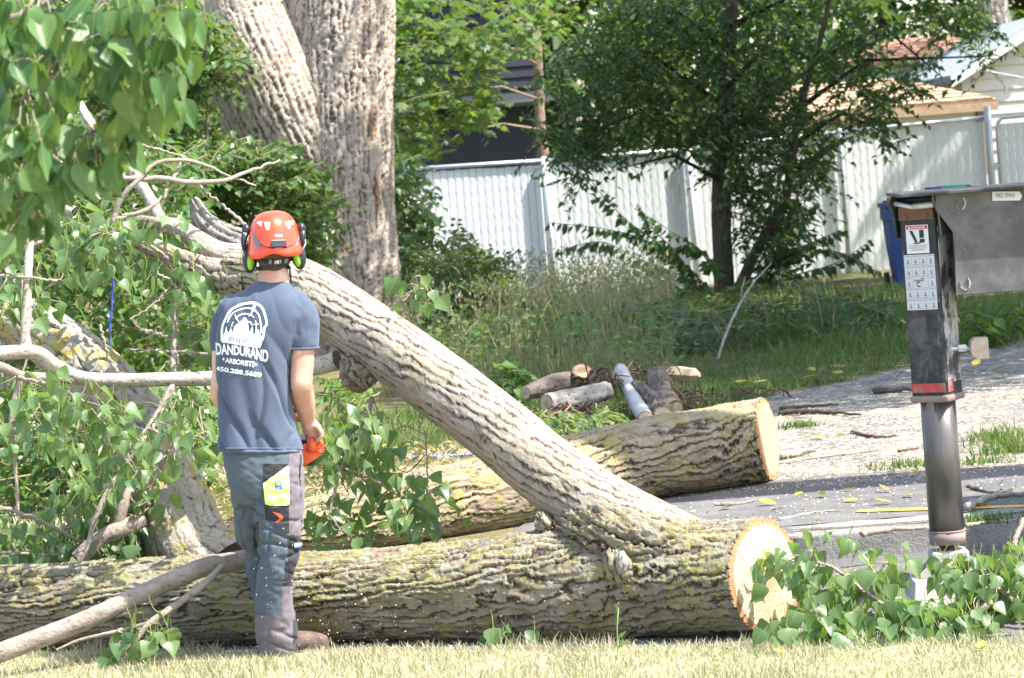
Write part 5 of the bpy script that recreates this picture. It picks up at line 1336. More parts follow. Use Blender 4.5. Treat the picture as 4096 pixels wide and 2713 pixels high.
m.base(c); m.rough(0.6); m.spec(0.3); MAT_SCRAPE = m.m
m = NT('oily_cylinder_steel'); co = m.coord()
c = m.mix(m.noise(m.mapping(co, (6, 6, .5)), 9, 5, 0.7), (0.045, 0.042, 0.04), (0.16, 0.145, 0.13))
m.base(c); m.rough(0.35); m.b.inputs['Metallic'].default_value = 0.35; MAT_CYL = m.m
MAT_RUST = simple('rusty_plate', (0.15, 0.075, 0.05), 0.8, var=0.2, scale=10)
m = NT('worn_red_paint'); co = m.coord(); m.base(m.mix(thr(m, m.noise(co, 24, 5, .7), .47, .56), (0.40, 0.045, 0.04), (0.20, 0.15, 0.135))); m.rough(.65); MAT_REDP = m.m
MAT_TAUPE = simple('muddy_steel', (0.22, 0.17, 0.15), 0.8, var=0.15)
MAT_STW = simple('sticker_white', (0.62, 0.63, 0.66), 0.45, var=0.02)
MAT_STG = simple('sticker_pale_grey', (0.48, 0.49, 0.53), 0.45, var=0.04)
MAT_STR = simple('sticker_red', (0.50, 0.03, 0.05), 0.45, var=0.02)
MAT_STK = simple('sticker_black', (0.02, 0.02, 0.025), 0.5, var=0.02)
MAT_STP = simple('sticker_print_grey', (0.16, 0.16, 0.20), 0.5, var=0.02)
OY = 12.0
OUT = thing('outrigger', 'scuffed black steel truck outrigger leg standing on a pale steel foot', 'outrigger', (P(3800, 2350, OY).x, OY, 0))
ANG = rad(33)
ux = Vector((math.cos(ANG), -math.sin(ANG), 0))      # along the left (sticker) face, left to right, towards the camera
uy = Vector((math.sin(ANG), math.cos(ANG), 0))       # along the right face, away
Rb = Matrix((ux, uy, Vector((0, 0, 1)))).transposed()
s_ = 0.158
edge = P(3776, 1400, OY - 0.06)                      # near vertical edge of the sleeve
cx_, cy_ = edge.x, edge.y
ctr = Vector((cx_, cy_, 0)) - ux * s_ / 2 + uy * s_ / 2
zt, zb_ = P(3740, 775, OY).z, P(3776, 1603, OY).z
def obox(name, c, sx, sy, sz, mat, bevel=.006, parent=OUT, lab=None):
    b = MB(); b.box(c, sx, sy, sz, Rb); o = b.build(name, mat, parent, bevel=bevel)
    if lab: o['label'] = lab
    return o
obox('leg_sleeve', ctr + Vector((0, 0, (zt - .03 + zb_) / 2)), s_, s_, zt - .03 - zb_, MAT_STEEL, .014)
# right face scraped skin, 2 mm proud
rc = ctr + ux * (s_ / 2 + .0015)
obox('scraped_face', rc + Vector((0, 0, (zt - .13 + zb_ + .075) / 2)), .003, s_ - .03, zt - .13 - zb_ - .075, MAT_SCRAPE, 0)
# red painted band and muddy lower lip
zl = zb_ + .045
obox('red_band', ctr - uy * (s_ / 2 + .0015) + Vector((0, 0, zl + .012)), s_ - .012, .003, .036, MAT_REDP, 0)
obox('red_band', ctr + ux * (s_ / 2 + .002) - uy * .045 + Vector((0, 0, zl + .018)), .003, .05, .05, MAT_REDP, 0)
obox('sleeve_lip', ctr + Vector((0, 0, zb_ + .012)), s_ + .012, s_ + .012, .03, MAT_TAUPE, .010)
# cylinder, collar, rod, foot
cz0, cz1 = P(3790, 2180, OY).z, zb_ + .05
cyc = ctr
c_ = MB(); c_.tube([(cyc.x, cyc.y, cz0 + .045), (cyc.x, cyc.y, cz1)], .071, 32); c_.build('cylinder', MAT_CYL, OUT, True)
c_ = MB(); c_.tube([(cyc.x, cyc.y, cz0), (cyc.x, cyc.y, cz0 + .05)], .0735, 32); c_.tube([(cyc.x, cyc.y, cz0 + .048), (cyc.x, cyc.y, cz0 + .056)], .0745, 32); c_.build('collar', MAT_TAUPE, OUT, True)
zp = P(3790, 2205, OY).z; zq = P(3790, 2330, OY).z
c_ = MB(); c_.tube([(cyc.x, cyc.y, zq - .05), (cyc.x, cyc.y, cz0 + .02)], .036, 20); c_.build('rod', MAT_CYL, OUT, True)
MAT_FOOT = simple('grey_cast_foot', (0.36, 0.34, 0.31), 0.75, var=0.12, scale=14, bump=.3)
c_ = MB(); c_.box((cyc.x, cyc.y, (zp + zq) / 2 - .02), .150, .13, zp - zq + .04); c_.build('foot_block', MAT_FOOT, OUT, bevel=.010)
c_ = MB(); c_.add([(cyc.x - .17, cyc.y - .15, .035), (cyc.x + .3, cyc.y - .15, .035), (cyc.x + .3, cyc.y + .15, .035), (cyc.x - .17, cyc.y + .15, .035), (cyc.x - .16, cyc.y - .13, .11), (cyc.x + .28, cyc.y - .13, .11), (cyc.x + .28, cyc.y + .13, .11), (cyc.x - .16, cyc.y + .13, .11)],
                  [(3, 2, 1, 0), (4, 5, 6, 7), (0, 1, 5, 4), (1, 2, 6, 5), (2, 3, 7, 6), (3, 0, 4, 7)])
for sx in (-1, 1):
    for sy_ in (-1, 1):
        x_, y_ = cyc.x + sx * .076, cyc.y + sy_ * .05
        c_.add([(x_, y_ - .008, .11), (x_ + sx * .075, y_ - .008, .11), (x_, y_ - .008, zp - .04), (x_, y_ + .008, .11), (x_ + sx * .075, y_ + .008, .11), (x_, y_ + .008, zp - .04)],
               [(0, 1, 2), (5, 4, 3), (0, 3, 4, 1), (1, 4, 5, 2), (2, 5, 3, 0)])
c_.build('foot_plate', MAT_FOOT, OUT, bevel=.004)
rg_ = MB(); pc = Vector((cyc.x - .03, cyc.y - .075, (zp + zq) / 2 + .005))
rg_.tube([pc + Vector((.034 * math.cos(a), -.012 - .01 * math.sin(a), .026 * math.sin(a))) for a in np.linspace(0, 2 * math.pi, 20)], .004, 6); rg_.build('pin_ring', MAT_GALV, OUT, True)
rg_ = MB(); rg_.tube([pc + Vector((0, .02, 0)), pc + Vector((0, -.02, 0))], .012, 12); rg_.build('locking_pin', MAT_GALV, OUT)
PAD = thing('outrigger_pad', 'pale worn slab under the steel foot of the outrigger, behind the leaves', 'pad', (cyc.x + .05, cyc.y, 0))
c_ = MB(); c_.box((cyc.x + .08, cyc.y, .0175), .62, .46, .033); c_.build('slab', simple('pale_pad', (0.50, 0.49, 0.45), .7, var=.1), PAD, bevel=.006)
# head: open recess over the sticker face
zc = P(3740, 760, OY).z
hw, ht = 0.245, P(3700, 885, OY).z
hc = ctr + uy * .03
obox('head_back', ctr + uy * .02 + Vector((0, 0, (zt + ht) / 2 - .01)), .17, .13, zt - ht, MAT_STK, .004)
for sgn in (-1, 1):
    ck = MB(); o0 = ctr + ux * sgn * .098
    pr = [(-.125, zt), (.12, zt), (.12, ht - .06), (-.075, ht - .06), (-.085, ht + .03), (-.125, ht + .08)]
    vs = [o0 + uy * a + Vector((0, 0, z_)) + ux * d_ for d_ in (-.005, .005) for a, z_ in pr]
    n_ = len(pr)
    ck.add([Vector((v.x, v.y, v.z)) for v in vs], [tuple(range(n_)), tuple(reversed(range(n_, 2 * n_)))] + [(i, n_ + i, n_ + (i + 1) % n_, (i + 1) % n_) for i in range(n_)])
    ck.build('cheek_plate', MAT_STEEL if sgn < 0 else MAT_PLATE, OUT)
obox('rust_plate', ctr - uy * (s_ / 2 + .004) + Vector((0, 0, ht + .035)), .152, .008, .055, MAT_RUST, .002)
for k in (-1, 1):
    bt = MB(); q_ = ctr - uy * (s_ / 2 + .008) + ux * .045 * k + Vector((0, 0, ht + .022)); bt.tube([q_, q_ - uy * .009], .010, 6); bt.build('bolt', MAT_RUST, OUT)
hs = MB(); hs.tube([ctr - uy * .095 - ux * .085 + Vector((0, 0, zt - .028)), ctr - uy * .10 - ux * .02 + Vector((0, 0, zt - .042)), ctr - uy * .10 + Vector((0, 0, zt - .046))], .010, 8); hs.tube([ctr - uy * .10 + Vector((0, 0, zt - .044)), ctr - uy * .10 + ux * .088 + Vector((0, 0, zt - .04))], .013, 10); hs.build('hose', MAT_GALV, OUT, True)
# beam running off to the right
bx0 = P(3736, 760, OY).x; bz1 = zt - .004; bz0 = P(3850, 1183, OY - .09).z
by0 = OY - .10
bm_ = MB(); bm_.box(((bx0 + .06 + bx0 + 3.2) / 2, by0 + .16, (bz0 + bz1) / 2), 3.14, .30, bz1 - bz0); bm_.build('beam', MAT_PLATE, OUT, bevel=.010)
xl_ = P(3584, 770, by0).x; bm_ = MB(); bm_.box((xl_ + 1.7, by0 + .12, bz1 + .010), 3.4, .40, .016); bm_.build('beam_top_plate', MAT_STEEL, OUT, bevel=.004)
for (x, y) in ((3842, 812), (3860, 1135)):
    q_ = P(x, y, by0 - .014); rg_ = MB()
    rg_.tube([q_ + Vector((.019 * math.cos(a), -.0, .026 * math.sin(a))) for a in np.linspace(math.pi * .9, 2.3 * math.pi, 16)], .004, 6); rg_.build('weld_ring', MAT_SCRAPE, OUT, True)
# curved gusset between sleeve and beam
gp_ = MB(); g0 = P(3732, 770, by0 - .01)
pr = [(3742, 765), (3742, 830), (3752, 850), (3790, 900), (3812, 930), (3818, 1000), (3826, 1181), (4600, 1122), (4600, 705)]
vs = [P(x, y, by0 - .012) for x, y in pr] + [P(x, y, by0 + .01) for x, y in pr]; n_ = len(pr)
gp_.add(vs, [tuple(range(n_)), tuple(reversed(range(n_, 2 * n_)))] + [(i, n_ + i, n_ + (i + 1) % n_, (i + 1) % n_) for i in range(n_)]); gp_.build('gusset', MAT_PLATE, OUT)
# stub bolt with worn wooden block at its right
q_ = P(3860, 1392, OY); st = MB(); st.tube([q_ - Vector((.06, 0, 0)), q_ + Vector((.01, 0, 0))], .008, 8); st.tube([q_ - Vector((.028, 0, 0)), q_ + Vector((.004, 0, 0))], .016, 6); st.build('stud', MAT_GALV, OUT)
q_ = P(3914, 1392, OY); bl = MB(); pr = [(.035, -.042), (.035, .042), (-.015, .044), (-.032, .030), (-.036, 0), (-.032, -.025), (-.012, -.042)]
vs = [q_ + Vector((a, d_, z_)) for d_ in (-.035, .035) for a, z_ in pr]; n_ = len(pr)
bl.add(vs, [tuple(range(n_)), tuple(reversed(range(n_, 2 * n_)))] + [(i, n_ + i, n_ + (i + 1) % n_, (i + 1) % n_) for i in range(n_)])
bl.build('end_pad', simple('scuffed_tan_block', (0.42, 0.33, 0.26), .8, var=.25, scale=30), OUT)
st = MB(); st.tube([q_ - Vector((.07, 0, 0)), q_], .006, 8); st.build('stud', MAT_GALV, OUT)
# unseen truck boom and deck, placed so their shade bands the apron and kerb
bo = MB(); bo.box((6.2, 13.75, 6.1), 8.6, .42, .55); bo.build('boom', MAT_STEEL, OUT, bevel=.02)
bo = MB(); bo.box((10.2, 13.75, 3.1), .5, .5, 5.8); bo.box((9.0, 12.3, 1.0), 3.6, 2.2, .5); bo.box((9.8, 12.3, .38), 1.2, 2.3, .75); bo.box((10.2, 13.2, 1.1), .8, 1.6, .8); bo.box((6.1, 13.15, 1.55), 6.2, 1.5, .38); bo.build('truck_frame', MAT_STEEL, OUT, bevel=.02)

# ---- lettering helpers
def text_mesh(s, bold=0.0, space=1.0):
    cu = bpy.data.curves.new('lettering', 'FONT'); cu.body = s; cu.size = 1.0; cu.offset = bold; cu.space_character = space; cu.resolution_u = 4
    ob = bpy.data.objects.new('lettering', cu); COL.objects.link(ob)
    dg = bpy.context.evaluated_depsgraph_get()
    me = bpy.data.meshes.new_from_object(ob.evaluated_get(dg))
    bpy.data.objects.remove(ob); bpy.data.curves.remove(cu)
    bm = bmesh.new(); bm.from_mesh(me); bmesh.ops.triangulate(bm, faces=bm.faces)
    v = np.array([(q.co.x, q.co.y) for q in bm.verts]); bm.verts.index_update()
    f = [tuple(q.index for q in fa.verts) for fa in bm.faces]; bm.free(); bpy.data.meshes.remove(me)
    mn, mx = v.min(0), v.max(0)
    return (v - mn) / (mx - mn), f
def refine(v, f, maxlen):
    """split long edges so that a print follows a curved surface"""
    bm = bmesh.new(); vs = [bm.verts.new((a, b_, 0)) for a, b_ in v]
    for q in f:
        try: bm.faces.new([vs[i] for i in q])
        except ValueError: pass
    for _ in range(4):
        es = [e for e in bm.edges if e.calc_length() > maxlen]
        if not es: break
        bmesh.ops.subdivide_edges(bm, edges=es, cuts=1); bmesh.ops.triangulate(bm, faces=bm.faces)
    bm.verts.index_update()
    v2 = [(q.co.x, q.co.y) for q in bm.verts]; f2 = [tuple(x.index for x in fa.verts) for fa in bm.faces]; bm.free()
    return v2, f2
def flat_print(name, o, ax, az, nrm, items, mat, parent, lift):
    """items: list of (verts2d, faces) in metres in the plane o + ax*u + az*v"""
    V = []; F = []
    for v, f in items:
        b = len(V); V += [tuple(o + ax * a + az * c + nrm * lift) for a, c in v]; F += [tuple(i + b for i in q) for q in f]
    me = bpy.data.meshes.new(name); me.from_pydata(V, [], F); me.update()
    return put(name, me, parent, mat)
def rect(x0, z0, x1, z1): return ([(x0, z0), (x1, z0), (x1, z1), (x0, z1)], [(0, 1, 2, 3)])
def words_(s, x0, z0, x1, z1, bold=0.0):
    v, f = text_mesh(s, bold); return ([(x0 + a * (x1 - x0), z0 + c * (z1 - z0)) for a, c in v], f)
# danger sticker on the sleeve's left face
nf = -uy
face0 = Vector((cx_, cy_, 0)) - ux * s_                # left edge of that face
def fz(px, py): return P(px, py, OY).z
zs1, zs0 = fz(3690, 898), fz(3690, 1012)
stk = thing('danger_sticker', 'white danger warning sticker with red heading on the outrigger leg', 'sticker', tuple(face0 + Vector((0, 0, zs0))))
u0_, u1_ = .028, .126
o_ = face0
flat_print('backing', o_, ux, Vector((0, 0, 1)), nf, [rect(u0_, zs0, u1_, zs1)], MAT_STW, stk, .002)
hh = zs1 - zs0; ww = u1_ - u0_
Z_ = lambda t: zs0 + hh * t
U_ = lambda t: u0_ + ww * t
flat_print('heading_band', o_, ux, Vector((0, 0, 1)), nf, [rect(U_(.03), Z_(.85), U_(.97), Z_(.975))], MAT_STR, stk, .0028)
flat_print('heading_text', o_, ux, Vector((0, 0, 1)), nf, [words_('DANGER', U_(.26), Z_(.875), U_(.90), Z_(.955), .02), ([(U_(.10), Z_(.87)), (U_(.23), Z_(.87)), (U_(.165), Z_(.955))], [(0, 1, 2)])], MAT_STW, stk, .0036)
flat_print('pictogram', o_, ux, Vector((0, 0, 1)), nf, [rect(0, 0, 1e-5, 1e-5),
    ([(U_(.16), Z_(.80)), (U_(.30), Z_(.81)), (U_(.50), Z_(.42)), (U_(.40), Z_(.38))], [(3, 2, 1, 0)]), ([(U_(.28), Z_(.37)), (U_(.66), Z_(.40)), (U_(.62), Z_(.345)), (U_(.36), Z_(.335))], [(0, 3, 2, 1)]),
    rect(U_(.60), Z_(.54), U_(.80), Z_(.82)), rect(U_(.60), Z_(.37), U_(.82), Z_(.51)), rect(U_(.04), Z_(.285), U_(.96), Z_(.295)),
    words_('OUTRIGGERS WILL CRUSH', U_(.10), Z_(.215), U_(.88), Z_(.245), .02), words_('STAND CLEAR', U_(.22), Z_(.105), U_(.78), Z_(.14), .03)], MAT_STK, stk, .0032)
flat_print('red_text', o_, ux, Vector((0, 0, 1)), nf, [words_('SERIOUS CRUSHING INJURY', U_(.08), Z_(.16), U_(.93), Z_(.19), .02)], MAT_STR, stk, .0032)
# pictogram chart sticker
zs1, zs0 = fz(3700, 1016), fz(3700, 1238)
ch = thing('chart_sticker', 'pale grey sticker with a grid of small hand signal pictures, below the danger sticker', 'sticker', tuple(face0 + Vector((0, 0, zs0))))
u0_, u1_ = .012, .145; hh = zs1 - zs0; ww = u1_ - u0_
flat_print('backing', o_, ux, Vector((0, 0, 1)), nf, [rect(u0_, zs0, u1_, zs1)], MAT_STG, ch, .0022)
it = []; it2 = []
def man(u, t):
    s = hh * .022; cu_, cz_ = U_(u), Z_(t)
    a = random.uniform(-.9, .9)
    return [rect(cu_ - s * .55, cz_ - s, cu_ + s * .55, cz_ + s * .4), ([(cu_ + s * .35 * math.cos(q), cz_ + s * .95 + s * .38 * math.sin(q)) for q in np.linspace(0, 2 * math.pi, 7)[:-1]], [tuple(range(6))]),
            ([(cu_, cz_ + s * .3), (cu_ - s * 1.5, cz_ + s * (.1 + a)), (cu_ - s * 1.5, cz_ + s * (.25 + a)), (cu_, cz_ + s * .5)], [(0, 3, 2, 1)])]
for r in range(5):
    for c in range(4):
        if r == 2 and c in (1, 2): continue
        u, t = (c + .5) / 4, 1 - (r + .5) / 5
        it += man(u, t - .005); it2 += [rect(U_(u - .03), Z_(t - .052), U_(u + .04), Z_(t - .036))]
        it.append(rect(U_(u - .09), Z_(t + .070), U_(u + .09), Z_(t + .078))); it.append(rect(U_(u - .07), Z_(t - .08), U_(u + .08), Z_(t - .073)))
for r in range(1, 5): it.append(rect(U_(.02), Z_(r / 5) - .0004, U_(.98), Z_(r / 5) + .0004))
for c in range(1, 4):
    it.append(rect(U_(c / 4) - .0004, Z_(.62 if c == 2 else .02), U_(c / 4) + .0004, Z_(.98)))
    if c == 2: it.append(rect(U_(.5) - .0004, Z_(.02), U_(.5) + .0004, Z_(.39)))
flat_print('pictogram', o_, ux, Vector((0, 0, 1)), nf, it, MAT_STP, ch, .0030)
flat_print('picture_base', o_, ux, Vector((0, 0, 1)), nf, it2, MAT_STK, ch, .0031)
flat_print('maker_name', o_, ux, Vector((0, 0, 1)), nf, [words_('CROPAC', U_(.28), Z_(.515), U_(.62), Z_(.548), .03), ([(U_(.48), Z_(.56)), (U_(.62), Z_(.56)), (U_(.60), Z_(.585))], [(0, 1, 2)]),
    ([(U_(.44) + .011 * k * math.cos(q), Z_(.465) + .011 * k * math.sin(q)) for k in (1, .6) for q in np.linspace(.8, 5.6, 12)], [(i, i + 1, 13 + i, 12 + i) for i in range(11)])], MAT_STK, ch, .0030)
# mid span sign on the beam
ms = thing('sign', 'white arrow shaped sign reading mid span on the steel beam at the right edge', 'sign', tuple(P(4020, 785, by0 - .018)))
pts_ = [P(x, y, by0 - .018) for x, y in ((3968, 767), (4078, 766), (4089, 785), (4080, 802), (3970, 804))]
bk = MB(); n_ = 5; v_ = [p + Vector((0, d_, 0)) for d_ in (0, .003) for p in pts_]
bk.add(v_, [tuple(reversed(range(5))), tuple(range(5, 10))] + [(i, (i + 1) % 5, 5 + (i + 1) % 5, 5 + i) for i in range(5)]); bk.build('plate', MAT_STW, ms)
o_ = P(3968, 804, by0 - .0185); axx = (P(4080, 802, by0) - P(3970, 804, by0)).normalized(); azz = Vector((0, 0, 1))
flat_print('lettering', o_, axx, azz, Vector((0, -1, 0)), [words_('MID SPAN', .018, .012, .090, .029, 0.0)], MAT_STP, ms, .001)
# ================================================================== THE WORKER
PY = 11.85
def Q(px, py, dy=0.0): return P(px, py, PY + dy)
PER = thing('person', 'worker seen from behind in blue printed shirt, orange helmet and grey work trousers', 'person', (Q(1120, 2620).x, PY, 0.02))
def solid_from(parts, voxel, name, smooth_it=6):
    """union of closed pieces grown into one continuous skin"""
    mb = MB()
    for p in parts:
        if p[0] == 'cap':                                  # tapered limb through points with radii
            _, pts, rs = p; n = 16
            S = spline([(q.x, q.y, q.z, r) for q, r in zip(pts, rs)], 10 * len(pts))
            rows = [Vector(q[:3]) for q in S]; rr = list(np.maximum(S[:, 3], .003))
            d0 = (rows[0] - rows[1]).normalized(); d1 = (rows[-1] - rows[-2]).normalized()
            rows = [rows[0] + d0 * rr[0] * .9, rows[0] + d0 * rr[0] * .55] + rows + [rows[-1] + d1 * rr[-1] * .55, rows[-1] + d1 * rr[-1] * .9]
            rr = [rr[0] * .35, rr[0] * .82] + rr + [rr[-1] * .82, rr[-1] * .35]
            mb.tube(rows, rr, n)
        elif p[0] == 'ell':
            _, c, rx, ry, rz = p; n = 20; m_ = 12
            vs = []; fs = []
            for i in range(1, m_):
                a = math.pi * i / m_
                for k in range(n):
                    t = 2 * math.pi * k / n; vs.append(c + Vector((rx * math.sin(a) * math.cos(t), ry * math.sin(a) * math.sin(t), rz * math.cos(a))))
            vs += [c + Vector((0, 0, rz)), c - Vector((0, 0, rz))]
            for i in range(m_ - 2):
                for k in range(n): fs.append((i * n + k, (i + 1) * n + k, (i + 1) * n + (k + 1) % n, i * n + (k + 1) % n))
            for k in range(n): fs.append((len(vs) - 2, k, (k + 1) % n)); fs.append((len(vs) - 1, (m_ - 2) * n + (k + 1) % n, (m_ - 2) * n + k))
            mb.add(vs, fs)
        elif p[0] == 'loft':                               # stacked superellipse sections: (y, xl, xr, half depth, dy)
            _, secs, ex = p; n = 40
            S = spline(secs, 8 * len(secs)); vs = []; fs = []
            for (y, xl, xr, hd, dy) in S:
                a, b_ = Q(xl, y, dy), Q(xr, y, dy); c = (a + b_) / 2; hx = (b_ - a) / 2
                for k in range(n):
                    t = 2 * math.pi * k / n
                    ct, st_ = math.cos(t), math.sin(t)
                    vs.append(c + hx * (math.copysign(abs(ct) ** (2 / ex), ct)) + Vector((0, hd * math.copysign(abs(st_) ** (2 / ex), st_), 0)))
            m_ = len(S)
            for i in range(m_ - 1):
                for k in range(n): fs.append((i * n + k, (i + 1) * n + k, (i + 1) * n + (k + 1) % n, i * n + (k + 1) % n))
            fs.append(tuple(range(n))); fs.append(tuple(reversed(range((m_ - 1) * n, m_ * n))))
            mb.add(vs, fs)
    me = mb.mesh(name)
    bm = bmesh.new(); bm.from_mesh(me); bmesh.ops.recalc_face_normals(bm, faces=bm.faces); bm.to_mesh(me); bm.free()
    ob = bpy.data.objects.new(name, me); COL.objects.link(ob)
    r = ob.modifiers.new('r', 'REMESH'); r.mode = 'VOXEL'; r.voxel_size = voxel; r.use_smooth_shade = True
    s = ob.modifiers.new('s', 'SMOOTH'); s.factor = .5; s.iterations = smooth_it
    dg = bpy.context.evaluated_depsgraph_get()
    out = bpy.data.meshes.new_from_object(ob.evaluated_get(dg)); out.name = name
    bpy.data.objects.remove(ob); bpy.data.meshes.remove(me)
    out.polygons.foreach_set('use_smooth', [True] * len(out.polygons))
    return out
def vcoords(me):
    co = np.empty(len(me.vertices) * 3, np.float32); me.vertices.foreach_get('co', co); return co.reshape(-1, 3).astype(float)
def vnormals(me):
    co = np.empty(len(me.vertices) * 3, np.float32); me.vertices.foreach_get('normal', co); return co.reshape(-1, 3).astype(float)
def setco(me, co): me.vertices.foreach_set('co', np.ascontiguousarray(co, np.float32).ravel()); me.update()
def px_of(co):
    v = co - np.array(CAM); dz = v @ np.array(fwd)
    return CX + F_PX * (v @ np.array(camX)) / dz, CY - F_PX * (v @ np.array(camY)) / dz

# materials
m = NT('skin'); co = m.coord()
c = m.mix(thr(m, m.noise(co, 9, 4), .35, .65), (0.52, 0.27, 0.20), (0.63, 0.38, 0.30))
m.base(c); m.rough(.5); m.spec(.4); m.b.inputs['Subsurface Weight'].default_value = .12; m.b.inputs['Subsurface Radius'].default_value = (.012, .005, .003)
m.bump(m.noise(co, 300, 3), .08, .002); MAT_SKIN = m.m
m = NT('navy_heather_cotton'); co = m.coord()
c = m.mix(m.noise(co, 420, 2, .8), (0.048, 0.066, 0.105), (0.098, 0.122, 0.170))
m.base(c); m.rough(.92); m.spec(.1); m.b.inputs['Sheen Weight'].default_value = .15; m.bump(m.noise(co, 700, 2), .25, .002); MAT_TEE = m.m
def cloth(name, a, b_):
    m = NT(name); co = m.coord(); m.base(m.mix(m.noise(co, 160, 3, .7), a, b_)); m.rough(.8); m.spec(.2); m.b.inputs['Sheen Weight'].default_value = .1
    m.bump(m.noise(co, 500, 2), .2, .002); return m.m
MAT_TR1 = cloth('blue_grey_work_cloth', (0.058, 0.078, 0.100), (0.088, 0.113, 0.140))
MAT_TR2 = cloth('mauve_grey_work_cloth', (0.125, 0.105, 0.122), (0.165, 0.140, 0.158))
MAT_TR3 = cloth('black_work_cloth', (0.022, 0.023, 0.028), (0.040, 0.040, 0.046))
MAT_HIVIS = simple('hi_vis_yellow', (0.66, 0.84, 0.26), .7, var=.04)
MAT_PRINT = simple('white_print', (0.74, 0.75, 0.78), .7, var=.02)
MAT_ORANGE = simple('orange_helmet_shell', (0.72, 0.070, 0.028), .22, var=.03, spec=.5)
MAT_BLKPL = simple('black_plastic', (0.025, 0.027, 0.033), .4, var=.1)
MAT_GRNPL = simple('lime_green_plastic', (0.26, 0.56, 0.03), .4, var=.04)
MAT_HAIR = simple('brown_hair', (0.085, 0.045, 0.025), .6, var=.3, scale=60)
MAT_STRAP = simple('dark_strap', (0.03, 0.03, 0.035), .8)
MAT_BOOT = simple('brown_leather_boot', (0.095, 0.062, 0.048), .75, var=.5, scale=34, bump=.5, bscale=120)
MAT_SOLE = simple('dark_sole', (0.03, 0.028, 0.027), .8)
MAT_SAW = simple('orange_saw_cover', (0.74, 0.105, 0.03), .3, var=.05, spec=.5)
MAT_GREYPL = simple('grey_plastic', (0.17, 0.17, 0.19), .5)

# body: one continuous figure
hd = Q(1095, 985, .015)
sh_r, el_r, wr_r = Q(1200, 1272, .0), Q(1205, 1535, -.035), Q(1232, 1682, .105)
sh_l, el_l, wr_l = Q(915, 1300, .03), Q(884, 1520, .03), Q(930, 1660, .28)
hand = Q(1250, 1728, .135)
parts = [('ell', hd + Vector((0, 0, .02)), .077, .097, .108), ('ell', hd + Vector((0, .045, -.045)), .060, .058, .075),
         ('cap', [Q(1095, 1180, .0), Q(1094, 1120, .005), Q(1094, 1050, .02)], [.074, .062, .058]),
         ('loft', [(1120, 1055, 1140, .045, 0), (1165, 1000, 1160, .062, 0), (1230, 945, 1175, .08, 0), (1350, 920, 1130, .085, 0), (1550, 920, 1110, .08, 0), (1720, 920, 1130, .08, 0), (1860, 930, 1160, .085, 0)], 2.4),
         ('cap', [Q(1172, 1225), sh_r, Q(1210, 1400, -.02), el_r], [.045, .048, .048, .044]),
         ('cap', [el_r, Q(1212, 1590, .02), Q(1224, 1645, .07), wr_r], [.044, .046, .038, .029]),
         ('cap', [Q(945, 1250, .01), sh_l, Q(890, 1400, .03), el_l], [.040, .040, .040, .036]),
         ('cap', [el_l, Q(885, 1590, .13), wr_l], [.040, .040, .028]),
         ('cap', [Q(1130, 1840), Q(1115, 2100, -.02), Q(1100, 2330, -.03), Q(1105, 2570, 0)], [.075, .055, .042, .036]),
         ('cap', [Q(990, 1840, .01), Q(1015, 2080, .09), Q(1055, 2300, .17), Q(1075, 2540, .17)], [.070, .052, .038, .034]),
         # nose, brow, lips, chin on the far side
         ('ell', hd + Vector((0, .112, -.028)), .014, .018, .024), ('ell', hd + Vector((0, .098, .004)), .045, .012, .010), ('ell', hd + Vector((0, .100, -.066)), .022, .010, .006), ('ell', hd + Vector((0, .098, -.078)), .020, .010, .006),
         ('ell', hd + Vector((.078, .005, -.02)), .010, .018, .030), ('ell', hd + Vector((-.078, .005, -.02)), .010, .018, .030)]
# right hand: palm over the rear handle, knuckles to the right, four bent fingers and a thumb
grip = Q(1244, 1752, .150)
palm_c = Q(1250, 1722, .135)
parts += [('cap', [wr_r, Q(1242, 1706, .125), Q(1254, 1722, .14)], [.029, .034, .036]), ('ell', palm_c, .040, .034, .026)]
def fingers(wrist, knuckles, curl1, curl2, r):
    return [('cap', [wrist, k, a, b_], [r * 1.2, r * 1.15, r, r * .8]) for k, a, b_ in zip(knuckles, curl1, curl2)]
kn = [Q(1272, 1712, .085 + .024 * i) for i in range(4)]
parts += fingers(palm_c, kn, [Q(1286, 1738 - (2 if i in (1, 2) else -4), .085 + .024 * i) for i in range(4)], [Q(1268, 1764 - 3 * (i in (1, 2)), .088 + .023 * i) for i in range(4)], .0100)
parts += [('cap', [Q(1236, 1706, .13), Q(1226, 1728, .15), Q(1232, 1752, .17)], [.015, .013, .010])]
# left hand closes on the front handle beyond the body
lh = wr_l + Vector((.06, .05, -.03))
parts += [('cap', [wr_l, lh], [.028, .034]), ('ell', lh + Vector((.02, .01, 0)), .036, .028, .030)]
lk = [lh + Vector((.035, .02, .034 - .022 * i)) for i in range(4)]
parts += fingers(lh, lk, [k + Vector((.034, .014, -.004)) for k in lk], [k + Vector((.022, -.020, -.006)) for k in lk], .0098)
parts += [('cap', [lh, lh + Vector((.02, -.03, .03)), lh + Vector((.05, -.03, .03))], [.014, .012, .010])]
body = solid_from(parts, .0054, 'body', 2)
BODY = put('body', body, PER, MAT_SKIN)
for s in (-1, 1):
    e = solid_from([('ell', hd + Vector((s * .032, .094, -.008)), .012, .010, .010)], .003, 'eye', 1); put('eye', e, PER, MAT_PRINT)

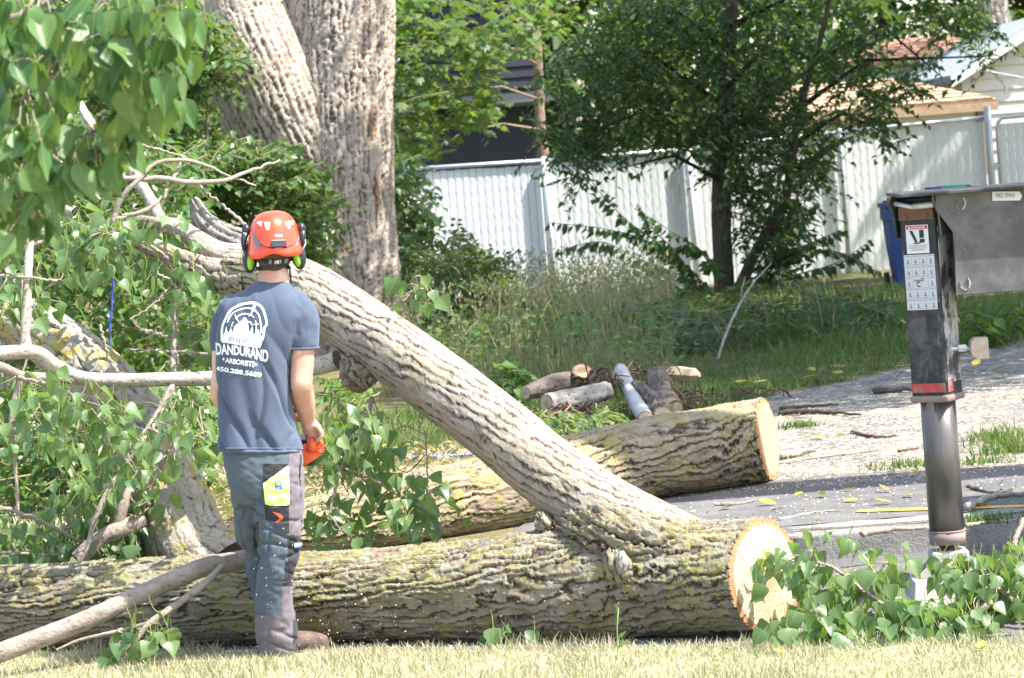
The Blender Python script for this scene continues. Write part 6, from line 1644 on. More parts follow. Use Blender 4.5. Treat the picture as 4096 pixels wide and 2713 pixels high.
# ---- t-shirt
tee = solid_from([('loft', [(1122, 1042, 1150, .058, .004), (1136, 1012, 1162, .075, .003), (1162, 968, 1182, .092, .002), (1200, 912, 1215, .108, 0), (1250, 884, 1228, .118, 0), (1320, 868, 1206, .124, 0), (1400, 866, 1180, .124, 0), (1500, 866, 1164, .122, 0), (1600, 866, 1170, .122, 0), (1700, 866, 1190, .126, 0), (1790, 867, 1210, .132, 0), (1803, 868, 1211, .132, 0)], 2.5),
                  ('cap', [Q(1160, 1215), Q(1200, 1264), Q(1212, 1330, -.008), Q(1212, 1386, -.014)], [.070, .073, .068, .063]),
                  ('cap', [Q(940, 1235), Q(902, 1290, .02), Q(886, 1345, .025), Q(882, 1372, .028)], [.064, .058, .050, .046])], .006, 'tee', 5)
co_ = vcoords(tee); nr = vnormals(tee)
ux_, vy_ = px_of(co_)
# drape: hanging folds from the shoulder blades, side bunching, and a twist towards the right hip
t = sstep(1250, 1700, vy_)
d1 = perlin(co_[:, 0] * 13 + .35 * co_[:, 2] * 6, co_[:, 1] * 6, co_[:, 2] * 2.6)
d2 = perlin(co_[:, 0] * 26 + 4, co_[:, 1] * 10, co_[:, 2] * 7 + co_[:, 0] * 9)
def fold_lines(ang, fa, fl, off):
    ac = co_[:, 0] * math.cos(ang) + co_[:, 2] * math.sin(ang); al = -co_[:, 0] * math.sin(ang) + co_[:, 2] * math.cos(ang)
    return np.abs(perlin(ac * fa + .4 * perlin(ac * 5, al * 3, 0 * ac + off), co_[:, 1] * 3, al * fl + off))
d3 = np.minimum(fold_lines(.38, 11, 1.6, 2.2), fold_lines(-.25, 9, 1.4, 8.1) + .06)
amp_ = .005 + .014 * t
slv = ((ux_ > 1165) | (ux_ < 893)) & (vy_ < 1420)
disp = np.where(slv, .25, 1) * amp_ * d1 + (.0012 + .0018 * t) * d2 - (.016 * t + .003) * (1 - np.clip(d3 * 3.2, 0, 1)) ** 1.4 + np.where(slv, .004 * perlin(co_[:, 0] * 30, co_[:, 1] * 30, co_[:, 2] * 26), 0)
fr_ = np.clip((nr[:, 1] * -1) * .7 + .5, .3, 1)
hem = sstep(1806, 1797, vy_)
co_ = co_ + nr * (disp * fr_ * hem)[:, None]
setco(tee, co_)
bm = bmesh.new(); bm.from_mesh(tee); cut_ = []
for fa in bm.faces:
    x_, y_ = proj(fa.calc_center_median())
    if (x_ > 1168 and 1397 < y_ < 1475): cut_.append(fa)
bmesh.ops.delete(bm, geom=cut_, context='FACES'); bm.to_mesh(tee); bm.free()
TEE = put('t_shirt', tee, PER, MAT_TEE)
btee = bvh_of(TEE)
# stitched hem bands and collar rib
def band_from(points, r, name, mat, parent, flat=.45, n=8):
    mb_ = MB(); mb_.tube(points, r, n); return mb_.build(name, mat, parent, True)
hem_pts = []
for x in np.linspace(872, 1208, 40):
    h = btee.ray_cast(CAM, ray(x, 1795).normalized())
    if h[0] is not None: hem_pts.append(h[0] + Vector((0, -.001, 0)))
if len(hem_pts) > 4: band_from(hem_pts, .0042, 'hem_stitch', MAT_TEE, TEE)
cp_ = [Q(1029 + 0, 1150, .0)] + [Q(1029 + (1160 - 1029) * t_, 1134 + 10 * math.cos(math.pi * (t_ - .5)) + 6 * t_, -.062 * math.sin(math.pi * t_) + .0) for t_ in np.linspace(.0, 1, 18)]
band_from(cp_[1:], .007, 'collar', MAT_TEE, TEE)
sl_ = [Q(1212, 1392, -.014) + Vector((.062 * math.cos(a), .062 * math.sin(a), -.003 * math.cos(a))) for a in np.linspace(0, 2 * math.pi, 33)]
band_from(sl_, .0045, 'sleeve_cuff', MAT_TEE, TEE)

# ---- shirt print
def shirt_poly(pts): return [(840 + x * 280 / 1220, 1180 + y * 360 / 1568) for x, y in pts]
def printed(name, items, mat=MAT_PRINT, off=.0022, maxl=7, lab=None):
    V = []; F = []
    for v, f in items:
        v2, f2 = refine(v, f, maxl); b_ = len(V); V += v2; F += [tuple(i + b_ for i in q) for q in f2]
    o = drape(name, V, F, btee, off, mat, TEE, lab); return o
def poly_item(pts):
    v2, _, f2, *_ = delaunay_2d_cdt([Vector(p) for p in pts], [(i, (i + 1) % len(pts)) for i in range(len(pts))], [list(range(len(pts)))], 1, 0.001)
    return ([(v.x, v.y) for v in v2], [tuple(f) for f in f2])
def stroke(pts, w0, w1=None):
    S = spline([(x, y) for x, y in pts], 10 * len(pts)); w1 = w0 if w1 is None else w1
    T = np.gradient(S, axis=0); T /= np.maximum(np.linalg.norm(T, axis=1)[:, None], 1e-6); Nn = np.stack([-T[:, 1], T[:, 0]], 1)
    w = np.linspace(w0, w1, len(S))[:, None] / 2
    V = np.concatenate([S + Nn * w, S - Nn * w]); n = len(S)
    return ([tuple(v) for v in V], [(i, i + 1, n + i + 1, n + i) for i in range(n - 1)])
def sp(x, y): return (840 + x * 280 / 1220, 1180 + y * 360 / 1568)
def SPs(pts): return [sp(*p) for p in pts]
k_ = 280 / 1220
logo = [stroke(SPs([(205, 800), (215, 560), (290, 380), (370, 260), (480, 195), (620, 150), (770, 140), (860, 180), (920, 250), (950, 330), (975, 420), (985, 510), (945, 580), (935, 690), (915, 790)]), 42 * k_, 40 * k_),
        stroke(SPs([(300, 480), (350, 380), (420, 300), (540, 250), (640, 230), (730, 240)]), 24 * k_), stroke(SPs([(780, 265), (850, 350), (880, 470), (890, 580), (885, 670)]), 26 * k_),
        stroke(SPs([(375, 560), (385, 510), (405, 470)]), 16 * k_), stroke(SPs([(440, 415), (500, 365), (580, 330), (680, 332)]), 22 * k_), stroke(SPs([(710, 350), (745, 370), (765, 398)]), 20 * k_),
        stroke(SPs([(780, 170), (760, 240), (720, 320), (675, 380)]), 55 * k_, 12 * k_), stroke(SPs([(435, 340), (465, 410), (500, 470), (520, 510)]), 20 * k_), 
        stroke(SPs([(655, 465), (710, 480), (730, 530)]), 24 * k_), stroke(SPs([(750, 515), (800, 513), (850, 508)]), 14 * k_), stroke(SPs([(790, 440), (805, 510), (802, 600), (795, 650)]), 18 * k_),
        stroke(SPs([(500, 500), (530, 470), (560, 455)]), 18 * k_)]
# skyline of firs down to the banner
sky_ = [(195, 800), (200, 720), (235, 690), (262, 640), (282, 540), (300, 620), (318, 660), (345, 620), (362, 560), (378, 620), (392, 660), (410, 600), (430, 545), (470, 505), (520, 500), (560, 440), (600, 390), (640, 410), (655, 470), (672, 560), (668, 640), (690, 650), (715, 590), (738, 540), (752, 600), (756, 690), (790, 660), (815, 605), (845, 600), (862, 650), (880, 690), (900, 720), (925, 700), (930, 760), (900, 850), (870, 928), (560, 885), (330, 845), (215, 832)]
ban = poly_item(SPs(sky_))
printed('shirt_logo', logo, lab='white ring and crack lines of the tree slice emblem')
printed('shirt_logo', [ban], off=.0026, lab='white fir skyline and banner of the emblem')
def warp_text(s, TL, TR, BR, BL, bold=0.0, bow=0.0, space=1.0):
    v, f = text_mesh(s, bold, space); out = []
    for a, b_ in v:
        top = (TL[0] + (TR[0] - TL[0]) * a, TL[1] + (TR[1] - TL[1]) * a); bot = (BL[0] + (BR[0] - BL[0]) * a, BL[1] + (BR[1] - BL[1]) * a)
        x, y = bot[0] + (top[0] - bot[0]) * b_, bot[1] + (top[1] - bot[1]) * b_
        out.append(sp(x, y - bow * math.sin(math.pi * a) * (1 - b_)))
    return (out, f)
printed('shirt_lettering', [warp_text('PHILIPPE', (345, 735), (765, 790), (755, 880), (335, 808), .0)], MAT_TEE, .0034, 5, 'dark thin name lettering on the white banner')
printed('shirt_lettering', [warp_text('DANDURAND', (95, 830), (1020, 965), (1010, 1190), (105, 1050), .035, bow=55)], MAT_PRINT, .0030, 6, 'large bold white name lettering')
printed('shirt_lettering', [warp_text('ARBORISTE', (270, 1092), (785, 1165), (775, 1262), (262, 1180), .03)] + [poly_item([sp(x0 + 17 * math.cos(q), y0 + 26 * math.sin(q)) for q in np.linspace(0, 2 * math.pi, 10)[:-1]]) for x0, y0 in ((235, 1120), (805, 1215))], MAT_PRINT, .0030, 5, 'white trade lettering between two dots')
printed('shirt_lettering', [warp_text('450.288.5689', (100, 1238), (905, 1355), (895, 1445), (95, 1318), .03)], MAT_PRINT, .0030, 5, 'white telephone number')

# ---- trousers
trs = solid_from([('loft', [(1780, 893, 1205, .118, 0), (1830, 892, 1212, .125, -.004), (1900, 905, 1216, .130, -.006), (1960, 920, 1218, .125, -.004), (2010, 935, 1216, .10, 0)], 2.4),
                  ('loft', [(1880, 1030, 1215, .110, -.01), (1960, 1016, 1218, .115, -.015), (2050, 1014, 1217, .110, -.02), (2140, 1022, 1211, .100, -.03), (2240, 1034, 1197, .088, -.045), (2310, 1028, 1178, .082, -.045), (2380, 1020, 1170, .084, -.03), (2450, 1020, 1178, .088, -.02), (2530, 1020, 1194, .090, -.01), (2590, 1030, 1194, .088, -.005), (2622, 1042, 1188, .080, .0)], 2.3),
                  ('loft', [(1880, 905, 1080, .110, .02), (1960, 920, 1080, .112, .05), (2080, 934, 1095, .105, .09), (2160, 944, 1110, .10, .125), (2220, 978, 1115, .09, .15), (2300, 988, 1118, .085, .17), (2370, 1008, 1125, .085, .17), (2480, 1020, 1130, .085, .17), (2590, 1030, 1130, .082, .17)], 2.3)], .006, 'trousers', 4)
co_ = vcoords(trs); nr = vnormals(trs); ux_, vy_ = px_of(co_)
n1 = perlin(co_[:, 0] * 9 + co_[:, 2] * 8, co_[:, 1] * 9, co_[:, 2] * 15)
n2 = np.minimum(np.abs(perlin(co_[:, 0] * 4 - co_[:, 2] * 3, co_[:, 1] * 4, co_[:, 2] * 17 + co_[:, 0] * 7 + 3)), np.abs(perlin(co_[:, 0] * 9, co_[:, 1] * 5, co_[:, 2] * 7 - co_[:, 0] * 9)) + .05)
knee = np.exp(-((vy_ - 2210) / 80) ** 2) + .8 * np.exp(-((vy_ - 2030) / 90) ** 2) + .8 * np.exp(-((vy_ - 2560) / 60) ** 2) + .22
d_ = .004 * n1 * knee - .013 * knee * (1 - np.clip(n2 * 4.2, 0, 1)) ** 1.6 + .003 * perlin(co_[:, 0] * 30, co_[:, 1] * 30, co_[:, 2] * 40)
co_ = co_ + nr * d_[:, None]; setco(trs, co_)
for mm in (MAT_TR1, MAT_TR2, MAT_TR3): trs.materials.append(mm)
ctr_ = np.zeros(len(trs.polygons) * 3, np.float32); trs.polygons.foreach_get('center', ctr_); ctr_ = ctr_.reshape(-1, 3).astype(float)
fx, fy = px_of(ctr_)
right = ctr_[:, 1] < PY + .075
side_x = np.where(fy < 2140, 1156, np.where(fy < 2250, 1150, np.where(fy < 2330, 1138, 1130)))
mi = np.zeros(len(ctr_), int)
mi[(fx > side_x) & right] = 1
mi[(fx > side_x) & right & (fy > 2142) & (fy < 2345)] = 2
mi[(fx > side_x) & right & (fy > 2455)] = 1
mi[fy > 2464] = 1
mi[(fx > 1172) & (fy > 2478) & right] = 2
mi[(~right) & (fx < 968) & (fy > 2075) & (fy < 2215)] = 2
mi[(fx > 1015) & (fx < 1036) & (fy > 2090) & (fy < 2190) & right] = 2
trs.polygons.foreach_set('material_index', mi.astype(np.int32))
TRS = put('trousers', trs, PER)
btr = bvh_of(TRS)
def tp(x, y): return (1030 + x * 210 / 867, 1820 + y * 380 / 1568)
def tpoly(name, pts, off, mat, lab=None, step=9): return decal(name, [tp(*p) for p in pts], btr, off, mat, TRS, step, label=lab)
tpoly('pocket', [(98, 150), (500, 150), (525, 1290), (400, 1270), (300, 1190), (265, 1120), (130, 1060), (110, 800)], .003, MAT_TR3, 'black thigh pocket')
tpoly('pocket_flap', [(92, 470), (500, 178), (520, 200), (530, 815), (480, 835), (200, 838), (125, 815)], .0075, MAT_HIVIS, 'bright hi-vis yellow flap')
tpoly('label_patch', [(292, 430), (398, 430), (398, 580), (290, 578)], .009, simple('blue_label', (.05, .22, .50), .6), 'small blue fabric label', 5)
tpoly('label_print', [(308, 450), (380, 446), (376, 470), (366, 500), (350, 515), (320, 505), (308, 480)], .010, simple('yellow_label_print', (.62, .55, .20), .6), None, 4)
tpoly('label_print', [(305, 530), (385, 530), (385, 540), (305, 540)], .010, MAT_PRINT, None, 4)
tpoly('emblem', [(232, 938), (300, 945), (380, 980), (425, 1020), (430, 1042), (390, 1085), (340, 1110), (295, 1112), (340, 1075), (362, 1042), (330, 1005), (285, 970)], .0055, simple('red_orange_print', (.75, .10, .05), .6), 'red crescent emblem', 5)
decal('side_badge', [(1178, 2174), (1208, 2172), (1208, 2184), (1178, 2186)], btr, .004, MAT_PRINT, TRS, 4); decal('side_badge', [(1179, 2186), (1208, 2184), (1208, 2192), (1179, 2194)], btr, .004, simple('blue_badge', (.03, .10, .42), .6), TRS, 4)
zp_ = []
for (x, y) in ((715, 0), (712, 150), (698, 260), (694, 370)):
    px_, py_ = tp(x, y); h = btr.ray_cast(CAM, ray(px_, py_).normalized())
    if h[0] is not None: zp_.append(h[0] + Vector((0, -.002, 0)))
if len(zp_) > 2: band_from(zp_, .004, 'zip', MAT_TR3, TRS)
zp_ = []
for (x, y) in ((705, 370), (715, 430), (722, 520), (722, 680)):
    px_, py_ = tp(x, y); h = btr.ray_cast(CAM, ray(px_, py_).normalized())
    if h[0] is not None: zp_.append(h[0] + Vector((0, -.004, 0)))
if len(zp_) > 2: band_from(zp_, .0035, 'zip_pull', MAT_GREYPL, TRS)

# ---- boots
def boot(c, d, name='boot'):
    d = Vector(d).normalized(); s = Vector((-d.y, d.x, 0))
    b = solid_from([('cap', [c + Vector((0, 0, .14)), c + Vector((0, 0, .06))], [.052, .050]), ('cap', [c - d * .045 + Vector((0, 0, .05)), c + d * .05 + Vector((0, 0, .052)), c + d * .125 + Vector((0, 0, .044)), c + d * .165 + Vector((0, 0, .038))], [.044, .046, .042, .034])], .006, name, 4)
    o = put(name, b, PER, MAT_BOOT)
    sb = MB(); prof = []
    for k in range(24):
        a = 2 * math.pi * k / 24; x = .135 * math.cos(a); y = .05 * math.sin(a) * (1 + .12 * math.cos(a)); prof.append(c + d * (x + .065) + s * y)
    vs = [p + Vector((0, 0, z_)) - Vector((0, 0, c.z)) + Vector((0, 0, c.z)) for z_ in (-.003, .022) for p in prof]
    sb.add(vs, [tuple(reversed(range(24))), tuple(range(24, 48))] + [(k, (k + 1) % 24, 24 + (k + 1) % 24, 24 + k) for k in range(24)]); put('sole', sb.mesh('sole', bevel=.004), o, MAT_SOLE)
    lc = MB()
    for k in range(4):
        p = c + d * (.055 + .02 * k) + Vector((0, 0, .098 - .006 * k)); lc.tube([p - s * .03 + Vector((0, 0, -.012)), p, p + s * .03 + Vector((0, 0, -.012))], .003, 6)
    put('lace', lc.mesh('lace', True), o, simple('red_lace', (.42, .05, .03), .7) if 'red_lace' not in bpy.data.materials else bpy.data.materials['red_lace'])
boot(Vector((Q(1130, 2600).x, PY + .0, .022)), (.86, .35, 0))
boot(Vector((Q(1075, 2600).x, PY + .17, .022)), (.25, .9, 0))

# ---- helmet and ear defenders
HC = Q(1100, 985, .012)
def helmet_mesh():
    n, m_ = 64, 26; vs = []; fs = []
    for i in range(m_ + 1):
        u = i / m_
        for k in range(n):
            a = 2 * math.pi * k / n                    # a = -90 deg is the back
            back = max(0, -math.sin(a))
            zr = -.036 + .022 * math.exp(-((a - 1.5 * math.pi) / .38) ** 2) - .012 * math.exp(-((a - 1.5 * math.pi) / 1.0) ** 2)
            ph = u * math.pi / 2
            rx, ry = .1065, .132
            x = rx * math.sin(ph) ** .66 * math.cos(a); y = ry * math.sin(ph) ** .66 * math.sin(a)
            z = .140 * math.cos(ph) ** .80
            z = z + (zr) * u ** 1.6
            fl = max(0, (u - .80) / .2)
            k2 = 1 + .055 * fl ** 1.5 * (0.4 + .8 * back)
            if .52 < u < .60: k2 *= 1.006               # crease of the upper shell
            if u <= .52: k2 *= 1.012
            vs.append(HC + Vector((x * k2, y * k2, z)))
    for i in range(m_):
        for k in range(n):
            fs.append((i * n + k, (i + 1) * n + k, (i + 1) * n + (k + 1) % n, i * n + (k + 1) % n))
    me = bpy.data.meshes.new('helmet'); me.from_pydata([tuple(v) for v in vs], [], fs); me.update(); me.validate()
    bm = bmesh.new(); bm.from_mesh(me); bmesh.ops.remove_doubles(bm, verts=bm.verts, dist=1e-5); bmesh.ops.recalc_face_normals(bm, faces=bm.faces); bm.to_mesh(me); bm.free()
    me.polygons.foreach_set('use_smooth', [True] * len(me.polygons)); return me
HEL = put('helmet', helmet_mesh(), PER, MAT_ORANGE); HEL['label'] = 'glossy orange arborist helmet'
sol = HEL.modifiers.new('shell', 'SOLIDIFY'); sol.thickness = .004; sol.offset = -1
bh = bvh_of(HEL)
def hp_(x, y): return (940 + x * 320 / 1394, 800 + y * 360 / 1568)
def hpoly(name, pts, off, mat, step=4, lab=None): return decal(name, [hp_(*p) for p in pts], bh, off, mat, HEL, step, label=lab)
MAT_VENT_GLINT = simple('painted_vent_glint', (0.70, 0.66, 0.70), .3)  # white patches paint the light reflected in the helmet openings
for pts in ([(375, 400), (410, 375), (470, 372), (462, 465)], [(500, 385), (615, 385), (600, 500), (575, 525), (545, 520)], [(870, 375), (965, 365), (960, 490), (925, 510)], [(990, 360), (1025, 355), (1015, 430), (995, 440)], [(315, 345), (350, 345), (345, 362)]):
    hpoly('vent_glint', pts, .0012, MAT_VENT_GLINT)
v, f = text_mesh('KASK', .06); b_ = [(hp_(697 + a * 138, 645 - c * 45)) for a, c in v]; v2, f2 = refine(b_, f, 6); drape('lettering', v2, f2, bh, .0012, MAT_PRINT, HEL)
lp = [bh.ray_cast(CAM, ray(*hp_(x, y)).normalized())[0] for x, y in ((635, 705), (903, 698), (906, 825), (640, 832))]
if all(p is not None for p in lp):
    cb = MB(); nrm_ = Vector((0, -1, .15)).normalized()
    cb.add([p + nrm_ * .002 for p in lp] + [p + nrm_ * .016 for p in lp], [(0, 1, 2, 3), (7, 6, 5, 4), (0, 4, 5, 1), (1, 5, 6, 2), (2, 6, 7, 3), (3, 7, 4, 0)]); cb.build('lamp_clip', MAT_BLKPL, HEL, bevel=.003)
st = []
for x, y in ((440, 770), (540, 815), (640, 838), (900, 830), (980, 790), (1110, 710)):
    h = bh.ray_cast(CAM, ray(*hp_(x, y)).normalized())
    if h[0] is not None: st.append(h[0] + Vector((0, -.002, 0)))
if len(st) > 2: band_from(st, .0022, 'cord', MAT_STRAP, HEL)
hpoly('side_insert', [(290, 560), (400, 680), (470, 840), (430, 845), (350, 800)], .002, MAT_GREYPL, 4); hpoly('side_insert', [(1118, 590), (1128, 600), (1100, 780), (1045, 810), (1080, 700)], .002, MAT_GREYPL, 4)
def ell_mesh(c, r, name, rot=None, mi=None):
    me = solid_from([('ell', Vector((0, 0, 0)), *r)], min(r) / 5, name, 2); co = vcoords(me)
    if rot is not None: co = co @ np.array(rot.to_matrix()).T
    setco(me, co + np.array(c)); return me
for s, cx_e, cy_e in ((-1, 1000, 1030), (1, 1192, 1016)):
    c = Q(cx_e, cy_e, .02)
    MUF = put('ear_muff', ell_mesh(c, (.031, .046, .064), 'ear_muff', Euler((0, s * -.12, 0))), PER, MAT_BLKPL)
    put('green_shell', ell_mesh(c + Vector((-s * .004, -.022, -.010)), (.017, .030, .042), 'green_shell', Euler((0, s * -.12, 0))), MUF, MAT_GRNPL)
    kb = MB(); q_ = c + Vector((-s * .004, -.053, -.006)); kb.tube([q_, q_ + Vector((0, -.006, 0))], .006, 12); kb.build('stud', MAT_GRNPL, MUF)
    a_ = c + Vector((s * .018, -.012, .03)); b2_ = Q(985 if s < 0 else 1206, 920 if s < 0 else 915, .01)
    ar = MB(); ar.tube([a_ + Vector((0, -.02, 0)), a_.lerp(b2_, .5) + Vector((s * .006, -.018, 0)), b2_], [.007, .012, .016], 10); ar.build('arm', MAT_BLKPL, MUF, True)
    put('pivot', ell_mesh(b2_, (.018, .022, .024), 'pivot'), MUF, MAT_BLKPL)
    wr = MB(); e = Q(968 if s < 0 else 1222, 975 if s < 0 else 968, .0)
    wr.tube([b2_ + Vector((s * .008, -.02, -.01)), e, e.lerp(a_, .6) + Vector((s * .01, -.02, 0)), a_ + Vector((0, -.03, -.02))], .0024, 6); wr.build('spring_wire', MAT_GALV, MUF, True)
    cu = put('ear_cushion', ell_mesh(c + Vector((-s * .016, .0, 0)), (.012, .034, .042), 'ear_cushion'), MUF, MAT_STRAP)
# hair at the nape, cradle straps and chin strap
hr = solid_from([('ell', hd + Vector((0, -.014, -.012)), .079, .092, .088), ('ell', hd + Vector((0, -.052, -.048)), .055, .046, .05)], .004, 'hair', 3)
co_ = vcoords(hr); co_ += vnormals(hr) * (.002 * perlin(co_[:, 0] * 120, co_[:, 1] * 120, co_[:, 2] * 25))[:, None]; setco(hr, co_)
HAIR = put('hair', hr, PER, MAT_HAIR)
bhr = bvh_of(HAIR)
def strap(pts, w, name='strap', mat=MAT_STRAP, off=.004):
    S = spline([hp_(*p) for p in pts], 30); V = []
    for i, (x, y) in enumerate(S):
        for d in (-w / 2, w / 2):
            dd = ray(x, y + d).normalized(); h = bhr.ray_cast(CAM, dd); h2 = bvh_body.ray_cast(CAM, dd)
            c = [q for q in (h, h2) if q[0] is not None]
            if c:
                q = min(c, key=lambda q: q[3]); V.append(q[0] - dd * off)
            else: V.append(P(x, y + d, PY - .03))
    n = len(S); F = [(2 * i, 2 * i + 1, 2 * i + 3, 2 * i + 2) for i in range(n - 1)]
    me = bpy.data.meshes.new(name); me.from_pydata([tuple(v) for v in V], [], F); me.update(); me.polygons.foreach_set('use_smooth', [True] * len(F))
    o = put(name, me, HEL, mat); mo = o.modifiers.new('t', 'SOLIDIFY'); mo.thickness = .003; mo.offset = 0
    return o
bvh_body = bvh_of(BODY)
strap([(400, 1040), (520, 1080), (740, 1088), (900, 1065), (1000, 1030)], 14)
strap([(360, 1200), (540, 1185), (700, 1130), (850, 1135), (970, 1190)], 16)
strap([(590, 1080), (640, 1075)], 20, 'size_dial', MAT_GREYPL, .008); strap([(860, 1065), (920, 1055)], 20, 'size_dial', MAT_GREYPL, .008)
strap([(690, 1092), (745, 1082), (800, 1070)], 13, 'dial_knob', MAT_PRINT, .009)
strap([(705, 1092), (725, 1090)], 10, 'dial_badge', MAT_STR, .011); strap([(765, 1080), (790, 1076)], 10, 'dial_badge', simple('badge_green', (.02, .25, .08), .6), .011)
cs = MB(); cs.tube([Q(*hp_(955, 1180), .01), Q(*hp_(960, 1330), .02), Q(*hp_(985, 1450), .0), Q(*hp_(1000, 1560), -.01)], .004, 6); cs.tube([Q(*hp_(1000, 1540), -.01), Q(*hp_(1050, 1480), .0), Q(*hp_(1110, 1430), .01)], .003, 6); cs.build('chin_strap', MAT_STRAP, HEL, True)

# ================================================================== CHAINSAW
SAW = thing('chainsaw', 'orange chainsaw held at the right hip of the worker, mostly hidden by his body', 'chainsaw', tuple(Q(1240, 1800, .16)))
def sw(x, y): return (1150 + x * 250 / 1153, 1560 + y * 340 / 1568)
def S3(x, y, dy): return Q(*sw(x, y), dy)
bd = MB()
prof = [(260, 1010), (330, 980), (400, 1010), (640, 1005), (668, 1050), (682, 1110), (660, 1170), (560, 1250), (440, 1330), (310, 1400), (250, 1340)]
n_ = len(prof); vs = [S3(x, y, dy) for dy in (.12, .26) for x, y in prof]
bd.add(vs, [tuple(range(n_)), tuple(reversed(range(n_, 2 * n_)))] + [(i, n_ + i, n_ + (i + 1) % n_, (i + 1) % n_) for i in range(n_)])
BD = bd.build('engine_cover', MAT_SAW, SAW, bevel=.008)
rb_ = MB()
for k in range(4):
    rb_.tube([S3(500, 1040 + 32 * k, .118), S3(675 - 6 * k, 1030 + 36 * k, .118)], .0035, 6); rb_.tube([S3(395, 1060 + 26 * k, .118), S3(455, 1060 + 26 * k, .118)], .003, 6)
rb_.build('cooling_rib', MAT_SAW, SAW, True)
hn = MB(); hn.tube([S3(450, 1130, .12), S3(448, 960, .125), S3(450, 860, .14), S3(470, 800, .17), S3(480, 860, .22)], [.022, .021, .019, .017, .016], 14); hn.tube([S3(640, 1040, .125), S3(600, 940, .13), S3(565, 850, .15)], .012, 10); hn.build('rear_handle', MAT_SAW, SAW, True)
fh = MB(); fh.tube([S3(210, 560, .30), S3(190, 430, .29), S3(110, 330, .28), S3(-150, 330, .28), S3(-300, 480, .30), S3(-300, 900, .30)], .012, 10); fh.build('front_handle', MAT_BLKPL, SAW, True)
gd = MB(); gd.tube([S3(185, 420, .26), S3(215, 560, .26)], .012, 8); gd.build('hand_guard', MAT_SAW, SAW, True)
cv = MB(); cv.box(S3(190, 1120, .30), .15, .26, .11); cv.build('motor_housing', MAT_BLKPL, SAW, bevel=.015)
gb_ = MB(); p0 = S3(60, 1150, .36); dr = Vector((-.55, .80, -.10)).normalized(); zz = Vector((0, 0, 1)); sd = dr.cross(zz).normalized()
pr = [(0, -.035), (.34, -.03), (.37, 0), (.34, .03), (0, .035)]
pr = [(a * .55, c) for a, c in pr]
vs = [p0 + dr * a + zz * c + sd * d_ for d_ in (-.002, .002) for a, c in pr]; n_ = 5
gb_.add(vs, [tuple(range(5)), tuple(reversed(range(5, 10)))] + [(i, 5 + i, 5 + (i + 1) % 5, (i + 1) % 5) for i in range(5)]); gb_.build('guide_bar', MAT_GALV, SAW)
chn = MB(); pts = [p0 + dr * a + zz * c for a, c in pr + [pr[0]]]
chn.tube(pts, .004, 5); chn.build('chain', MAT_GREYPL, SAW)
# ================================================================== WOOD PILE, ROPES, LITTER
MAT_BIRCH = None
m = NT('birch_bark'); co = m.coord()
n1 = m.noise(m.mapping(co, (1, 1, 1)), 3, 4); vv = m.noise(m.mapping(co, (4, 4, 22)), 3.2, 3, .6)
c = m.mix(n1, (0.36, 0.35, 0.335), (0.46, 0.445, 0.42)); c = m.mix(thr(m, vv, .64, .70), c, (0.15, 0.10, 0.08))
m.base(c); m.rough(.75); m.spec(.25); MAT_BIRCH = m.m
MAT_CUT2 = wood_mat('dry_cut_wood', (0.55, 0.46, 0.34), (0.42, 0.30, 0.19), (0.30, 0.19, 0.12))
MAT_CUT3 = wood_mat('orange_cut_wood', (0.64, 0.48, 0.29), (0.50, 0.29, 0.14), (0.40, 0.24, 0.14), .45)
MAT_FIBRE = simple('torn_brown_bark', (0.10, 0.06, 0.045), .95, var=.35, scale=16)
MAT_PLANK = simple('split_pale_wood', (0.36, 0.28, 0.18), .85, var=.15, scale=12)
def pile_log(name, label, rows, mat, cut, cat='log', end=1, seed=0, group='cut wood in the pile', **kw):
    root = thing(name, label, cat, (rows[0][0].x, rows[0][0].y, rows[0][0].z), group)
    a = dict(ls=.15, lt=.04, amp=.006, crack=.2, ds=.014, dt=.012, lump=.06, seed=70 + seed); a.update(kw)
    o, inf = log_part('bark', root, mat, rows, **a)
    if end in (1, 2): cut_face(root, inf[2], inf[3], inf[4][-1], cut, .003)
    if end in (0, 2): 
        r_ = inf[1][::-1]; cut_face(root, inf[0], r_, -inf[4][0], cut, .003)
    return root
WY = 19.3
g_ = lambda x, y, dz, r: (lambda p: (Vector((p.x, p.y, ZG + dz)), r))(Gd(x, y, ZG))
pile_log('birch_log', 'white birch log with dark bark stripes lying with its cut end towards the second log', [(Pd(1436, 856, 20.6), .046), (Pd(1450, 885, 20.2), .047), (Pd(1470, 930, 19.7), .050), (Pd(1492, 968, 19.25), .052)], MAT_BIRCH, MAT_CUT2, amp=.001, lump=.03)
pile_log('log_stump', 'short upright log with round orange cut top beside the shredded bark', [(Vector((Pd(1340, 900, 20.5).x, 20.2, ZG - .03)), .072), (Vector((Pd(1342, 880, 20.2).x, 20.17, Pd(1342, 880, 20.2).z)), .070), (Pd(1345, 858, 20.12), .068)], MAT_BARK_DARK, MAT_CUT3, seed=1)
_st = [o for o in bpy.data.objects if o.name.startswith('log_stump')]
pile_log('log', 'peeling grey white log lying at the left of the pile, cut end to the left', [(Pd(1400, 905, 19.9), .065), (Pd(1360, 915, 19.75), .068), (Pd(1310, 925, 19.6), .070), (Pd(1265, 935, 19.5), .070)], MAT_BARK_GREY, MAT_CUT2, seed=2, amp=.010)
pile_log('log', 'grey log in the grass behind the round cut stump', [(Pd(1335, 882, 21.2), .075), (Pd(1290, 888, 21.1), .075), (Pd(1245, 900, 21.0), .062), (Pd(1215, 910, 20.9), .045)], MAT_BARK_PILE, MAT_CUT2, seed=3)
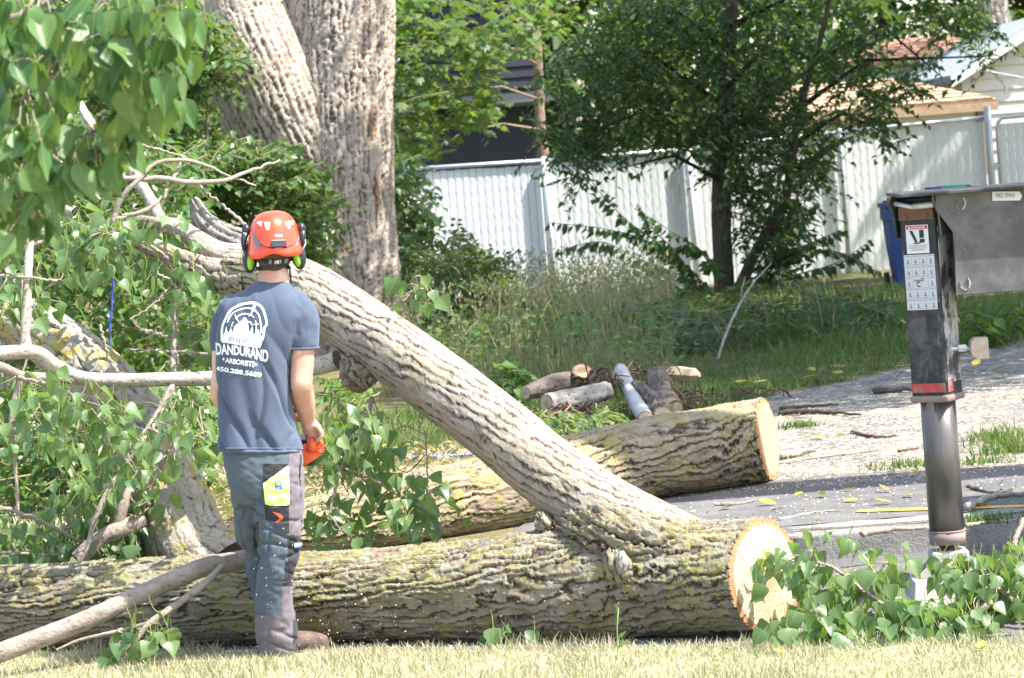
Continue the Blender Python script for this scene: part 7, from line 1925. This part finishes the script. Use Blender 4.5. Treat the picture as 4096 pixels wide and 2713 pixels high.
pile_log('log', 'mottled grey forked log lying right of the white birch log', [(Pd(1520, 872, 20.4), .075), (Pd(1526, 900, 20.1), .080), (Pd(1535, 925, 19.8), .085), (Pd(1548, 950, 19.5), .095)], MAT_BARK_PILE, MAT_CUT2, seed=4, amp=.008)
pile_log('log', 'rough brown log between the birch log and the forked log', [(Pd(1470, 895, 20.0), .05), (Pd(1500, 925, 19.7), .065), (Pd(1530, 960, 19.3), .060)], MAT_BARK_PILE, MAT_CUT2, seed=5, amp=.016, crack=.4)
pk = thing('wood_plank', 'split pale slab of wood lying on the grass behind the pile', 'plank', tuple(Pd(1580, 865, 20.9)), 'cut wood in the pile')
b = MB(); p, q = Pd(1535, 862, 21.0), Pd(1618, 868, 20.8); S = [p.lerp(q, t) for t in np.linspace(0, 1, 7)]
b.tube(S, [.02, .05, .055, .055, .05, .05, .015], 6)
b.build('slab', MAT_PLANK, pk)
def shreds(label, x, y, Y, n, sx, sz):
    root = thing('torn_bark', label, 'bark', tuple(Pd(x, y, Y)), 'torn bark in the pile')
    b = MB(); c = Pd(x, y, Y)
    for k in range(n):
        a = c + Vector((random.gauss(0, sx), random.gauss(0, .06), random.gauss(0, sz)))
        d = Vector((random.gauss(0, 1), random.gauss(0, .5), random.gauss(-.25, .5))).normalized() * random.uniform(.06, .18)
        w_ = random.uniform(.004, .010)
        b.tube([a, a + d * .5 + Vector((0, 0, random.uniform(.0, .05))), a + d], [w_ * .5, w_, w_ * .4], 4)
    b.build('bark_strip', MAT_FIBRE, root)['kind'] = 'stuff'
shreds('tangle of torn brown bark fibres beside the round cut stump', 1385, 885, 20.1, 70, .08, .045)
shreds('torn brown bark strips on the ground in front of the peeling log', 1330, 948, 19.2, 60, .13, .018)
shreds('reddish torn bark strips right of the forked log', 1575, 935, 19.6, 50, .06, .04)
shreds('dark torn bark lying behind the birch log', 1500, 868, 20.9, 40, .10, .03)
shreds('dark torn bark lying on the ground behind the second log end', 1680, 912, 20.5, 34, .22, .010)
def stick_thing(label, pts, r, mat=MAT_BARK_BR, name='stick', z=ZG, group='sticks on the ground'):
    P3 = []
    for i, q in enumerate(pts):
        p = Gd(q[0], q[1], z + (q[2] if len(q) > 2 else r)); P3.append(p)
    root = thing(name, label, 'stick', tuple(P3[0]), group)
    S = spline([(p.x, p.y, p.z) for p in P3], 8 * len(P3)); b = MB()
    for i in range(len(S)): S[i] += rng.normal(size=3) * r * .13
    b.tube([Vector(q) for q in S], list(np.linspace(r * .85, r * .3, len(S))), 7)
    me = b.mesh('wood', True); me.attributes.new('h', 'FLOAT', 'POINT').data.foreach_set('value', np.full(len(me.vertices), .7, np.float32))
    put('wood', me, root, mat); return root, S
stick_thing('thick broken twig on the pale gravel close to the second log end', [(1790, 1056), (1840, 1048), (1895, 1032)], .030)
stick_thing('long thin straight twig on the sunlit gravel below the thick broken twig', [(1800, 1072), (1880, 1060), (2040, 1040)], .012)
stick_thing('flat bark sliver on the gravel left of the steel cylinder, uppermost', [(1970, 998), (2020, 1010), (2075, 1008)], .016, MAT_FIBRE)
stick_thing('short dark twig on the gravel close to the steel cylinder', [(2078, 1044), (2125, 1036)], .012, MAT_FIBRE)
stick_thing('dark branch on the shaded gravel, close behind the second log end', [(1805, 945), (1860, 940), (1940, 935)], .020, MAT_BARK_DARK)
stick_thing('long dark branch on the shaded gravel with a rotten end', [(1800, 955), (1900, 952), (1990, 960)], .024, MAT_BARK_DARK)
stick_thing('dark branch at the edge of the shaded gravel behind the outrigger', [(2020, 905), (2100, 900), (2180, 898)], .028, MAT_BARK_DARK)
stick_thing('grey twig on the shaded asphalt just right of the limb base', [(1650, 1168), (1700, 1166), (1745, 1158)], .016, MAT_BARK_GREY)
stick_thing('long branched grey twig on the asphalt right of the front cut end', [(1800, 1203), (1880, 1186), (1960, 1180)], .013, MAT_BARK_GREY)
stick_thing('hair thin twig bending over the shaded asphalt', [(1840, 1130), (1880, 1160), (1940, 1178)], .004, MAT_BARK_GREY)
stick_thing('thin upright side twig on the shaded asphalt left of the cylinder', [(1930, 1180), (1945, 1160), (1952, 1128)], .006, MAT_BARK_GREY)
stick_thing('reddish broken stick lying along the kerb top left of the cylinder', [(1990, 1235), (2060, 1226), (2140, 1220)], .020)
stick_thing('large forked grey branch on the asphalt right of the cylinder', [(2235, 1175), (2290, 1148), (2380, 1140)], .026, MAT_BARK_GREY)
stick_thing('dark side branch of the heap right of the cylinder', [(2240, 1128), (2300, 1140), (2340, 1132)], .016, MAT_BARK_DARK)
stick_thing('pale straight stick near the kerb right of the cylinder', [(2235, 1215), (2280, 1208), (2350, 1202)], .012, MAT_BARK_WHITE)
stick_thing('thin twig on the shaded asphalt close left of the cylinder', [(2000, 1162), (2050, 1150), (2110, 1146)], .008, MAT_BARK_DARK)
stick_thing('bare bleached branch lying by the far end of the second log under the limb', [(925, 1098), (970, 1088), (1030, 1075)], .022, MAT_BARK_WHITE)
# tall dead stick leaning by the dark tree
root = thing('branch', 'tall pale dead branch leaning in the weeds right of the dark tree trunk', 'branch', tuple(Gd(1660, 830, ZG)))
b = MB(); pts = [Pd(1660, 832, 23.0), Pd(1672, 790, 23.1), Pd(1690, 745, 23.3), Pd(1712, 700, 23.5), Pd(1745, 650, 23.8), Pd(1783, 610, 24.1)]
b.tube(pts, [.011, .012, .011, .010, .008, .004], 8); b.tube([Pd(1714, 690, 23.5), Pd(1716, 665, 23.5), Pd(1724, 640, 23.5)], [.01, .008, .004], 6)
me = b.mesh('wood', True); me.attributes.new('h', 'FLOAT', 'POINT').data.foreach_set('value', np.full(len(me.vertices), .8, np.float32)); put('wood', me, root, MAT_BARK_GREY)
root = thing('branch', 'bent brown branch arching over the dry weeds in front of the white fence', 'branch', tuple(Pd(1200, 700, 32)))
b = MB(); b.tube([Pd(1180, 710, 32), Pd(1260, 680, 32), Pd(1330, 655, 32), Pd(1352, 660, 32), Pd(1368, 690, 32)], [.012, .016, .018, .015, .01], 7)
me = b.mesh('wood', True); me.attributes.new('h', 'FLOAT', 'POINT').data.foreach_set('value', np.full(len(me.vertices), .5, np.float32)); put('wood', me, root, MAT_BARK_BR)

# ---- blue ropes
m = NT('blue_rope'); co = m.coord()
wv = m.n('TexWave'); m.link(m.mapping(co, (60, 60, 60)), wv.inputs[0]); wv.inputs['Scale'].default_value = .55; wv.inputs['Distortion'].default_value = 1.5
c = m.mix(thr(m, wv.outputs[1] if False else wv.outputs['Fac'], .62, .72), (0.022, 0.075, 0.46), (0.46, 0.36, 0.32)); m.base(c); m.rough(.7); MAT_ROPE = m.m
m = NT('dark_blue_rope'); co = m.coord()
c = m.mix(thr(m, m.noise(co, 55, 2), .48, .56), (0.022, 0.060, 0.48), (0.05, 0.045, 0.06)); m.base(c); m.rough(.7); MAT_ROPE2 = m.m
def rope(label, pts, r, mat, n=160, wob=.01):
    root = thing('rope', label, 'rope', tuple(pts[0])); S = spline([tuple(p) for p in pts], n)
    k = np.arange(n)
    S += np.stack([perlin(k * .31, 0 * k, 2.5 + 0 * k), perlin(k * .31, 3.3 + 0 * k, 0 * k), .3 * perlin(k * .31, 7.1 + 0 * k, 0 * k)], 1) * wob
    b = MB(); b.tube([Vector(q) for q in S], [r * (1 + .18 * math.sin(i * 1.9)) for i in range(n)], 7); b.build('strand', mat, root, True)
heap = []
for k in range(26):
    q = Gd(1300 + random.uniform(0, 92), 975 + random.uniform(0, 24), ZG + .02); heap.append(Vector((q.x, q.y, ZG + .02 + .035 * random.random())))
heap += [Pd(1385, 968, heap[-1].y), Pd(1392, 990, heap[-1].y)]
rope('blue and white rope lying in a heap above the second log', heap, .011, MAT_ROPE, 240)
heap = []
for k in range(34):
    q = Gd(random.uniform(-30, 122), 1150 + random.uniform(-2, 30), 0.02); heap.append(Vector((q.x, min(max(q.y, 14.6), 16.4), ZG + .03 + .10 * random.random())))
rope('heap of dark blue rope on the ground at the left picture edge', heap, .013, MAT_ROPE2, 300)
rope('blue rope hanging straight down through the leaves above the lichen trunk', [Pd(262, 600, 14.8), Pd(258, 700, 14.8), Pd(254, 790, 14.8), Pd(254, 830, 14.8)], .006, MAT_ROPE2, 40, .006)
rope('blue rope hanging at the far left edge down to the heap of rope', [Pd(2, 560, 14.9), Pd(4, 760, 14.9), Pd(20, 960, 14.9), Pd(36, 1080, 14.9), Pd(40, 1160, 14.9)], .006, MAT_ROPE2, 60, .006)
rope('blue rope lying straight along the straw behind the second log', [Vector((p.x, p.y, ZG + .03)) for p in (Gd(720, 1045), Gd(800, 1052), Gd(900, 1068), Gd(1000, 1068), Gd(1095, 1062))], .010, MAT_ROPE, 90, .012)

# ---- rough grass, weeds and litter in front of the fence
n = 15000
px = rng.uniform(880, 2450, n); py = 640 + 240 * rng.random(n) ** .9
bx, by, hh_, gr = [], [], [], []
B = []
for x, y in zip(px, py):
    p = Gd(x, y + 40, ZG)
    if p.y > 37.6 or p.y < 20.5: continue
    drive = Gd(1640, 950, ZG)
    edge_y = np.interp(x, [1180, 1330, 1500, 1660, 1810, 1960, 2100, 2250, 2420], [1075, 1025, 985, 950, 912, 885, 850, 815, 775])
    if y + 40 > edge_y - 4: continue
    B.append((p.x, p.y, ZG, x, y))
B = np.array(B)
dry = (B[:, 3] < 1560)
hgt = np.where(dry, rng.uniform(.22, .62, len(B)), rng.uniform(.06, .2, len(B))) * sstep(20, 27, B[:, 1]) * (1 - .5 * sstep(31, 36, B[:, 1])) + .05
hgt *= .6 + .8 * sstep(-.3, .4, perlin(B[:, 0] * .9, B[:, 1] * .7, 0 * B[:, 0]))
o = blades('weeds', B[dry][:, :3], hgt[dry], rng.uniform(.006, .014, dry.sum()), rng.normal(size=(dry.sum(), 2)) * .13, MAT_SEED, 2); o['label'] = 'tall dry straw coloured weeds in front of the white fence'
o = blades('grass', B[~dry][:, :3], hgt[~dry], rng.uniform(.007, .014, (~dry).sum()), rng.normal(size=((~dry).sum(), 2)) * .09, MAT_GRN, 2); o['label'] = 'green rough grass along the gravel drive under the tree shade'
sel_ = B[dry][rng.random(dry.sum()) < .28]
o = blades('grass', sel_[:, :3] + rng.normal(size=(len(sel_), 3)) * [.1, .1, 0], rng.uniform(.10, .34, len(sel_)), rng.uniform(.008, .016, len(sel_)), rng.normal(size=(len(sel_), 2)) * .1, MAT_GRN, 2); o['label'] = 'green grass among the dry weeds'
sel_ = B[dry & (B[:, 1] > 26)]; sel_ = sel_[rng.random(len(sel_)) < .16]
# seed heads on the tallest stalks
lv = Leaves()
for q in sel_:
    h = random.uniform(.35, .72)
    for k in range(6): lv.add((q[0] + random.gauss(0, .04), q[1], ZG + h - .03 * k), (random.gauss(0, .6), random.gauss(0, .3), 1), (0, -1, .2), .05)
lv.mesh('seed_heads', T_SLIM, MAT_SEED, None, 'stuff')['label'] = 'dry seed heads above the weeds at the fence'
sel_ = B[dry]; sel_ = sel_[rng.random(len(sel_)) < .12]; lv = Leaves()
for q in sel_:
    for k in range(3): lv.add((q[0] + random.gauss(0, .1), q[1], ZG + random.uniform(.08, .5)), (random.gauss(0, 1), random.gauss(0, .6), .1), (random.gauss(0, .3), -.5, .8), random.uniform(.04, .09))
lv.mesh('weed_leaves', T_ROUND, MAT_WEED, None, 'stuff')['label'] = 'broad weed leaves among the dry stalks at the fence'
# low turf near the wood pile and behind the second log, straw under the limb
bx = rng.uniform(-3.2, 2.6, 16000); by_a = rng.uniform(16.2, 21.8, 16000)
kp = []
gpoly = [(p.x, p.y) for p in gp]
for x, y in zip(bx, by_a):
    yb = np.interp(x, [p[0] for p in gpoly], [p[1] for p in gpoly])
    if x > -0.15 and y < yb + .1: continue
    kp.append((x, y, ZG))
kp = np.array(kp); st_ = (kp[:, 0] < -.2) & (kp[:, 1] < 18.6)
o = blades('grass', kp[~st_], .04 + .10 * rng.random((~st_).sum()), .006 + .006 * rng.random((~st_).sum()), rng.normal(size=((~st_).sum(), 2)) * .05, MAT_GRN, 2); o['label'] = 'low green grass round the wood pile'
o = blades('straw', kp[st_], .02 + .07 * rng.random(st_.sum()), .006 + .006 * rng.random(st_.sum()), rng.normal(size=(st_.sum(), 2)) * .09, MAT_DRY, 2); o['label'] = 'dry straw and cut grass behind the second log under the limb'
lv = Leaves()
for _ in range(900):
    x, y = random.uniform(-1.8, .3), random.uniform(15.2, 18.8); lv.add((x, y, ZG + random.uniform(.01, .07)), (random.gauss(0, 1), random.gauss(0, 1), .2), (random.gauss(0, .5), random.gauss(0, .5), 1), random.uniform(.04, .11))
lv.mesh('leaf_litter', T_ROUND, leaf_mat('dead_leaf', (.33, .22, .13), (.42, .29, .17), (.25, .15, .08), trans=.2, rough=.8, spec=.1), None, 'stuff')['label'] = 'dead tan leaves lying in the straw under the limb'
# grass tufts growing in the gravel
def tuft(label, x, y, n, rx, ry, h):
    p = Gd(x, y, ZG); a = rng.normal(size=(n, 2)) * [rx, ry]
    o = blades('grass_tuft', np.stack([p.x + a[:, 0], p.y + a[:, 1], np.full(n, ZG + .004)], 1), h * (.4 + .8 * rng.random(n)), .006 + .006 * rng.random(n), rng.normal(size=(n, 2)) * h * .5, MAT_GRN, 2, None)
    tag(o, label, 'grass tuft', 'grass tufts in the gravel', 'stuff')
tuft('green grass tuft in the gravel close to the second log end', 1848, 990, 150, .055, .06, .055)
tuft('long thin grass tuft in the gravel left of the steel cylinder', 2100, 1082, 170, .10, .08, .05)
tuft('large green grass tuft at the right edge beyond the cylinder', 2330, 1020, 420, .12, .22, .08)
tuft('green grass tuft at the right edge nearer than the large one', 2340, 1048, 260, .10, .10, .08)
tuft('small grass tuft right beside the cylinder on the gravel', 2260, 1076, 120, .10, .05, .05)
tuft('short grass tuft on the kerb top right of the cylinder', 2280, 1212, 110, .06, .04, .06)
# sawdust and chips
n = 20000
q = rng.random((n, 2))
xx = 0.2 + 4.6 * q[:, 0]; yy = 15.2 + 5.2 * q[:, 1] ** 1.2
keep = perlin(xx * 1.3, yy * .9, 0 * xx) > -.25
xx, yy = xx[keep], yy[keep]; lv = Leaves()
n2_ = len(xx); T_CHIP = (np.array([(-.5, 0, 0), (.5, 0, .1), (.4, 1, .25), (-.4, .9, 0)]), np.array([(0, 1, 2, 3)]), np.zeros(4))
sx = np.concatenate([xx, rng.uniform(-1.8, 2.6, 2200)]); sy2 = np.concatenate([yy, rng.uniform(11.5, 13.2, 2200)]); sz = np.concatenate([np.full(n2_, ZG + .012), np.full(2200, .006)])
sx2 = rng.uniform(0.2, 3.6, 1300); sx = np.concatenate([sx, sx2]); sy2 = np.concatenate([sy2, rng.uniform(13.8, 15.4, 1300)]); sz = np.concatenate([sz, np.full(1300, ZG + .018)])
N_ = len(sx); lv.extend(np.stack([sx, sy2, sz], 1), np.concatenate([rng.normal(size=(N_, 2)), .1 * np.ones((N_, 1))], 1), rng.normal(size=(N_, 3)) * .3 + [0, 0, 1], rng.uniform(.003, .010, N_) * np.where(rng.random(N_) < .06, 1.8, 1))
MAT_CHIP = leaf_mat('wood_chip', (.62, .52, .38), (.52, .40, .27), (.66, .58, .46), trans=.1, rough=.9, spec=.1)
lv.mesh('sawdust', T_CHIP, MAT_CHIP, None, 'stuff')['label'] = 'pale sawdust and wood chips scattered over the gravel and asphalt'
lv = Leaves()
for x, y in scatter([(1010, 2100), (1700, 2080), (2400, 2350), (2500, 2600), (980, 2620)], 420, lambda x, y: .25 + .75 * math.exp(-((x - 1350) / 330) ** 2)):
    lv.add(P(x, y, random.uniform(11.4, 12.0)), (random.gauss(0, .3), random.gauss(0, .3), 1), rnd3(), random.uniform(.002, .0055))
lv.mesh('flying_chips', T_CHIP, MAT_CHIP, None, 'stuff')['label'] = 'small wood chips falling through the air in front of the front log'
lv = Leaves()
for _ in range(2600):
    x, y = random.uniform(0.1, 5.2), random.uniform(13.8, 21.5)
    if perlin(x * 1.1, y * .8, 4.4) < -.05: continue
    lv.add((x, y, ZG + .02), (random.gauss(0, 1), random.gauss(0, 1), .05), (random.gauss(0, .3), random.gauss(0, .3), 1), random.uniform(.01, .04))
lv.mesh('bark_litter', T_SLIM, leaf_mat('bark_crumb', (.10, .07, .05), (.18, .13, .09), (.26, .21, .16), trans=.05, rough=.9, spec=.1), None, 'stuff')['label'] = 'dark crumbs of bark and leaf litter strewn over the gravel and asphalt'
# fallen leaves, each one a thing
V, F, lx = leaf_template(OVAL, .12, -.1)
FL = np_mesh('fallen_leaf', V, F, attrs={'lx': lx, 'var': np.zeros(len(V))}); FL.materials.append(MAT_YLEAF)
def fallen(px_, py_, size, label, group, z=ZG + .02, yaw=None):
    p = Gd(px_, py_, z); o = bpy.data.objects.new('fallen_leaf', FL); COL.objects.link(o); o.location = p; o.scale = (size,) * 3
    o.rotation_euler = (random.uniform(-.35, .35), random.uniform(-.35, .35), random.uniform(0, 6.28) if yaw is None else yaw); tag(o, label, 'leaf', group)
for (x, y) in ((1855, 1137), (1900, 1145), (1945, 1133), (1950, 1157), (2058, 1136), (2090, 1145), (2064, 1162), (1795, 1165), (1880, 1225), (2290, 1168), (1690, 1172)):
    fallen(x, y, random.uniform(.07, .10), 'small yellow fallen leaf lying on the grey asphalt behind the kerb', 'yellow leaves on the asphalt')
for (x, y) in ((1950, 1000), (2035, 1080), (2060, 1095), (1990, 1100), (1905, 1010), (2105, 1100), (2140, 1084), (1825, 970)):
    fallen(x, y, random.uniform(.06, .09), 'small yellowed fallen leaf lying on the pale gravel', 'leaves on the gravel')
for (x, y) in ((2030, 828), (1850, 875), (1950, 862), (1775, 880), (1690, 885), (1870, 850), (2000, 870), (2250, 845), (2330, 858)):
    fallen(x, y, random.uniform(.10, .15), 'pale fallen leaf lying in the shaded grass beside the gravel drive', 'leaves in the shaded grass', ZG + .06)
for (x, y, s, lab) in ((1720, 1532, .035, 'crumpled pale dry leaf on the lawn below the cut end'), (1660, 1530, .028, 'small pinkish dry leaf on the lawn left of the crumpled one'), (2265, 1498, .09, 'curled tan dead leaf on the ground under the right leafy bough'), (1815, 1510, .06, 'dull yellow leaf standing on the lawn edge under the cut end'), (2290, 1505, .06, 'small brown dead leaf beside the curled tan one')):
    fallen(x, y, s, lab, 'dead leaves in front', .05)
# lone green weed stalk in the lawn
root = thing('weed_stalk', 'single green weed stalk with bud head standing in the lawn before the log', 'weed', tuple(Gd(1428, 1545, .03)))
yw = 11.1
b = MB(); b.tube([Vector((Pd(1428, 1560, yw).x, yw, .02)), Pd(1428, 1500, yw), Pd(1427, 1450, yw), Pd(1430, 1405, yw)], [.0035, .003, .0028, .002], 6); b.build('stem', simple('weed_stem', (.16, .26, .07), .6), root, True)
lv = Leaves()
for k in range(12): lv.add(Pd(1428, 1450 - 4.5 * k, yw), (random.choice((-1, 1)) * .6, random.gauss(0, .3), 1.2), (random.gauss(0, .3), -1, .2), .016)
for k in (1500, 1478): lv.add(Pd(1428, k, yw), (random.choice((-1, 1)), -.2, .9), (0, -1, .4), .045)
lv.mesh('bud_head', T_SLIM, MAT_WEED, root)
